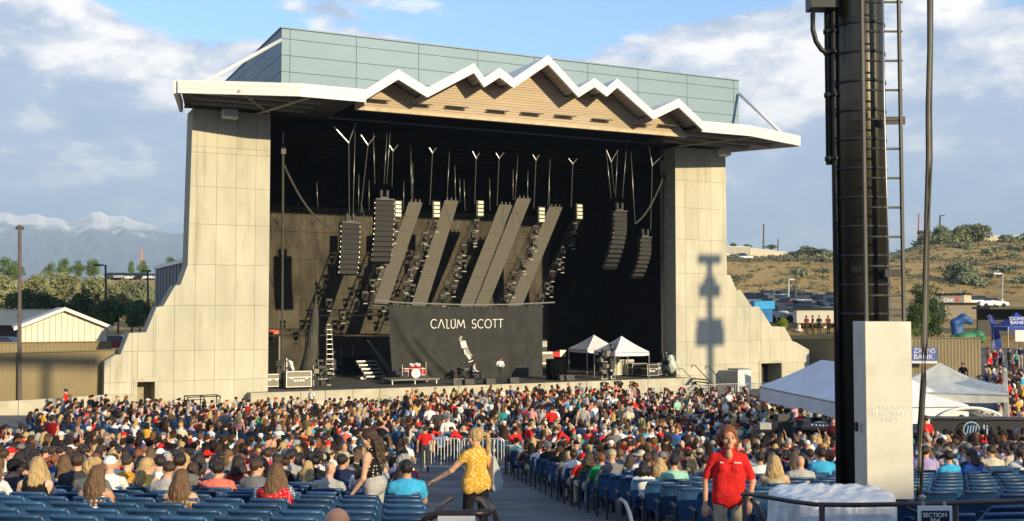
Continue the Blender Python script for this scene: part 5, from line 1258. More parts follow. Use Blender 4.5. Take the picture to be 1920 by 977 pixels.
# small dry scrub tufts over the hill
def tufts():
    rng = np.random.RandomState(9); V, F = [], []
    for k in range(900):
        px, d = rng.uniform(1362, 1935), rng.uniform(202, 320)
        p = PD(px, 520, d); z = float(gz(p.x, p.y)); s = rng.uniform(.25, .8)
        for j in range(14):
            a = rng.normal(size=3) * A3(.7, .7, .35) * s; a[2] = abs(a[2]); c = A3(p.x, p.y, z) + a; e = rng.normal(size=3); e /= np.linalg.norm(e); f_ = np.cross(e, rng.normal(size=3)); f_ /= np.linalg.norm(f_); q = .2 * s + .08
            b = len(V); V += [c - e * q, c + f_ * q, c + e * q, c - f_ * q]; F.append((b, b + 1, b + 2, b + 3))
    me = bpy.data.meshes.new('scrub'); me.from_pydata([tuple(v) for v in V], [], F); me.update(); tag(link('dry_scrub', me, leafm('scrub_leaf', (.16, .15, .07))), 'low dry scrub dotted over the golden hillside', 'scrub', kind='stuff')
tufts()
def sage():
    rng = np.random.RandomState(19); V, F = [], []
    for k in range(60):
        px = rng.choice([rng.uniform(1365, 1560), rng.uniform(1700, 1930)]); d = rng.uniform(204, 315)
        p = PD(px, 520, d); z = float(gz(p.x, p.y)); s = rng.uniform(.8, 2.3) * (1.3 if px > 1700 else 1)
        for j in range(130):
            a = rng.normal(size=3); a = a / np.linalg.norm(a) * rng.uniform(.3, 1) * A3(1, 1, .8) * s; a[2] = abs(a[2]); c = A3(p.x, p.y, z) + a; e = rng.normal(size=3); e /= np.linalg.norm(e); f_ = np.cross(e, rng.normal(size=3)); f_ /= np.linalg.norm(f_); q = .14 * s
            b = len(V); V += [c - e * q, c + f_ * q, c + e * q, c - f_ * q]; F.append((b, b + 1, b + 2, b + 3))
    me = bpy.data.meshes.new('sage'); me.from_pydata([tuple(v) for v in V], [], F); me.update(); tag(link('sage_scrub', me, SAGE), 'grey green sagebrush scattered over the dry hill', 'scrub', kind='stuff')
sage()
# ---------------------------------------------------------------- cars
GLASS = mat('car_glass', (.02, .025, .03), .08, var=0, spec=.6); TYRE = mat('tyre', (.015, .015, .015), .9, var=0)
PAINT = {'silver': (.42, .43, .44), 'white': (.75, .75, .74), 'black': (.012, .012, .014), 'dark grey': (.06, .065, .07), 'dark red': (.20, .012, .015), 'blue': (.02, .06, .22), 'bright blue': (.03, .26, .60), 'beige': (.4, .34, .24)}
CARS = {}
def car_mesh(kind):
    if kind in CARS: return CARS[kind]
    q = MB()
    prof = {'sedan': ([(-2.25, .35), (-2.25, .75), (-2.1, .9), (-1.3, .98), (1.2, .95), (2.1, .78), (2.25, .6), (2.25, .35)], [(-1.55, .97), (-.95, 1.38), (.35, 1.42), (1.15, .95)]), 'suv': ([(-2.25, .4), (-2.28, .9), (-2.15, 1.08), (1.1, 1.08), (2.1, .95), (2.25, .7), (2.25, .4)], [(-2.1, 1.08), (-1.85, 1.66), (.35, 1.7), (1.1, 1.08)]), 'pickup': ([(-2.7, .5), (-2.7, 1.05), (1.3, 1.08), (2.5, 1.0), (2.65, .7), (2.65, .5)], [(-.8, 1.07), (-.6, 1.72), (.7, 1.74), (1.45, 1.07)])}[kind]
    W_ = .9
    q.prism(prof[0], lambda p, s: (p[0], -W_ + 2 * W_ * s, p[1]))
    lo = prof[1]; cab = [(x, y, z) for (x, z) in lo for y in (-W_ + .04, W_ - .04)]
    ins = .16; top_z = max(z for _, z in lo)
    vs = [(x, s * (W_ - .05 - ins * (z - lo[0][1]) / (top_z - lo[0][1])), z) for s in (-1, 1) for x, z in lo]; k = len(lo)
    q.add(vs, [tuple(range(k)), tuple(range(k, 2 * k))[::-1]] + [(i, k + i, k + i + 1, i + 1) for i in range(k - 1)], 1)
    q.add([(x, y * .98, z + .02) for x, y, z in [(lo[1][0], -W_ + .2, top_z - .03), (lo[2][0], -W_ + .2, top_z), (lo[2][0], W_ - .2, top_z), (lo[1][0], W_ - .2, top_z - .03)]], [(0, 1, 2, 3)], 0)
    L = prof[0][-1][0]
    for x in (-L * .62, L * .62):
        for y in (-W_ + .08, W_ - .08): q.lathe([(0, -.1), (.33, -.1), (.33, .1), (0, .1)], (x, y, .33), 12, 2, Matrix.Rotation(R(90), 3, 'X'))
    for y in (-.6, .6): q.box((L - .01, y, .68), (.06, .34, .14), 0, 3); q.box((-L + .01, y, .8), (.06, .3, .16), 0, 4)
    me = q.mesh('car'); CARS[kind] = me; return me
HEADL = mat('headlight', (.7, .7, .68), .2, var=0); TAILL = mat('tail_light', (.35, .01, .01), .3, var=0)
def car(p, rz, kind, colr, label, group=None, name=None):
    me = car_mesh(kind); o = bpy.data.objects.new(name or {'sedan': 'parked_car', 'suv': 'parked_suv', 'pickup': 'pickup_truck'}[kind], me); COL.objects.link(o)
    if len(me.materials) == 0:
        for m in (GLASS, GLASS, TYRE, HEADL, TAILL): me.materials.append(m)
    o.material_slots[0].link = 'OBJECT'; o.material_slots[0].material = mat('paint_' + colr.replace(' ', '_'), PAINT[colr], .25, .1, var=0, spec=.6)
    o.location = p; o.rotation_euler = (0, 0, rz); return tag(o, label, {'sedan': 'car', 'suv': 'suv', 'pickup': 'pickup truck'}[kind], group)
def gcar(px, d, rz, kind, colr, label, group): p = ground(px, d, 575); return car(p, rz, kind, colr, label, group)
rng = random.Random(4); kinds = ['sedan', 'suv', 'suv', 'pickup', 'sedan']; cols = ['silver', 'white', 'black', 'white', 'silver', 'silver', 'dark grey', 'dark red', 'white']
for k, px in enumerate(np.linspace(206, 288, 11)):
    c_ = ['white', 'dark grey', 'blue', 'silver', 'white', 'white', 'dark red', 'black', 'silver', 'white', 'silver'][k]; gcar(px, 248, -YAW + rng.uniform(-.3, .3) + (1.57 if k % 2 else 0), kinds[k % 5], c_, '%s car on the berm below the mountains, %s counted from the shed' % (c_, ords[k]), 'cars parked on the berm')
for r_i, (d, x0, x1, n) in enumerate(((112, 1440, 1568, 5), (124, 1434, 1570, 6), (138, 1428, 1566, 7), (153, 1420, 1572, 8), (168, 1414, 1560, 8), (183, 1412, 1500, 6))):
    for k in range(n):
        c_ = rng.choice(cols); kd = rng.choice(kinds); px = x0 + (x1 - x0) * k / (n - 1)
        if d > 178 and k == 3: c_, kd = 'white', 'pickup'
        gcar(px, d + rng.uniform(-.5, .5), -YAW + rng.choice([-.9, .9, 2.2, -2.2, .5]), kd, c_, '%s %s in the hill car park, %s row from the fence, %s along' % (c_, {'sedan': 'car', 'suv': 'suv', 'pickup': 'pickup'}[kd], ords[r_i], ords[k]), 'cars in the car park below the hill')
gcar(1377, 246, -YAW, 'sedan', 'bright blue', 'bright blue car on the hill track beside the tower', None); gcar(1391, 247, -YAW, 'pickup', 'white', 'white pickup on the hill track by the tower', None)
gcar(1838, 150, -YAW, 'suv', 'white', 'white suv above the shop roof on the hill side', None); gcar(1858, 150, -YAW + .2, 'sedan', 'white', 'white car parked behind the shop roof', None)
car(gpz(222, 96, 2.9), -YAW + .1, 'sedan', 'dark red', 'dark red car beside the shed gable', None); car(gpz(12, 92, 2.6), -YAW, 'suv', 'black', 'black suv in shade beside the shed at the picture edge', None)
p = gpz(30, 108, 3.2); t = thing('box_trailer', p, 'long pale box trailer behind the brown pole', 'trailer'); c = p + Vector((0, 0, 2.6))
MB().box(c, (7.5, 2.4, 1.5), -YAW).build('box_body', SH, t); MB().box(c + Vector((0, 0, .8)), (7.6, 2.5, .1), -YAW).build('roof', SHR, t)
for s in (-2.4, 2.4): MB().lathe([(0, -1.2), (.45, -1.2), (.45, 1.2), (0, 1.2)], p + Vector((s * math.cos(YAW), -s * math.sin(YAW), .45)), 12, M=Matrix.Rotation(-YAW, 3, 'Z') @ Matrix.Rotation(R(90), 3, 'X')).build('axle_wheels', TYRE, t)
MB().box(p + Vector((0, 0, 1.2)), (7.2, 1.0, 1.4), -YAW).build('chassis', DARK, t)
# ---------------------------------------------------------------- buildings of the far side
def slab_building(name, px0, px1, ytop, ybot, d0, d1, depth, wm, rm, label, doors=0, cat='building', over=.3):
    A, B = PD(px0, ybot, d0), PD(px1, ybot, d1); zt = PD(px0, ytop, d0).z; zb = min(A.z, B.z) - .5; dv = B - A; L = math.hypot(dv.x, dv.y); rz = math.atan2(dv.y, dv.x); n_ = Vector((-math.sin(rz), math.cos(rz), 0)); c = A.lerp(B, .5) + n_ * depth / 2
    t = thing(name, (c.x, c.y, zb), label, cat); MB().box((c.x, c.y, (zb + zt) / 2), (L, depth, zt - zb), rz).build('wall', wm, t); MB().box((c.x, c.y, zt + .1), (L + over, depth + over, .22), rz).build('roof', rm, t)
    x_ = Vector((math.cos(rz), math.sin(rz), 0)); f_ = A.lerp(B, .5) - n_ * .02
    for k in range(doors):
        q = f_ + x_ * (L * (-.45 + .16 * k)); MB().box((q.x, q.y, zb + .5 + (zt - zb) * .25), (L * .09, .06, (zt - zb) * .42), rz).build('roller_door', WHITE, t)
    return t, A, B, zt, rz, n_, x_, L
WH = mat('warehouse_tan', (.50, .44, .33), .8, var=.04); WHR = mat('warehouse_roof_white', (.62, .60, .56), .6)
slab_building('warehouse', 1362, 1405, 463, 489, 330, 332, 22, mat('warehouse_grey', (.36, .34, .30), .8), WHR, 'grey warehouse end with white roller doors beside the tower', 3)
slab_building('warehouse', 1406, 1512, 466, 489, 332, 372, 25, WH, WHR, 'long tan warehouse on the skyline above the hill track')
slab_building('warehouse', 1838, 1960, 443, 462, 330, 330, 20, WH, WHR, 'long tan warehouse on the crest at the picture edge')
slab_building('shop_building', 1755, 1808, 553, 572, 138, 136, 4, WH, DARK, 'tan shop building with a partly hidden sign behind the dark tree')[0]
sb = [o for o in COL.objects if o.name == 'shop_building'][0]
p = PD(1769, 566.5, 135.6); flat_text('ONS', .72, p, -YAW + .05, sb, PRINT); p = PD(1794.5, 567, 135.5); MB().box(p + Vector((0, 0, .4)), (.36, .05, .55), -YAW).build('red_logo', mat('logo_red', (.45, .02, .03), .6), sb)
slab_building('shelter', 1772, 1832, 571, 590, 118, 117, 8, mat('roof_band_tan', (.33, .28, .2), .8), DARK, 'long flat tan canopy roof in front of the shop')
slab_building('shelter', 1494, 1600, 581, 596, 104, 103, 5, SH, DARK, 'cream flat roofed shelter below the car park')
for k, px in enumerate((1498, 1546)): pole(px, 596, 104.5, 4.5, .2, ['square shelter post by the black pole side of the car park', 'square shelter post nearest the lime bush'][1 - k], SH, name='shelter_post')
bx = PD(1430, 604, 100); t = thing('blue_kiosk', bx, 'bright blue kiosk rising behind the stepped buttress', 'kiosk'); MB().box(bx + Vector((0, 0, .75)), (1.5, 1.5, 1.5), -YAW).build('kiosk_body', mat('kiosk_blue', (.02, .16, .42), .6), t); MB().box(bx + Vector((0, 0, 1.6)), (1.9, 1.7, .75), -YAW).build('kiosk_header', mat('kiosk_bright_blue', (.03, .36, .75), .6), t)
# guard rail along the hill track
t = thing('guard_rail', ground(1600, 238, 500), 'dark guard rail along the track across the dry hill', 'guard rail')
prev = None
for k, px in enumerate(np.linspace(1366, 1930, 48)):
    p = ground(px, 237 - 6 * max(0, (px - 1700) / 200), 500)
    MB().bb(p + Vector((-.1, -.1, 0)), p + Vector((.1, .1, .8))).build('post', RUST, t)
    if prev: MB().tube([prev + Vector((0, 0, .65)), p + Vector((0, 0, .65))], .12, 4).build('rail', RUST, t)
    prev = p
# blue promotional tent, flag, inflatable, posters
ZB = mat('tent_blue', (.02, .055, .30), .7, var=.06)
c0 = gpz(1908, 86, 0); z0 = 2.7; hw = 1.3; cs = [c0 + Vector(tuple(RT * i * hw + FW * j * hw)) for i, j in ((-1, -1), (1, -1), (1, 1), (-1, 1))]
tb = tent('promotional_tent', [(c.x, c.y) for c in cs], PD(1902, 611, 86).z, PD(1902, 585, 86).z, z0, ZB, 'blue pop up tent with white lettering on the concourse', val=.35, sag=.12)
f_ = -Vector(tuple(FW)); p = PD(1893, 607, 84.1); flat_text('ZIONS\nBANK', .42, p + Vector((0, 0, .28)), -YAW, tb, PRINT, tilt=R(60))
p = gpz(1861, 88, 2.7); t = thing('feather_flag', p, 'tall curved blue feather flag beside the blue tent', 'flag'); zt = PD(1857, 590, 88).z
MB().tube([p, Vector((p.x, p.y, zt - .3)), Vector((p.x - .25, p.y, zt))], .03, 5).build('pole', STEEL, t); MB().sheet(lambda u, v: Vector((p.x, p.y, 0)) + Vector(tuple(RT)) * ((u * .75) * (1 - .5 * v ** 3) - .35 * v ** 3) + Vector((0, .08 * math.sin(v * 7 + u * 3), p.z + .5 + v * (zt - p.z - .55))), 5, 14).build('flag_cloth', ZB, t, True)
p = gpz(1810, 78, 2.6); t = thing('inflatable_arch', p, 'blue and green inflatable bouncy figure rising above the fence', 'inflatable')
def blob(prims, vox, name, m, parent):
    V, Q = solid(prims, vox); me = bpy.data.meshes.new(name); me.from_pydata((V - np.array(wloc(parent))).tolist(), [], Q.tolist()); me.update(); return link(name, me, m, parent, True)
w3 = lambda px, py, dd=0: A3(*PD(px, py, 78 + dd))
blob([E_(w3(1812, 631), (.95, .6, .35), 0, .1), E_(w3(1833, 628), (.45, .5, .32), 0, .1), C_(w3(1788, 634), .3, w3(1840, 636), .3, 0, .1)], .07, 'green_base', mat('inflatable_green', (.04, .19, .08), .5), t)
blob([C_(w3(1792, 625), .28, w3(1790, 606), .32, 0, .1), C_(w3(1790, 606), .32, w3(1806, 597), .34, 0, .1), C_(w3(1806, 597), .34, w3(1820, 604), .2, 0, .1), C_(w3(1800, 626), .24, w3(1800, 605), .2, 0, .1)], .06, 'blue_body', mat('inflatable_blue', (.02, .08, .26), .5), t)
blob([C_(w3(1797, 595.5), .1, w3(1812, 595), .08, 0, .05), C_(w3(1812, 595), .08, w3(1822, 601), .06, 0, .05)], .04, 'white_crest', PRINT, t)
for k, px in enumerate((1908, 1917)):
    p = PD(px, 641, 80); t = thing('poster_board', (p.x, p.y, 2.7), ['white poster board beside the blue tent leg', 'white poster board at the picture edge'][k], 'poster'); MB().box(p + Vector((0, 0, .45)), (.34, .04, .85), -YAW).build('board', PRINT, t); MB().tube([(p.x, p.y + .05, 2.6), (p.x, p.y + .05, p.z)], .03, 5).build('post', STEEL, t)
sd_ = thing('shade_building', PD(1880, 600, 96), 'dark open fronted concession building behind the blue tent', 'building')
p0 = PD(1832, 590, 97); MB().box(p0 + Vector(tuple(RT)) * 5 + Vector((0, 0, -1.2)), (10, .3, 3.4), -YAW).build('back_wall', DARK, sd_); MB().box(p0 + Vector(tuple(RT)) * 5 - Vector(tuple(FW)) * 1.5 + Vector((0, 0, .6)), (10.6, 3.6, .2), -YAW).build('roof', DARK, sd_)
# ================================================================ SEATS
def objvar(m, lo, hi):
    t = m.node_tree; b = t.nodes['Principled BSDF']; src = b.inputs['Base Color'].links[0].from_socket; oi = N(t, 'ShaderNodeObjectInfo'); r = N(t, 'ShaderNodeMapRange'); t.links.new(oi.outputs['Random'], r.inputs[0]); r.inputs[3].default_value = lo; r.inputs[4].default_value = hi
    v = N(t, 'ShaderNodeVectorMath', operation='SCALE'); t.links.new(src, v.inputs[0]); t.links.new(r.outputs[0], v.inputs['Scale']); t.links.new(v.outputs[0], b.inputs['Base Color'])
BLUE = mat('blue_seat_plastic', (.021, .063, .142), .38, var=.16, scale=7, spec=.5); objvar(BLUE, .72, 1.45); SEATLEG = mat('seat_standard_iron', (.018, .025, .04), .5, var=.1)
def seat_parts():
    q = MB(); nu, nv = 10, 9; W_, T_ = .235, .022
    def f(u, v, s):
        x = (u * 2 - 1) * W_ * (1 - .10 * max(0, v - .8) / .2 * abs(u * 2 - 1)); z = .40 + .45 * v + .012 * math.sin(math.pi * u) * v
        y = -.02 - .10 * v + .055 * (u * 2 - 1) ** 2 - (.035 * max(0, (v - .86) / .14) ** 2) * 1.0
        return (x, y - s * (T_ + .012 * (abs(u - .5) < .34) * (.12 < v < .72)), z)
    q.sheet(lambda u, v: f(u, v, 0), nu, nv); q.sheet(lambda u, v: f(1 - u, v, 1), nu, nv)
    # rolled lip along the top and the sides
    rim = [f(u, 1, .5) for u in np.linspace(0, 1, 11)]; q.tube(rim, .021, 7); q.tube([f(0, v, .5) for v in np.linspace(.05, 1, 8)], .016, 6); q.tube([f(1, v, .5) for v in np.linspace(.05, 1, 8)], .016, 6)
    back = q.mesh('backrest'); back.polygons.foreach_set('use_smooth', [True] * len(back.polygons))
    q = MB(); q.sheet(lambda u, v: ((u * 2 - 1) * .22, .05 + .40 * v, .44 + .02 * math.sin(3 * v) - .02 * math.sin(math.pi * u)), 6, 6).sheet(lambda u, v: ((1 - 2 * u) * .22, .05 + .40 * v, .40 + .02 * math.sin(3 * v)), 6, 6).tube([(x, .45, .43) for x in np.linspace(-.22, .22, 6)], .02, 6)
    pan = q.mesh('seat_pan'); pan.polygons.foreach_set('use_smooth', [True] * len(pan.polygons))
    q = MB(); q.bb((-.02, -.06, 0), (.02, .10, .05)).bb((-.016, -.03, .05), (.016, .04, .56)).bb((-.02, -.06, .56), (.02, .30, .60)).bb((-.016, .02, .38), (.016, .30, .42)); leg = q.mesh('leg')
    q = MB().bb((-.045, -.150, .70), (.045, -.135, .735)); pl = q.mesh('plate')
    back.materials.append(BLUE); pan.materials.append(BLUE); leg.materials.append(SEATLEG)
    pl.materials.append(STEEL)
    return back, pan, leg, pl
SB_, SP_, SL_, SN_ = seat_parts()
def seat(loc, rz, label, group, plate_=False):
    o = bpy.data.objects.new('stadium_seat', None); COL.objects.link(o); o.location = loc; o.rotation_euler = (0, 0, rz); o.empty_display_size = .2; tag(o, label, 'seat', group)
    for nm, me, x in (('backrest', SB_, 0), ('seat_pan', SP_, 0), ('leg', SL_, -.255), ('leg', SL_, .255)) + ((('number_plate', SN_, 0),) if plate_ else ()):
        c = bpy.data.objects.new(nm, me); COL.objects.link(c); c.parent = o; c.location = (x, 0, 0)
    return o
AX = np.array([SC[0], SC[1]]) / math.hypot(*SC); BX = np.array([AX[1], -AX[0]])
def arc_pt(d, r):
    rho = math.hypot(*SC) - d; ph = math.asin(max(-.99, min(.99, r / rho))); p = np.array(SC) - rho * math.cos(ph) * AX + rho * math.sin(ph) * BX
    fx, fy = SC[0] - p[0], SC[1] - p[1]; return Vector((p[0], p[1], float(gz(p[0], p[1])) + .05)), math.atan2(-fx, fy)
def view(p):
    r, d = rd(p.x, p.y); return 960 + r / d * FPX * .995, d
rL = lambda d: -.72 - (d - 11) * .098
rR = lambda d: 1.85 + (20.5 - d) * .112
spots = []       # (row, block, index from aisle, loc, rz, d, px)
k = 0; d = 9.5
while d < 36.6:
    for blk, s, r0 in (('fence side', -1, rL(d)), ('pole side', 1, rR(d))):
        i = 0
        while True:
            r = r0 + s * (.27 + .53 * i); 
            if abs(r) > .50 * d + 1.2: break
            p, rz = arc_pt(d, r); px, dd = view(p)
            spots.append((k, blk, i, p, rz, d, px)); i += 1
    k += 1; d += .8 if d < 14.2 else .94
# stalls in front of the stage
d = 41.0; kf = k
while d < 71:
    r = -.52 * d
    i = 0
    while r < .36 * d:
        p, rz = arc_pt(d, r); px, dd = view(p)
        if p.y < (66.2 if px < 250 else 63.4) and -40 < px < (1425 if d < 50 else 1640) and not (700 < px < 800 and d < 44): spots.append((k, 'stalls', i, p, rz, d, px))
        r += .56; i += 1
    k += 1; d += 1.05
# raised flank by the concourse
for d in np.arange(46, 64, 1.0):
    for px in np.arange(1846 + (64 - d) * 2, 1935, 19):
        p = ground(px + random.uniform(-3, 3), d, 730); fx, fy = SC[0] - p.x, SC[1] - p.y; spots.append((k, 'flank', 0, p, math.atan2(-fx, fy), d, px))
    k += 1
KEEP = [(1367, 11.6, .9), (893, 14.5, .75), (1617, 12.6, 1.6), (1560, 9.8, 1.25), (1657, 12.0, 1.0)]      # standing room: staff, walkers, the pole and the wrapped box
keep_xy = [(PD(a, 900, b), c) for a, b, c in KEEP]
def free(p): return all((p.x - q.x) ** 2 + (p.y - q.y) ** 2 > c * c for q, c in keep_xy)
spots = [s for s in spots if free(s[3])]
rowname = [ordw(q) for q in range(1, 60)]; _r = ['first', 'second', 'third', 'fourth', 'fifth', 'sixth', 'seventh', 'eighth', 'ninth', 'tenth', 'eleventh', 'twelfth', 'thirteenth', 'fourteenth', 'fifteenth', 'sixteenth', 'seventeenth', 'eighteenth', 'nineteenth', 'twentieth'] + ['row %d' % q for q in range(21, 90)]
# ================================================================ AUDIENCE
# people one can pick out: px, row distance, template, top, hair, hair colour, skin, sleeve, hat, label
HERO = [
 (33, 13.5, 'sit_f', 'white', 'verylong', 'light brown', 'a', 'short', None, 'long light brown hair spread over a white top, near the picture edge'),
 (58, 14.3, 'sit_m', 'charcoal', 'short', 'black', 'b', 'short', ('cap', 'black'), 'person in black cap and charcoal top beside long haired white top'),
 (101, 13.5, 'sit_f_look', 'black', 'verylong', 'blond', 'd', 'none', None, 'girl with very long blond hair and dark top beside the cap wearer'),
 (166, 14.3, 'sit_m', 'grey', 'curly', 'blond', 'a', 'short', None, 'person with tousled short blond hair and grey tee behind empty seats'),
 (210, 15.1, 'sit_m', 'white', None, 'grey', 'a', 'short', ('cap', 'white'), 'person in white cap and white tee just beyond the striped tank top'),
 (224, 12.7, 'sit_f', 'white striped', 'verylong', 'light brown', 'b', 'none', None, 'person in striped tank top with long light brown ponytail hair'),
 (316, 12.7, 'sit_f', 'tan', 'verylong', 'light brown', 'a', 'none', None, 'bare shouldered person with very long wavy light brown hair'),
 (307, 14.3, 'sit_m_turn', 'light grey', 'crop', 'brown', 'a', 'short', None, 'person in pale grey shirt leaning behind the bare shouldered one'),
 (350, 15.1, 'sit_m', 'grey', 'short', 'dark brown', 'a', 'short', None, 'short dark haired person in mid grey tee'),
 (392, 15.9, 'sit_f', 'pink dotted', 'wavy', 'brown', 'b', 'short', None, 'wavy brown haired person in speckled pink top'),
 (428, 15.1, 'sit_m_wide', 'coral', 'short', 'dark brown', 'a', 'short', None, 'broad person in coral tee with short dark hair'),
 (462, 17.5, 'sit_f_look', 'dark red', 'long', 'dark brown', 'b', 'none', None, 'long dark haired person turning in a dark red top'),
 (476, 12.7, 'sit_f_look', 'red dotted', 'verylong', 'light brown', 'a', 'short', None, 'person in red dotted top with long wavy light brown hair'),
 (498, 15.1, 'sit_m_look', 'grey', 'short', 'brown', 'a', 'short', None, 'heavy set person in grey shirt beside blue plaid'),
 (553, 13.5, 'sit_m_wide', 'blue plaid', 'crop', 'brown', 'b', 'short', None, 'broad person in blue and white plaid shirt'),
 (575, 18.3, 'sit_f', 'black', 'verylong', 'blond', 'd', 'short', None, 'person with very long pale blond hair beyond the plaid shirt'),
 (612, 15.1, 'sit_m_turn', 'light grey', 'bald', 'brown', 'a', 'short', None, 'bald person in pale grey tee leaning to a neighbour'),
 (636, 15.1, 'sit_f_turn', 'blue floral', 'bob', 'brown', 'a', 'short', None, 'person in blue floral blouse turned to the bald neighbour'),
 (664, 15.9, 'sit_m_turn', 'white', 'short', 'dark brown', 'c', 'short', ('cap', 'black'), 'person in black cap and white tee beside the polka dot dress'),
 (741, 15.1, 'sit_f', 'denim blue', 'long', 'dark brown', 'b', 'short', None, 'dark haired person in faded blue top near the aisle'),
 (793, 15.1, 'sit_m_wide', 'sky blue', 'short', 'black', 'b', 'short', None, 'broad person in bright sky blue shirt at the aisle seat'),
 (633, 6.3, 'sit_m', 'charcoal', 'bald', 'brown', 'b', 'short', None, 'bald head at the bottom edge of the picture'),
 (314, 19.1, 'sit_m', 'white', 'crop', 'grey', 'a', 'short', None, 'grey haired person in plain white tee among dark tops'),
 (1114, 21.5, 'sit_m_wide', 'green', 'short', 'auburn', 'a', 'short', None, 'broad person in bright green tee beside the asphalt aisle'),
 (1097, 23.1, 'sit_f_turn', 'olive', 'wavy', 'brown', 'a', 'long', None, 'person in olive jacket leaning out by the aisle'),
 (1159, 20.7, 'sit_m', 'grey', None, 'brown', 'a', 'short', ('cap', 'khaki'), 'person in khaki cap and grey tee behind the green tee'),
 (1195, 22.3, 'sit_f', 'white', None, 'light brown', 'a', 'short', ('hat', 'cream'), 'person in wide cream sun hat'),
 (1207, 18.3, 'sit_f', 'white', 'bob', 'black', 'b', 'short', None, 'person with black bobbed hair and white tee in front of empty seats'),
 (1224, 22.3, 'sit_m_wide', 'orange', 'crop', 'brown', 'c', 'short', None, 'broad person in orange tee with cropped hair'),
 (1267, 18.3, 'sit_m', 'mint', 'short', 'black', 'a', 'short', None, 'short black haired person in pale mint shirt'),
 (1288, 20.7, 'sit_f', 'white', 'long', 'blond', 'd', 'short', None, 'blond person in white tee next to the staff member in red'),
 (1443, 16.7, 'sit_f', 'khaki', 'long', 'blond', 'a', 'none', None, 'bare shouldered blond person in khaki tank top behind the rail'),
 (1497, 18.3, 'sit_m_wide', 'light grey', 'bald', 'brown', 'a', 'short', None, 'broad bald person in pale grey tee behind the wrapped box'),
 (1520, 20.7, 'sit_m_wide', 'sky blue', 'short', 'dark brown', 'b', 'short', None, 'person in sky blue tee close to the black pole'),
 (1470, 20.7, 'sit_f_down', 'navy', 'wavy', 'light brown', 'a', 'short', None, 'wavy haired person in navy beside the bald grey tee'),
 (1757, 21.5, 'sit_f', 'teal', 'ponytail', 'blond', 'a', 'none', None, 'blond ponytail and teal tank top beyond the ladder cover'),
 (1789, 19.1, 'sit_m', 'sky blue', 'short', 'dark brown', 'a', 'short', None, 'dark haired person in pale blue tee in front of empty seats'),
 (1822, 19.1, 'sit_f_look', 'royal blue', 'long', 'dark brown', 'b', 'short', None, 'long dark haired person in strong blue top'),
 (1852, 20.7, 'sit_m_turn', 'cream', 'short', 'brown', 'a', 'short', None, 'person in cream tee looking sideways near the picture edge'),
 (1895, 20.7, 'sit_f', 'charcoal', 'long', 'brown', 'a', 'short', None, 'long brown haired person in charcoal at the picture edge'),
]
taken = set()
def nearest(px, d, blocks=('fence side', 'pole side')):
    best = None
    for j, s in enumerate(spots):
        if j in taken or s[1] not in blocks: continue
        e = abs(s[6] - px) + abs(s[5] - d) * 60
        if best is None or e < best[0]: best = (e, j)
    return best[1]
hero_at = {}
for h in HERO:
    if h[1] < 9: continue
    j = nearest(h[0], h[1]); taken.add(j); hero_at[j] = h
prs = random.Random(21)
TOPS = ['black'] * 13 + ['white'] * 20 + ['grey'] * 8 + ['charcoal'] * 8 + ['navy'] * 7 + ['light grey'] * 5 + ['red'] * 10 + ['dark red'] * 3 + ['coral'] * 3 + ['pink'] * 4 + ['royal blue'] * 3 + ['sky blue'] * 2 + ['denim blue'] * 6 + ['teal'] * 2 + ['green'] + ['olive'] * 3 + ['mustard'] * 2 + ['orange'] * 2 + ['cream'] * 4 + ['tan'] * 3 + ['maroon'] * 3 + ['lavender'] * 2 + ['brown'] * 2 + ['mint']
HC = ['brown'] * 10 + ['dark brown'] * 13 + ['black'] * 7 + ['blond'] * 4 + ['light brown'] * 4 + ['grey'] * 2 + ['auburn'] * 2
SIT_M = ['sit_m'] * 5 + ['sit_m_turn', 'sit_m_look', 'sit_m_wide', 'sit_m_wide']; SIT_F = ['sit_f'] * 5 + ['sit_f_turn', 'sit_f_look', 'sit_f_down', 'sit_f_look', 'sit_handhair']
HPHR = {'short': 'short %s hair', 'crop': 'cropped %s hair', 'bald': 'bald head', 'long': 'long %s hair', 'wavy': 'wavy %s hair', 'verylong': 'very long %s hair', 'bob': 'bobbed %s hair', 'curly': 'curly %s hair', 'ponytail': '%s ponytail', 'bun': '%s hair in a bun'}
people = []      # dicts for everybody seated
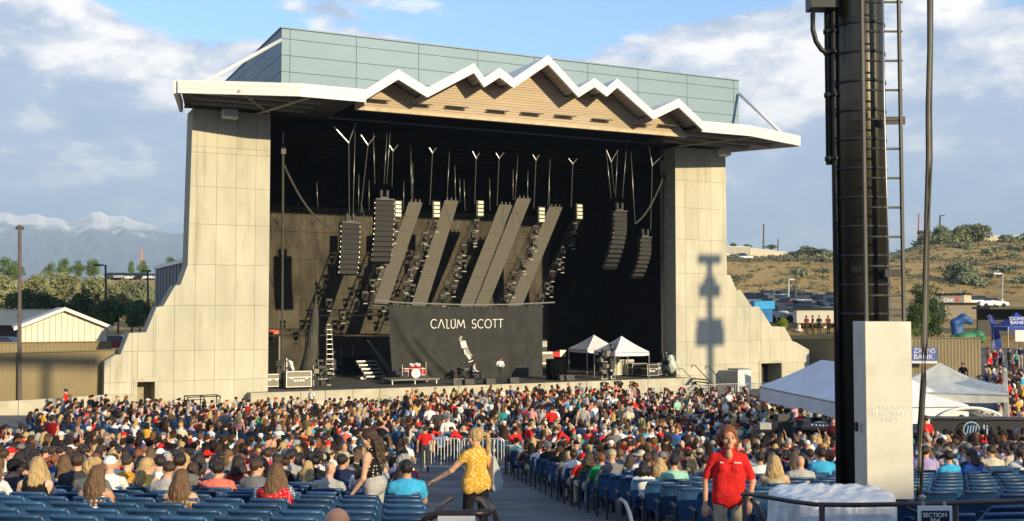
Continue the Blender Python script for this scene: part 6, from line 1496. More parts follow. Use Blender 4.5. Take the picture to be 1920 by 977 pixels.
for j, s in enumerate(spots):
    row, blk, i, p, rz, d, px = s
    if j in hero_at:
        h = hero_at[j]; people.append(dict(j=j, t=h[2], top=h[3], hair=h[4], hc=h[5], skin=h[6], slv=h[7], hat=h[8], label=h[9], p=p, rz=rz, d=d, px=px)); continue
    dens = {'fence side': np.interp(d, [13, 14.2, 15.5, 17.5, 19], [0, .05, .3, .62, .76]), 'pole side': np.interp(d, [17.5, 19, 20.5, 22, 24], [0, .25, .5, .7, .78]), 'stalls': .82, 'flank': .8}[blk]
    if blk == 'pole side' and px > 1690: dens = np.interp(d, [19.5, 21, 23], [0, .5, .85])
    if prs.random() > dens: continue
    fem = prs.random() < .52; stand = (blk == 'stalls' and 760 < px < 1195 and d > 49 and prs.random() < .9)
    t = prs.choice(['st_f', 'st_f_turn', 'st_f']) if stand and fem else prs.choice(['st_m', 'st_turn', 'st_m']) if stand else prs.choice(SIT_F if fem else SIT_M)
    if not stand and prs.random() < .022: t, fem = ('sit_phone', True) if fem else ('sit_armup', False)
    hair = prs.choice(['long', 'long', 'wavy', 'wavy', 'verylong', 'bob', 'ponytail', 'bun', 'curly']) if fem else prs.choice(['short'] * 6 + ['crop'] * 3 + ['bald'])
    hat = None
    if prs.random() < (.04 if fem else .18): hat = ('cap' if prs.random() < .88 else 'hat', prs.choice(['black', 'navy', 'white', 'grey', 'khaki', 'red', 'charcoal']))
    people.append(dict(j=j, t=t, top=prs.choice(TOPS), hair=hair, hc=prs.choice(HC), skin=prs.choice('aaabbcd'), slv=prs.choice(['short', 'short', 'none', 'long'] if fem else ['short'] * 5 + ['long']), hat=hat, label=None, p=p, rz=rz, d=d, px=px))
people.sort(key=lambda q: (q['label'] is None, q['d']))
near, far = [], []
for q in people:
    vis = -40 < q['px'] < 1960
    if not vis: continue
    (near if (q['label'] or (len(near) < 262 and spots[q['j']][1] in ('fence side', 'pole side'))) else far).append(q)
for q in near:
    row, blk, i = spots[q['j']][:3]
    hp = (HPHR[q['hair']] % q['hc'] if '%s' in HPHR[q['hair']] else HPHR[q['hair']]) if q['hair'] else ''
    if q['hat']: hp = '%s %s' % (q['hat'][1], 'cap' if q['hat'][0] == 'cap' else 'sun hat')
    lab = q['label'] or 'person, %s top, %s, %s row %s, %s along' % (q['top'], hp, rowname[row], blk, rowname[i])
    q['lab'] = lab
    if q['t'] in ('sit_phone', 'sit_handhair'): q['t'] = 'sit_f'
    if q['t'] == 'sit_armup': q['t'] = 'sit_m'
    sc = prs.uniform(.95, 1.05); off = Vector((prs.uniform(-.05, .05), prs.uniform(-.05, .05), -.02))
    person(q['p'] + off, q['rz'] + prs.uniform(-.3, .3), q['t'], q['top'], None if q['hair'] == 'bald' else q['hair'], q['hc'], q['skin'], prs.choice(['denim blue', 'charcoal', 'navy', 'khaki']), q['slv'], q['hat'], sc, lab, 'seated audience')
h = [q for q in HERO if q[1] < 9][0]
p = ground(h[0], h[1], 960); p.z = 4.355; person(p, -YAW, h[2], h[3], None, h[5], h[6], 'charcoal', h[7], None, 1.02, h[9], 'seated audience')
# ---------------------------------------------------------------- the mass of the audience farther off, too many to hold singly
LOD = {}
def lod(t, hair, vox):
    key = (t, hair, vox)
    if key in LOD: return LOD[key]
    if (t, vox) not in LOD:
        J = {'sit_m': (seated(), {}), 'sit_f': (seated(True), dict(fem=True)), 'st_m': (standing(), {}), 'st_f': (standing(True, h=.95), dict(fem=True)), 'sit_up': (seated(elR=(.30, .12, 1.08), haR=(.24, .22, 1.34)), {})}[t]
        P = body(J[0], **J[1]); V, Q = solid(P, vox); z = zones(V, Q, P); keep = V[Q].mean(1)[:, 2] > (.40 if t.startswith('sit') else .2)
        LOD[t, vox] = (V, Q[keep], z[keep], A3(*J[0]['head']))
    V, Q, z, hd = LOD[t, vox]
    if ('h', hair, vox) not in LOD:
        LOD['h', hair, vox] = (solid([E_((0, -.012, .045), (.09, .108, .092), 0, .02), E_((0, .12, .045), (.075, .085, .02), 0, .015)], vox * .7, None, [E_((0, 0, -.085), (.2, .25, .115), 0, .02)]) if hair == 'cap' else (hair_data(hair, vox * .62)))
    hV, hQ = LOD['h', hair, vox]
    VV = np.concatenate([V, hV + hd]); QQ = np.concatenate([Q, hQ + len(V)]); zz_ = np.concatenate([z, np.full(len(hQ), 9)])
    u = np.unique(QQ); mp_ = np.zeros(len(VV), int); mp_[u] = np.arange(len(u)); LOD[key] = (VV[u], mp_[QQ], zz_); return LOD[key]
def mass(plist, name, label):
    Vs, Qs, Cs, n0 = [], [], [], 0
    for q in plist:
        t = q['t']; t = 'st_m' if t in ('st_m', 'st_turn') else 'st_f' if t.startswith('st_f') else 'sit_up' if t in ('sit_armup', 'sit_phone') else 'sit_m' if t.startswith('sit_m') else 'sit_f'
        hair = 'cap' if q['hat'] else (q['hair'] or 'short'); V, Q, z = lod(t, hair, .042 if q['d'] < 46 else .052)
        a = q['rz'] + prs.uniform(-.5, .5); s = prs.uniform(.94, 1.06); c, sn = math.cos(a) * s, math.sin(a) * s
        lean = prs.uniform(-.06, .1)
        X, Y_, Z = V[:, 0], V[:, 1] + lean * V[:, 2], V[:, 2] * s
        W3 = np.stack([X * c - Y_ * sn + q['p'].x + prs.uniform(-.13, .13), X * sn + Y_ * c + q['p'].y + prs.uniform(-.13, .13), Z + q['p'].z - .03], 1)
        top = np.array(CLOTH.get(q['top'], (.3, .3, .3))); sk = np.array(SKINC[q['skin']]); pt = np.array(CLOTH[prs.choice(['denim blue', 'charcoal', 'navy', 'khaki'])]); hc = np.array(CLOTH[q['hat'][1]] if q['hat'] else SKINC[q['skin']] if q['hair'] == 'bald' else HAIRC[q['hc']])
        tabl = np.stack([sk, top, sk if q['slv'] == 'none' else top, top if q['slv'] == 'long' else sk, pt, pt, pt * .3, pt, pt, hc])
        jit = 1 + .12 * np.random.RandomState(len(Vs)).uniform(-1, 1, (len(Q), 1)); Vs.append(W3); Qs.append(Q + n0); Cs.append(tabl[z] * jit); n0 += len(V)
    V = np.concatenate(Vs); Q = np.concatenate(Qs); C = np.concatenate(Cs)
    me = bpy.data.meshes.new(name); me.vertices.add(len(V)); me.vertices.foreach_set('co', V.ravel()); me.loops.add(len(Q) * 4); me.loops.foreach_set('vertex_index', Q.ravel().astype(np.int32)); me.polygons.add(len(Q)); me.polygons.foreach_set('loop_start', np.arange(0, 4 * len(Q), 4, dtype=np.int32))
    me.update(calc_edges=True); me.polygons.foreach_set('use_smooth', [True] * len(Q))
    at = me.attributes.new('tint', 'FLOAT_COLOR', 'FACE'); at.data.foreach_set('color', np.concatenate([C, np.ones((len(C), 1))], 1).ravel())
    m = bpy.data.materials.new('crowd_cloth_and_hair'); m.use_nodes = True; t_ = m.node_tree; b = t_.nodes['Principled BSDF']; b.inputs['Roughness'].default_value = .8; b.inputs['Specular IOR Level'].default_value = .2
    an = N(t_, 'ShaderNodeAttribute', attribute_name='tint'); t_.links.new(an.outputs['Color'], b.inputs['Base Color'])
    tag(link(name, me, m), label, 'crowd', kind='stuff'); print(name, len(plist), 'people', len(Q), 'quads')
mass(far, 'crowd', 'dense audience filling the stalls up to the stage')
# ---------------------------------------------------------------- seats: those nearest singly, the rest of the rows as one mass
occ = {q['j']: q for q in near}
order = sorted([j for j, s in enumerate(spots) if s[1] in ('fence side', 'pole side') and -60 < s[6] < 1980], key=lambda j: spots[j][5])
# beside the aisle the seat ends show far down the slope: keep those singly too
single = order[:235]
single += [j for j in order[235:] if spots[j][2] < 2 and spots[j][1] == 'pole side'][:34]
for j in single:
    row, blk, i, p, rz, d, px = spots[j]
    lab = 'blue plastic seat under the %s' % ' '.join(occ[j]['lab'].split(',')[0].split()[:9]) if j in occ and occ[j]['label'] else 'blue plastic seat, %s row on the %s, %s from the aisle' % (rowname[row], blk, rowname[i])
    seat(p - Vector((0, 0, .03)), rz, lab, 'blue stadium seats', d < 14.5)
ss = set(single); q = MB()
for j, s in enumerate(spots):
    if j in ss or s[1] == 'flank': continue
    p, rz, d = s[3], s[4], s[5]
    M = Matrix.Translation(p) @ Matrix.Rotation(rz, 4, 'Z'); w = .235
    vs = [M @ Vector(v) for v in ((-w, -.02, .40), (0, -.06, .40), (w, -.02, .40), (-w, -.09, .84), (0, -.13, .85), (w, -.09, .84), (-w, -.05, .40), (0, -.09, .40), (w, -.05, .40), (-w, -.12, .84), (0, -.16, .85), (w, -.12, .84))]
    q.add(vs, [(0, 1, 4, 3), (1, 2, 5, 4), (7, 6, 9, 10), (8, 7, 10, 11), (3, 4, 10, 9), (4, 5, 11, 10), (0, 3, 9, 6), (5, 2, 8, 11)])
    q.add([M @ Vector(v) for v in ((-.27, -.03, 0), (-.24, -.03, 0), (-.24, .05, 0), (-.27, .05, 0), (-.27, -.03, .6), (-.24, -.03, .6), (-.24, .05, .6), (-.27, .05, .6))], [(0, 1, 5, 4), (1, 2, 6, 5), (2, 3, 7, 6), (3, 0, 4, 7), (4, 5, 6, 7)], 1)
o = q.build('seat_rows', [BLUE, SEATLEG]); tag(o, 'blue seat rows farther down the slope, hidden among the audience', 'seats', kind='stuff')
# ================================================================ STAFF AND WALKERS
def stage_rz(p): return math.atan2(-(SC[0] - p.x), SC[1] - p.y)
def stander(px, d, t, top, hair, hc, skin, pants, slv, hat, turn, label, sc=1.0, z=None):
    p = ground(px, d, 820); p.z += .04
    if z is not None: p.z = z
    return person(p, stage_rz(p) + turn, t, top, hair, hc, skin, pants, slv, hat, sc, label, 'standing staff and visitors')
STAND = [
 (122, 58.0, 'st_cross', 'red', 'short', 'dark brown', 'a', 'charcoal', 'short', None, 2.6, 'staff member in red polo with arms crossed before the low wall', 1.0, None),
 (98, 36.8, 'st_m', 'red', 'curly', 'light brown', 'a', 'charcoal', 'short', None, .2, 'staff member in red seen from behind among the seats near the fence', 1.0, None),
 (422, 44.5, 'st_m', 'grey', 'short', 'dark brown', 'a', 'charcoal', 'short', None, .3, 'tall visitor in grey tee standing among the seated crowd', 1.05, None),
 (447, 43.8, 'st_f', 'pink', 'wavy', 'blond', 'a', 'charcoal', 'short', None, .3, 'visitor in pink top standing beside the grey tee', 1.0, None),
 (583, 64.8, 'st_m', 'white', 'short', 'brown', 'b', 'charcoal', 'short', None, 3.3, 'staff member in white tee standing between barricade and stage', 1.05, None),
 (768, 37.2, 'st_f_turn', 'cream', 'wavy', 'dark brown', 'a', 'denim blue', 'short', None, -.5, 'visitor in cream blouse with a strap beyond the aisle seats', 1.0, None),
 (797, 36.8, 'st_m', 'red', 'short', 'dark brown', 'b', 'charcoal', 'short', None, .1, 'staff member in red behind the barrier end nearest the cream blouse', .93, None),
 (840, 41.5, 'st_m', 'white', 'short', 'grey', 'a', 'denim blue', 'short', ('hat', 'grey'), .1, 'visitor in white shirt and grey hat behind the aisle barrier', 1.05, None),
 (869, 40.0, 'st_bend', 'red', 'short', 'brown', 'a', 'charcoal', 'short', None, 1.2, 'staff member in red leaning on the aisle barrier', .95, None),
 (820, 46.5, 'st_turn', 'charcoal', 'short', 'dark brown', 'a', 'charcoal', 'short', None, .4, 'visitor in charcoal standing beyond the aisle barrier', 1.05, None),
 (866, 52.0, 'st_m', 'white', 'short', 'brown', 'a', 'denim blue', 'short', None, .1, 'tall visitor in white shirt at the rear of the standing crowd', 1.08, None),
 (880, 50.5, 'st_m', 'black', 'crop', 'brown', 'a', 'denim blue', 'short', None, .1, 'visitor in black at the rear of the standing crowd', 1.08, None),
 (966, 36.5, 'st_m', 'red', 'short', 'dark brown', 'b', 'charcoal', 'short', ('cap', 'black'), .4, 'staff member in red and black cap at the aisle rail', .92, None),
 (992, 37.5, 'st_turn', 'red', 'short', 'brown', 'a', 'black', 'short', None, -1.2, 'staff member in red turning sideways at the rail', 1.02, None),
 (1018, 38.5, 'st_turn', 'charcoal', 'short', 'dark brown', 'c', 'charcoal', 'short', None, 1.6, 'visitor in charcoal reaching out to a red shirted staff member', 1.0, None),
 (1034, 48.0, 'st_m', 'red', 'short', 'dark brown', 'a', 'black', 'short', None, 0, 'staff member in red standing at the edge of the standing crowd', 1.05, None),
 (1072, 37.0, 'st_bend', 'red', 'short', 'dark brown', 'a', 'black', 'short', None, 1.5, 'staff member in red bending over the rail', 1.05, None),
 (1093, 49.0, 'st_m', 'black striped', 'short', 'brown', 'a', 'khaki', 'none', None, 0, 'visitor in black and white striped tank top and khaki trousers', 1.08, None),
 (1134, 47.0, 'st_f', 'white', 'wavy', 'light brown', 'a', 'denim blue', 'short', None, .5, 'visitor in white tee standing by the striped tank top', 1.0, None),
 (1160, 54.0, 'st_f', 'white', 'verylong', 'light brown', 'a', 'charcoal', 'none', None, .1, 'long haired visitor in white dress at the end of the standing crowd', 1.05, None),
 (1270, 56.0, 'st_m', 'mint', 'short', 'brown', 'a', 'navy', 'short', None, .3, 'visitor in pale mint tee near the stage steps', 1.05, None),
 (1360, 52.0, 'st_m', 'white', 'short', 'grey', 'a', 'navy', 'short', None, .6, 'grey haired visitor in white shirt walking by the tent', 1.1, None),
 (1368, 62.5, 'st_turn', 'white', 'short', 'dark brown', 'a', 'charcoal', 'short', None, 2.9, 'staff member in white at the stage steps handrail', 1.0, None),
 (1502, 43.0, 'st_m', 'red', 'short', 'auburn', 'a', 'charcoal', 'short', None, .2, 'staff member in red under the white tent', 1.1, None),
 (1448, 45.5, 'st_turn', 'black', 'short', 'dark brown', 'a', 'charcoal', 'short', None, .6, 'technician in black at the tent corner post', 1.02, None),
 (1474, 44.5, 'st_m', 'charcoal', 'short', 'brown', 'a', 'charcoal', 'short', ('cap', 'black'), .2, 'technician in charcoal and black cap under the white tent', 1.02, None),
 (1528, 43.5, 'st_turn', 'black', 'crop', 'dark brown', 'b', 'black', 'long', None, -.5, 'technician in black long sleeves beside the red shirt under the tent', 1.02, None),
 (1548, 42.0, 'st_m', 'grey', 'short', 'black', 'a', 'charcoal', 'short', None, .3, 'technician in grey under the tent by the black pole', 1.02, None),
 (1462, 47.5, 'st_f', 'navy', 'long', 'brown', 'a', 'charcoal', 'short', None, 1.2, 'long haired technician in navy deep under the white tent', 1.02, None),
 (1562, 37.5, 'st_turn', 'maroon', 'short', 'light brown', 'a', 'dark red', 'short', None, 2.4, 'visitor in maroon beside the black pole conduits', 1.0, None),
 (1836, 37.5, 'st_bend', 'red', 'short', 'brown', 'a', 'charcoal', 'short', None, 1.0, 'staff member in red leaning over the black counter', 1.08, None),
 (1737, 36.2, 'st_m', 'red', 'short', 'brown', 'a', 'charcoal', 'short', None, .1, 'staff member in red behind the hanging cable', 1.0, None),
 (1859, 63.5, 'st_turn', 'red', 'short', 'grey', 'a', 'charcoal', 'short', None, 2.7, 'staff member in red at the head of the raised seating', 1.05, None),
 (1808, 66.5, 'st_m', 'black', 'short', 'black', 'c', 'charcoal', 'long', None, 1.0, 'dark dressed visitor at the corner of the tan fence', 1.0, None),
 (1868, 73.0, 'st_m', 'red', 'short', 'brown', 'a', 'grey', 'short', None, .5, 'visitor in red on the shaded concourse', 1.0, None), (1879, 74.0, 'st_f', 'denim blue', 'long', 'blond', 'a', 'navy', 'short', None, .4, 'visitor in pale blue beside the red shirt on the concourse', 1.0, None),
 (1857, 75.0, 'st_m', 'brown', 'short', 'black', 'b', 'charcoal', 'short', None, 2, 'visitor in brown on the shaded concourse', 1.0, None), (1895, 75.0, 'st_f', 'black', 'short', 'black', 'b', 'black', 'long', None, 2.5, 'visitor in black near the poster board', 1.0, None), (1908, 72.0, 'st_f', 'teal', 'long', 'light brown', 'a', 'navy', 'none', None, 2, 'visitor in teal top on the concourse at the picture edge', 1.0, None), (1916, 77.0, 'st_m', 'navy', 'short', 'brown', 'a', 'khaki', 'short', None, 1, 'visitor in navy and khaki at the picture edge', 1.0, None),
]
for s in STAND: stander(*s)
# people by the shelter beyond the fence
for k, px in enumerate((1512, 1524, 1536, 1553)):
    p = PD(px, 618, 98); person(Vector((p.x, p.y, 4.4)), 1.0 * k, 'st_m', ['dark red', 'maroon', 'charcoal', 'dark red'][k], 'short', 'dark brown', 'b', 'charcoal', 'short', None, 1.0, ['visitor in dark red under the cream shelter', 'visitor in maroon under the cream shelter', 'visitor in charcoal under the cream shelter', 'visitor in dark red beside the black pole beyond the fence'][k], 'visitors by the shelter')
# ---------------------------------------------------------------- three figures close by, built finer
def hero(name, J, mats_, label, loc, rz, hair, hairc, extra=None, vox=.0105, hv=.0065, sc=1., **kw):
    P = body(J, fine=True, **kw) + (extra or []); V, Q = solid(P, vox); z = zones(V, Q, P)
    T = dict(V=V, Q=Q, z=z); me = tmesh(T); o = link('person', me, mats_); o.location = loc; o.rotation_euler = (0, 0, rz); o.scale = (sc,) * 3; tag(o, label, 'person', 'standing staff and visitors')
    HM = Matrix.Translation(Vector(J['head'])) @ Matrix.Rotation(J.get('hyaw', 0), 4, 'Z') @ Matrix.Rotation(J.get('hpit', 0), 4, 'X')
    pr, cuts, a = wave(hair, 5); hV, hQ = solid(pr, hv, hair_noise(a * .8, 95.), cuts); hm = bpy.data.meshes.new('hair'); hm.from_pydata(hV.tolist(), [], hQ.tolist()); hm.update(); h = link('hair', hm, hairm(hairc), o, True); h.matrix_local = HM
    e = MB()
    for s in (-1, 1): e2 = MB().lathe([(0, -.011), (.009, -.006), (.0115, 0), (.009, .006), (0, .011)], (s * .031, .088, .004), 8).build('eye', mat('eye_dark', (.05, .035, .03), .2, var=0), None, True); e2.parent = o; e2.matrix_local = HM
    for s in (-1, 1): e2 = MB().tube([(s * .018, .094, .024), (s * .034, .092, .027), (s * .048, .08, .02)], .004, 5).build('eyebrow', hairm(hairc), None, True); e2.parent = o; e2.matrix_local = HM
    e2 = MB().tube([(-.028, .088, -.053), (-.012, .0965, -.06), (.012, .0965, -.06), (.028, .088, -.053)], .0035, 5).build('mouth', mat('lips', (.62, .30, .25), .4, var=0), None, True); e2.parent = o; e2.matrix_local = HM
    return o
SHOEM = clothm('charcoal')
# staff member in the red polo, facing the camera
J = standing(True, h=.985, yaw=.12, elR=(.245, -.03, 1.09), haR=(.255, .05, .84), elL=(-.25, .02, 1.09), haL=(-.20, .17, .90), curl=.6)
collar = [C_((-.055, .045, 1.435), .012, (.0, .085, 1.36), .012, TOP, .012), C_((.055, .045, 1.435), .012, (.0, .085, 1.36), .012, TOP, .012), C_((-.06, -.03, 1.45), .016, (.06, -.03, 1.45), .016, TOP, .012), E_((0, .075, 1.385), (.034, .034, .06), SKIN, .008)]
hem = [C_((-.082, 0, .935), .098, (.082, 0, .935), .098, TOP, .02), C_((-.075, .01, 1.04), .10, (.075, .01, 1.04), .10, TOP, .04), C_((-.07, .012, 1.14), .10, (.07, .012, 1.14), .10, TOP, .04), C_((-.088, 0, .88), .092, (.088, 0, .88), .092, TOP, .015)]
p = ground(1367, 11.6, 950); p.z += .05
redp = clothm('red'); o = hero('person', J, [skinm('b'), redp, redp, skinm('b'), clothm('khaki'), clothm('khaki'), SHOEM], 'smiling staff member in red polo shirt facing the camera beside the rail', p, math.pi - YAW - .12, 'layered', 'auburn', hem + collar, fem=True, bulk=.97, sleeve=.8, top_hem=1)
for (x, z, w, n_) in ((-.085, 1.30, .075, 7), (.085, 1.30, .035, 2)):
    for k in range(n_): c = MB().box((x - w / 2 + w * (k + .5) / n_, .142, z + .004 * (k % 2)), (w / n_ * .7, .006, .014)).build('embroidered_mark', PRINT); c.parent = o
# walker with the blond ponytail and the mustard top
J = standing(True, h=.96, hyaw=.7, chest=(0, .01, 1.21), shL=(-.165, 0, 1.30), elL=(-.31, .13, 1.09), haL=(-.40, .37, .95), hdL=(-.3, .9, -.4), huL=(-.3, .2, 1), htL=(0, .6, .3), elR=(.24, .0, 1.05), haR=(.20, .22, 1.0), curl=.35, kn_=(.1, .04, .48))
J['knL'] = (-.1, .08, .48); J['knR'] = (.1, -.02, .48)
p = ground(893, 14.5, 950); p.z += .05
hem = [C_((-.105, 0, .93), .112, (.105, 0, .93), .112, TOP, .02), C_((-.12, 0, .87), .095, (.12, 0, .87), .095, TOP, .015), C_((-.08, 0, 1.02), .1, (.08, 0, 1.02), .1, TOP, .03)]
mf = topm('mustard floral'); rzp = stage_rz(p) + .65
o = hero('person', J, [skinm('a'), mf, mf, skinm('a'), clothm('black'), clothm('black'), SHOEM], 'person in mustard floral top with blond ponytail walking up the aisle', p, rzp, 'ponytail', 'blond', hem, fem=True, bulk=1.1, sleeve=.28, sc=1.02, top_hem=1)
bagm = mat('grey_canvas', (.40, .43, .43), .85, var=.1, scale=8)
M = Matrix.Translation(p) @ Matrix.Rotation(rzp, 4, 'Z')
t = thing('tote_bag', M @ Vector((.25, -.02, .9)), 'pale grey tote bag hanging from the shoulder of the ponytail walker', 'bag')
q = MB().prism([(.2, 1.28), (.23, 1.28), (.33, 1.05), (.37, .92), (.33, .84), (.22, .80), (.19, .85)], lambda a, s: M @ Vector((a[0] + .0, -.12 + .16 * s, a[1]))); q.build('bag_body', bagm, t)
MB().tube([M @ Vector(v) for v in ((.21, -.08, 1.25), (.17, -.05, 1.37), (.19, .03, 1.30), (.22, .05, 1.2))], .014, 6).build('strap', bagm, t)
# person in the polka dot dress by the seats
J = standing(True, h=.97, hyaw=.35, hpit=-.25, chest=(0, .05, 1.22), neck=(0, .06, 1.39), head=(0, .09, 1.53), shL=(-.16, .04, 1.31), shR=(.16, .04, 1.31), elL=(-.21, .06, 1.04), haL=(-.20, .22, .84), hdL=(0, .5, -.8), elR=(.2, .12, 1.05), haR=(.14, .3, .95))
p = ground(703, 14.0, 950); p.z += .05
pd_ = topm('black polka dot'); gr = clothm('light grey')
hero('person', J, [skinm('a'), pd_, skinm('a'), skinm('a'), gr, gr, SHOEM], 'person in sleeveless black polka dot top with long wavy brown hair standing among seats', p, stage_rz(p) + 1.25, 'wavy', 'brown', [E_((0, 0, .95), (.18, .145, .12), PANT, .03)], fem=True, bulk=1.08, sleeve=.2)
# ================================================================ BARRIERS, RAILS, FRONT OF STAGE
def barrier(A, B, h, m, label, group, nb, name='crowd_barrier', r=.022, feet=True):
    A, B = Vector(A), Vector(B); t = thing(name, A.lerp(B, .5), label, 'barrier', group); U = Vector((0, 0, 1)); cr = (B - A) * .06
    MB().tube([A + U * .12, A + U * (h - .12), A + U * (h - .03) + cr * .4, A + U * h + cr, B + U * h - cr, B + U * (h - .03) - cr * .4, B + U * (h - .12), B + U * .12], r, 6).tube([A + U * .14, B + U * .14], r, 6).build('frame', m, t)
    for k in range(nb):
        c = A.lerp(B, (k + .7) / (nb + .4)); MB().tube([c + U * .14, c + U * (h - .01)], r * .6, 5).build('bar', m, t)
    if feet:
        n = Vector((-(B - A).y, (B - A).x, 0)).normalized() * .3
        for e in (.08, .92): c = A.lerp(B, e); MB().tube([c + U * .14, c + n + U * .01], r, 5).tube([c + U * .14, c - n + U * .01], r, 5).build('foot', m, t)
    return t
GALV = mat('barrier_galvanised', (.66, .66, .63), .4, .5, var=.06)
a, b = ground(792, 38.6, 880), ground(862, 38.4, 880); barrier(a, b, 1.15, GALV, 'white metal crowd barrier across the aisle beside the red shirted staff', 'aisle barriers', 11)
a, b = ground(866, 38.4, 880), ground(945, 38.2, 880); barrier(a, b, 1.15, GALV, 'white metal crowd barrier across the aisle behind the ponytail walker', 'aisle barriers', 11)
x = 9.5; k = 0
while x < 57:
    a, b = Vector((x, 64.4 + .3 * math.sin(k * 2.1), 0.02)), Vector((x + 2.35, 64.4 + .3 * math.sin(k * 2.1 + 1), .02))
    barrier(a, b, 1.12, GALV, 'pale barricade panel in front of the stage, %s from the fence side' % rowname[k], 'barricade along the stage front', 14, r=.025); x += 2.42; k += 1
a, b = ground(948, 35.6, 850), ground(1130, 35.0, 850)
t = thing('aisle_rail', a, 'long white topped rail where the staff in red lean', 'rail')
MB().tube([a + Vector((0, 0, 1.0)), b + Vector((0, 0, 1.0))], .035, 6).build('top_rail', GALV, t)
for k in range(6): c = a.lerp(b, k / 5); MB().tube([c, c + Vector((0, 0, .98))], .03, 5).build('post', DARK, t)
MB().tube([a + Vector((0, 0, .55)), b + Vector((0, 0, .55))], .02, 5).build('mid_rail', DARK, t)
# steel frame, flat black bundles, stage steps, portable toilet
fr_ = thing('steel_frame', PY(380, 770, 65.6), 'empty black steel frame standing in front of the concrete tower', 'frame')
x0, x1, y0, y1, zt = PY(352, 745, 65.2).x, PY(413, 745, 65.2).x, 65.2, 66.4, PY(380, 744, 65.2).z
for X in (x0, (x0 + x1) / 2, x1):
    for Y in (y0, y1): MB().tube([(X, Y, 0), (X, Y, zt)], .035, 4).build('upright', DARK, fr_)
for Y in (y0, y1):
    for z in (zt, zt * .55): MB().tube([(x0, Y, z), (x1, Y, z)], .03, 4).build('cross_bar', DARK, fr_)
for X in (x0, (x0 + x1) / 2, x1): MB().tube([(X, y0, zt), (X, y1, zt)], .03, 4).build('cross_bar', DARK, fr_)
for k, (pa, pb, py, lab) in enumerate(((655, 733, 756, 'long flat black bundle lying on the barricade step'), (1143, 1197, 736, 'long dark bundle lying before the stage below the tents'))):
    a, b = PY(pa, py, 65.6), PY(pb, py, 65.6); b.z = a.z; o = MB().tube([a, a.lerp(b, .03), a.lerp(b, .97), b], [.1, .16, .16, .1], 10).build('rolled_bundle', mat('bundle_cloth', (.035, .034, .03), .9, var=.3, scale=4), None, True); tag(o, lab, 'bundle')
    t = thing('support_block', (a.x, 65.6, 0), ['dark block holding up the flat bundle near the road cases', 'dark block holding up the bundle below the tents'][k], 'block'); MB().bb((a.x, 65.45, 0), (b.x, 65.75, a.z - .15)).build('block_body', CONC2, t)
ss_ = thing('stage_steps', PY(1330, 740, 66.2), 'black stage steps with two hooked handrails beside the apron end', 'stairs')
sx = PY(1308, 730, 66).x
for k in range(6): MB().bb((sx + .05 + .30 * k, 65.0, DECK - .02 - .25 * k - .06), (sx + .4 + .30 * k, 66.9, DECK - .02 - .25 * k)).build('tread', DARK, ss_)
for Y in (65.1, 66.8):
    MB().tube([(sx + .2, Y, DECK - .3), (sx + 2.0, Y, .05)], .05, 4).build('stringer', DARK, ss_)
    MB().tube([(sx + .05, Y, DECK + .75), (sx + .1, Y, DECK + .98), (sx + .35, Y, DECK + .92), (sx + 2.0, Y, .95), (sx + 2.0, Y, .0)], .035, 5).build('handrail', DARK, ss_)
pt_ = thing('white_cabin', PY(1392, 745, 66.4), 'white cabin box with a grey side next to the dark doorway', 'cabin')
x0, x1, zt = PY(1384, 700, 65.9).x, PY(1408, 700, 65.9).x, PY(1395, 694, 65.9).z
MB().bb((x0, 65.9, 0), (x1, 67.1, zt)).build('cabin_body', mat('cabin_white', (.76, .75, .68), .5, var=.03), pt_); MB().bb((x0 - .03, 65.85, zt), (x1 + .03, 67.15, zt + .1)).build('roof', mat('cabin_grey', (.3, .3, .3), .6), pt_); MB().bb((x0 + .12, 65.86, .15), (x1 - .12, 65.897, zt - .15)).build('door', mat('cabin_door', (.70, .69, .62), .5, var=.03), pt_); MB().bb((x0 - .035, 65.95, .1), (x0 - .004, 67.05, zt - .1)).build('side_panel', mat('cabin_grey', (.3, .3, .3)), pt_)
# ================================================================ MIXING POSITION TENTS
def RD(r, d, z=0): X, Y = xy(r, d); return Vector((X, Y, z))
zg = float(gz(*xy(12, 43)))
cs = [RD(11.1, 48), RD(12.45, 38), RD(16.4, 38.5), RD(15.1, 48.5)]
tent('party_tent', [(c.x, c.y) for c in cs], 3.3, 4.55, zg, mat('party_tent_cloth', (.74, .74, .76), .8, var=.05, scale=1), 'large white party tent over the mixing desk behind the black pole', val=.62, ridge=.2, sag=.05)
CLEAR = mat('milky_plastic', (.80, .80, .70), .25, var=.1, scale=3, trans=.0, alpha=.72)
cs = [RD(13.4, 39.8), RD(17.6, 38), RD(19.4, 42.2), RD(15.2, 44)]
ct = tent('plastic_tent', [(c.x, c.y) for c in cs], 3.75, 4.7, zg, CLEAR, 'milky plastic covered tent beyond the ladder cover', val=.3, sag=.16)
a, b = cs[1], cs[2]
MB().sheet(lambda u, v: a.lerp(b, u) + Vector((.1 * math.sin(u * 9 + v * 2), .1 * math.cos(u * 11), zg + .4 + v * 3.2)), 14, 6).build('side_sheet', CLEAR, ct, True)
arcb = thing('arched_cover', RD(15.8, 38.6, zg), 'white ribbed arched cover inside the plastic tent', 'cover')
for k in range(5):
    r_ = 1.25 - .0 * k; c = RD(16.35, 38.2 + .3 * k, 2.55 - .06 * k); q = []
    for i in range(15):
        g_ = R(25 + 130 * i / 14); v = c + Vector(tuple(RT)) * (-r_ * 1.05 * math.cos(g_)) + Vector((0, 0, r_ * .55 * math.sin(g_))); q.append(v)
    MB().tube(q, .055, 6).build('arched_rib', PRINT, arcb)
MB().sheet(lambda u, v: RD(16.35, 39.7 - .2 * v, 0) + Vector(tuple(RT)) * ((u - .5) * 2.4) + Vector((0, 0, 1.7 + v * 1.1)), 8, 3).build('back_sheet', PRINT, arcb)
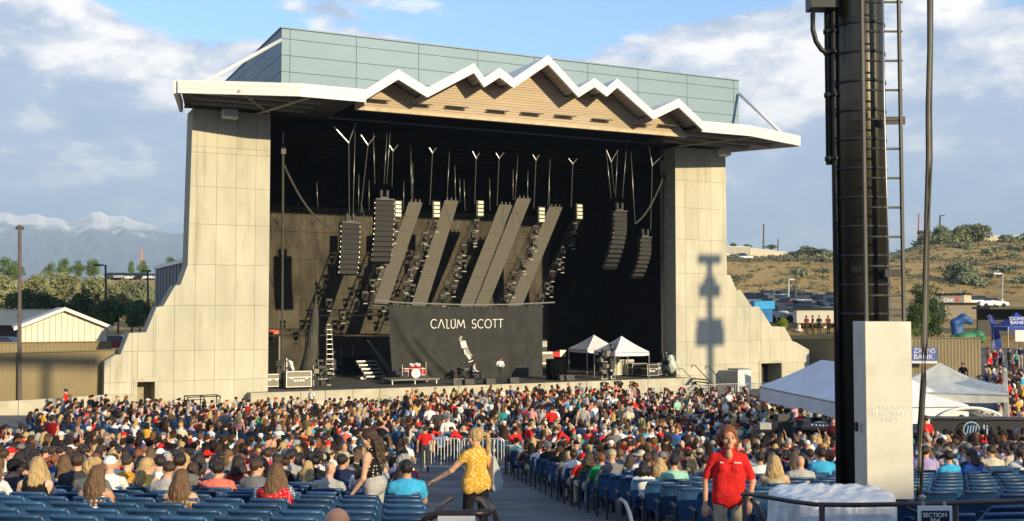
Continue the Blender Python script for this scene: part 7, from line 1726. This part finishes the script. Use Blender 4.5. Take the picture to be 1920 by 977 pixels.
for s in (-1.1, 1.1): MB().tube([RD(16.35 + s, 38.2, zg), RD(16.35 + s, 38.2, 2.75)], .03, 5).build('post', ALU, arcb)
cz = float(gz(*xy(16, 36)))
ctr = thing('black_counter', RD(16.6, 36.6, cz), 'long black counter front with a white round logo before the plastic tent', 'counter')
a, b = RD(14.3, 36.6), RD(19.5, 36.2); rzc = math.atan2((b - a).y, (b - a).x); L = (b - a).length; zc0, zc1 = PD(1800, 825, 36.4).z, PD(1800, 786, 36.4).z; c = a.lerp(b, .5)
MB().box((c.x, c.y, (zc0 - .4 + zc1) / 2), (L, .3, zc1 - zc0 + .4), rzc).build('counter_front', mat('banner_black', (.012, .014, .02), .5), ctr); MB().box((c.x, c.y, zc1 + .03), (L + .1, .6, .05), rzc).build('counter_top', DARK, ctr)
LOGOB = mat('logo_pale_blue', (.38, .55, .70), .6, var=.05)
fr2 = Vector((math.sin(rzc), -math.cos(rzc), 0)); xd = Vector((math.cos(rzc), math.sin(rzc), 0))
p = PD(1821, 806, 36.2) + fr2 * .02
ring = [p + xd * (.26 * math.cos(2 * math.pi * i / 28)) + Vector((0, 0, .26 * math.sin(2 * math.pi * i / 28))) for i in range(29)]; MB().tube(ring, .022, 4).build('logo_ring', LOGOB, ctr)
for k in range(4): MB().tube([p + xd * (-.16 + .09 * k) + Vector((0, 0, -.13)), p + xd * (-.1 + .09 * k) + Vector((0, 0, .15))], .024, 4).build('logo_stroke', LOGOB, ctr)
flat_text('li', .46, PD(1842, 814, 36.1) + fr2 * .02, rzc, ctr, LOGOB); flat_text('L', .46, PD(1871, 816, 36.1) + fr2 * .02, rzc, ctr, LOGOB)
flat_text('oo', .50, PD(1885, 816, 36.1) + fr2 * .02, rzc, ctr, LOGOB)
dsk = thing('mixing_desk', RD(12.4, 40, zg), 'black mixing desk and road cases under the white tent', 'mixing desk')
for k in range(9):
    c = RD(9.6 + .62 * k, 40.6 - .42 * k + .5 * (k % 2), zg); h_ = 1.35 + .3 * ((k * 7) % 4) / 3; MB().box(c + Vector((0, 0, h_ / 2)), (.9, .75, h_), -YAW - .5 + .2 * (k % 3)).build('desk_case', CASED, dsk)
    MB().box(c + Vector((0, 0, h_ + .12)), (.5, .35, .24), -YAW + .3 * k).build('rack_unit', DARK if k % 3 else STEEL, dsk)
MB().box(RD(12.2, 38.6, zg + 1.6), (3.4, .7, .1), -YAW - .4, 0, .15).build('desk_top', DARK, dsk)
for k in range(26): MB().box(RD(10.9 + .11 * k, 38.9 - .05 * k + random.uniform(-.1, .1), zg + 1.68), (.05, .05, .03)).build('indicator', PRINT, dsk)
# ================================================================ FLOODLIGHT POLE, LADDER AND COVER CLOSE BY
def cyl(a, b, r, n=20): return MB().tube([a, b], r, n)
PC = PD(1617, 577, 12.6); pz = float(gz(PC.x, PC.y)); PR = 47 / FPX * 12.6
POLE = mat('dark_bronze_pole', (.085, .075, .055), .33, .85, var=.12, scale=2.5, streak=(1, 1, .15))
lt = thing('floodlight_pole', (PC.x, PC.y, pz), 'massive dark steel pole with strapped bands rising out of the picture', 'pole')
MB().tube([(PC.x, PC.y, pz), (PC.x, PC.y, 15)], PR, 40, r2=PR * .985).build('shaft', POLE, lt, True)
bz = [PD(1640, y, 12.3).z for y in range(-120, 620, 55)]
for z in bz: MB().tube([(PC.x, PC.y, z + .02), (PC.x, PC.y, z + .055)], PR + .006, 40).build('band', DARK, lt, True)
rt, fw = Vector(tuple(RT)), Vector(tuple(FW))
for off, top in ((-60, -300), (-50, -300)):
    c = PC + rt * (off / FPX * 12.5) - fw * (.02 if off == -60 else .05); r_ = .038 if off == -60 else .042
    zb = pz if off == -50 else PD(1557, 307, 12.5).z
    MB().tube([(c.x, c.y, zb), (c.x, c.y, 15)], r_, 10).build('conduit', DARK, lt, True)
    for y in (60, 100, 180, 300): z = PD(1557, y, 12.5).z; MB().tube([(c.x, c.y, z), (c.x, c.y, z + .05)], r_ + .014, 10).build('conduit_clamp', DARK, lt, True)
c = PD(1541, 6, 12.4); MB().box(c + Vector((0, 0, .1)), (.32, .24, .36), -YAW).build('junction_box', DARK, lt)
MB().tube([PD(1524, 25, 12.4), PD(1524, 55, 12.4), PD(1530, 78, 12.4), PD(1540, 93, 12.4), PD(1552, 101, 12.4)], .03, 8).build('bent_conduit', DARK, lt, True)
ld = thing('pole_ladder', PD(1658, 935, 12.0), 'galvanised ladder fixed to the sunny face of the steel pole', 'ladder')
LD = 12.05; zb, zt = PD(1658, 930, LD).z, 14.5
LADM = mat('ladder_galvanised', (.10, .095, .085), .55, .2, var=.1)
for px in (1623, 1693):
    c = PD(px, 500, LD); MB().box((c.x, c.y, (zb + zt) / 2), (.028, .055, zt - zb), -YAW).build('rail', LADM, ld)
for y in range(-108, 930, 55):
    a, b = PD(1624, y + 2, LD), PD(1692, y + 2.5, LD); b.z = a.z; MB().tube([a, b], .0135, 8).build('rung', LADM, ld, True)
for y in (222, 508):
    a, b = PD(1692, y, LD + .02), PD(1660, y + 8, 12.45); MB().box(a.lerp(b, .5), (.26, .02, .09), -YAW - .0).build('bracket', DARK, ld); a, b = PD(1601, y - 2, 12.27), PD(1623, y - 4, LD); MB().box(a.lerp(b, .5), (.2, .02, .07), -YAW - .9).build('bracket', POLE, ld)
MB().tube([PD(1655, -20, 12.0), PD(1658, 200, 12.0), PD(1662, 350, 12.0), PD(1671, 600, 12.0)], .008, 6).build('safety_cable', STEEL, ld, True)
gc = thing('ladder_guard', PD(1657, 935, 11.8), 'pale sheet metal ladder guard with warning lettering on the pole', 'guard box')
GD = 11.75; fa, fb = PD(1622, 603, GD), PD(1708, 603, GD); zt, zb = fa.z, PD(1657, 936, GD).z; w_ = (fb - fa).length; c = fa.lerp(fb, .5)
GM = mat('dented_sheet_metal', (.60, .57, .48), .55, .1, var=.08, scale=3, bump=.025, bscale=30)
def dent(u, v): return .001 * math.sin(9 * v + 3 * u) * math.sin(5 * u) + .0005 * math.sin(61 * v + 19 * u) * math.sin(23 * u + 7 * v) * (v < .4)
MB().sheet(lambda u, v: fa.lerp(fb, u) + Vector((0, 0, (zb - zt) * (1 - v))) - fw * dent(u, v), 24, 60).build('front_plate', GM, gc, True)
sl = fa - rt * .002
for nm, p_, q_ in (('side_plate', fa, fa + fw * .42), ('side_plate', fb + fw * .42, fb)): MB().add([(p_.x, p_.y, zb), (q_.x, q_.y, zb), (q_.x, q_.y, zt), (p_.x, p_.y, zt)], [(0, 1, 2, 3)]).build(nm, GM, gc)
q = MB().add([(fa.x, fa.y, zt), (fb.x, fb.y, zt), (fb.x + fw.x * .42, fb.y + fw.y * .42, zt), (fa.x + fw.x * .42, fa.y + fw.y * .42, zt)], [(0, 1, 2, 3)]); q.build('top_plate', GM, gc)
for k in range(1): MB().tube([fa - fw * .01 + Vector((0, 0, 0)), Vector((fa.x, fa.y, zb)) - fw * .01], .012, 6).build('edge_bead', GM, gc)
LET = mat('faded_lettering', (.80, .79, .74), .6, var=.05)
for k, (s_, y_) in enumerate((('AUTHORIZED', 768), ('PERSONNEL', 780), ('ONLY', 791))): flat_text(s_, .072, PD(1669, y_, GD - .0028), -YAW, gc, LET, align='CENTER', ext=.001)
MB().box(PD(1614, 800, GD + .2) - rt * .05, (.03, .05, .1), -YAW).build('latch', DARK, gc)
cb = thing('hanging_cable', PD(1728, 932, 11.2), 'thick bundle of black cables hanging down beside the ladder guard', 'cable')
for k, (o_, m) in enumerate(((-3.2, CABLE), (0, mat('cable_grey', (.16, .15, .13), .6)), (3.0, CABLE))):
    pts = []
    for i, (px, y) in enumerate(((1752, -1100), (1745, -40), (1744, 90), (1741, 200), (1743, 300), (1739, 400), (1736, 500), (1734, 640), (1732, 720), (1728 - (2 - k) * 1.5, 800), (1726, 870), (1724, 930))): pts.append(PD(px + o_ * (1 + .3 * math.sin(i * 1.9 + k)), y, 12.3 + .02 * k))
    MB().tube(pts, .018, 8).build('cable_strand', m, cb, True)
p = PD(1727, 934, 12.3); MB().lathe([(0, -.03), (.05, -.02), (.06, .02), (.02, .04), (0, .045)], p, 10).build('tied_end', ALU, cb)
# ---------------------------------------------------------------- wrapped box in silver sheet
FOIL = mat('silver_tarp', (.74, .74, .75), .42, .15, var=.08, scale=3, bump=.4, bscale=7)
bc = PD(1560, 945, 9.9); z0 = float(gz(bc.x, bc.y)) + .05; zt = PD(1560, 926, 9.9).z
rngf = np.random.RandomState(3); ph = rngf.uniform(0, 6, 8)
def foil(u, v):
    g_ = u * 2 * math.pi; ex = 3.2; c_, s_ = math.cos(g_), math.sin(g_); rr = (abs(c_) ** ex + abs(s_) ** ex) ** (-1 / ex)
    k_ = min(1, v * 1.55); hgt = z0 + (zt - z0) * min(1, v / .62) if v < .62 else zt + .02 * math.sin((v - .62) * 8)
    sh_ = 1.0 + .16 * (1 - min(1, v / .62)) if v < .62 else max(.0, 1 - (v - .62) / .38)
    f_ = .05 * (1 - abs(math.sin(4.5 * g_ + ph[0] + 1.1 * v))) ** 2 + .035 * (1 - abs(math.sin(9 * g_ + ph[1] - 1.7 * v))) ** 2
    f_ *= 1 if v < .62 else .6 * sh_
    return Vector((bc.x, bc.y, hgt + (.03 * (1 - abs(math.sin(4 * c_ * rr * sh_ + 5 * s_ * sh_))) ** 2 + .015 * (1 - abs(math.sin(9 * s_ * sh_ - 6 * c_ * sh_))) if v > .6 else 0))) + rt * ((.50 + f_) * rr * c_ * sh_) + fw * ((.40 + f_) * rr * s_ * sh_)
tag(MB().sheet(foil, 120, 36).build('wrapped_box', FOIL, None, True), 'equipment box wrapped in crumpled silver sheet beside the steel pole', 'wrapped box')
# ---------------------------------------------------------------- rails close to the camera and section sign
RAILM = mat('dark_painted_rail', (.05, .035, .03), .3, .3, var=.15); RAILL = mat('bronze_rail', (.07, .055, .05), .4, .5, var=.1)
r1 = thing('hand_rail', PD(1700, 960, 8.6), 'bronze pipe rail running past the wrapped box and section sign', 'rail')
pts = [PD(1392, 927, 9.6), PD(1402, 926, 9.4), PD(1430, 931, 9.2), PD(1490, 941, 8.9), PD(1530, 946, 8.7), PD(1600, 947, 8.5), PD(1720, 945, 8.5), PD(1860, 941, 8.5), PD(1960, 938, 8.5)]
MB().tube(pts, .019, 10).build('top_pipe', RAILL, r1, True)
for k, (px, dd) in enumerate(((1396, 9.6), (1541, 8.65), (1791, 8.5), (1930, 8.5))): a = PD(px, 946 if k else 930, dd); g_ = ground(px, dd, 960); MB().tube([(a.x, a.y, g_.z), (a.x, a.y, a.z)], .024, 8).build('post', RAILM, r1, True)
MB().tube([PD(1408, 936, 9.4), PD(1424, 956, 9.3), PD(1436, 985, 9.2)], .02, 8).build('end_brace', RAILM, r1, True)
sg = thing('section_sign', PD(1753, 960, 8.45), 'small white framed sign hanging from the pipe rail', 'sign')
c = PD(1753, 979, 8.4); MB().box(c, (.262, .02, .25), -YAW).build('white_frame', PRINT, sg); MB().box(c - fw * .012 - Vector((0, 0, .01)), (.215, .012, .20), -YAW).build('dark_panel', mat('sign_plum', (.018, .012, .03), .5), sg)
flat_text('SECTION', .046, PD(1753, 969.5, 8.37), -YAW, sg, PRINT, align='CENTER'); flat_text('304', .055, PD(1753, 981, 8.37), -YAW, sg, PRINT, align='CENTER')
for px in (1731, 1771): MB().box(PD(px, 950, 8.42), (.02, .02, .07), -YAW).build('hook', STEEL, sg)
r2 = thing('aisle_gate_rail', PD(870, 970, 7.6), 'black bent pipe rail at the foot of the aisle', 'rail')
MB().tube([PD(790, 985, 7.8), PD(800, 968, 7.8), PD(822, 964, 7.8), PD(880, 963, 7.8), PD(912, 962, 7.8), PD(921, 957, 7.9), PD(908, 941, 8.3), PD(897, 937, 8.5)], .028, 10).build('top_pipe', RAILM, r2, True)
MB().tube([PD(808, 972, 7.9), PD(830, 945, 8.5), PD(842, 936, 8.7), PD(846, 936, 8.8)], .02, 8).build('slant_pipe', RAILM, r2, True)
MB().tube([PD(918, 940, 8.4), PD(926, 955, 8.2), PD(934, 985, 8.0)], .022, 8).tube([PD(897, 937, 8.5), PD(918, 940, 8.4)], .022, 8).build('end_pipe', RAILM, r2, True)
for px in (832, 905): a = PD(px, 964, 7.8); g_ = ground(px, 7.8, 960); MB().tube([(a.x, a.y, g_.z), (a.x, a.y, a.z)], .022, 8).build('post', RAILM, r2, True)
c = PD(856, 986, 7.75); MB().box(c, (.27, .015, .14), -YAW).build('sign_plate', PRINT, r2)
r3 = thing('stair_rail', PD(1175, 960, 15), 'short grey stair rail beside the aisle end seats', 'rail')
MB().tube([PD(1161, 990, 15.2), PD(1160, 940, 15.2), PD(1164, 936, 15), PD(1172, 942, 14.6), PD(1180, 960, 13.8), PD(1186, 985, 13.2)], .025, 8).build('pipe', STEEL, r3, True)
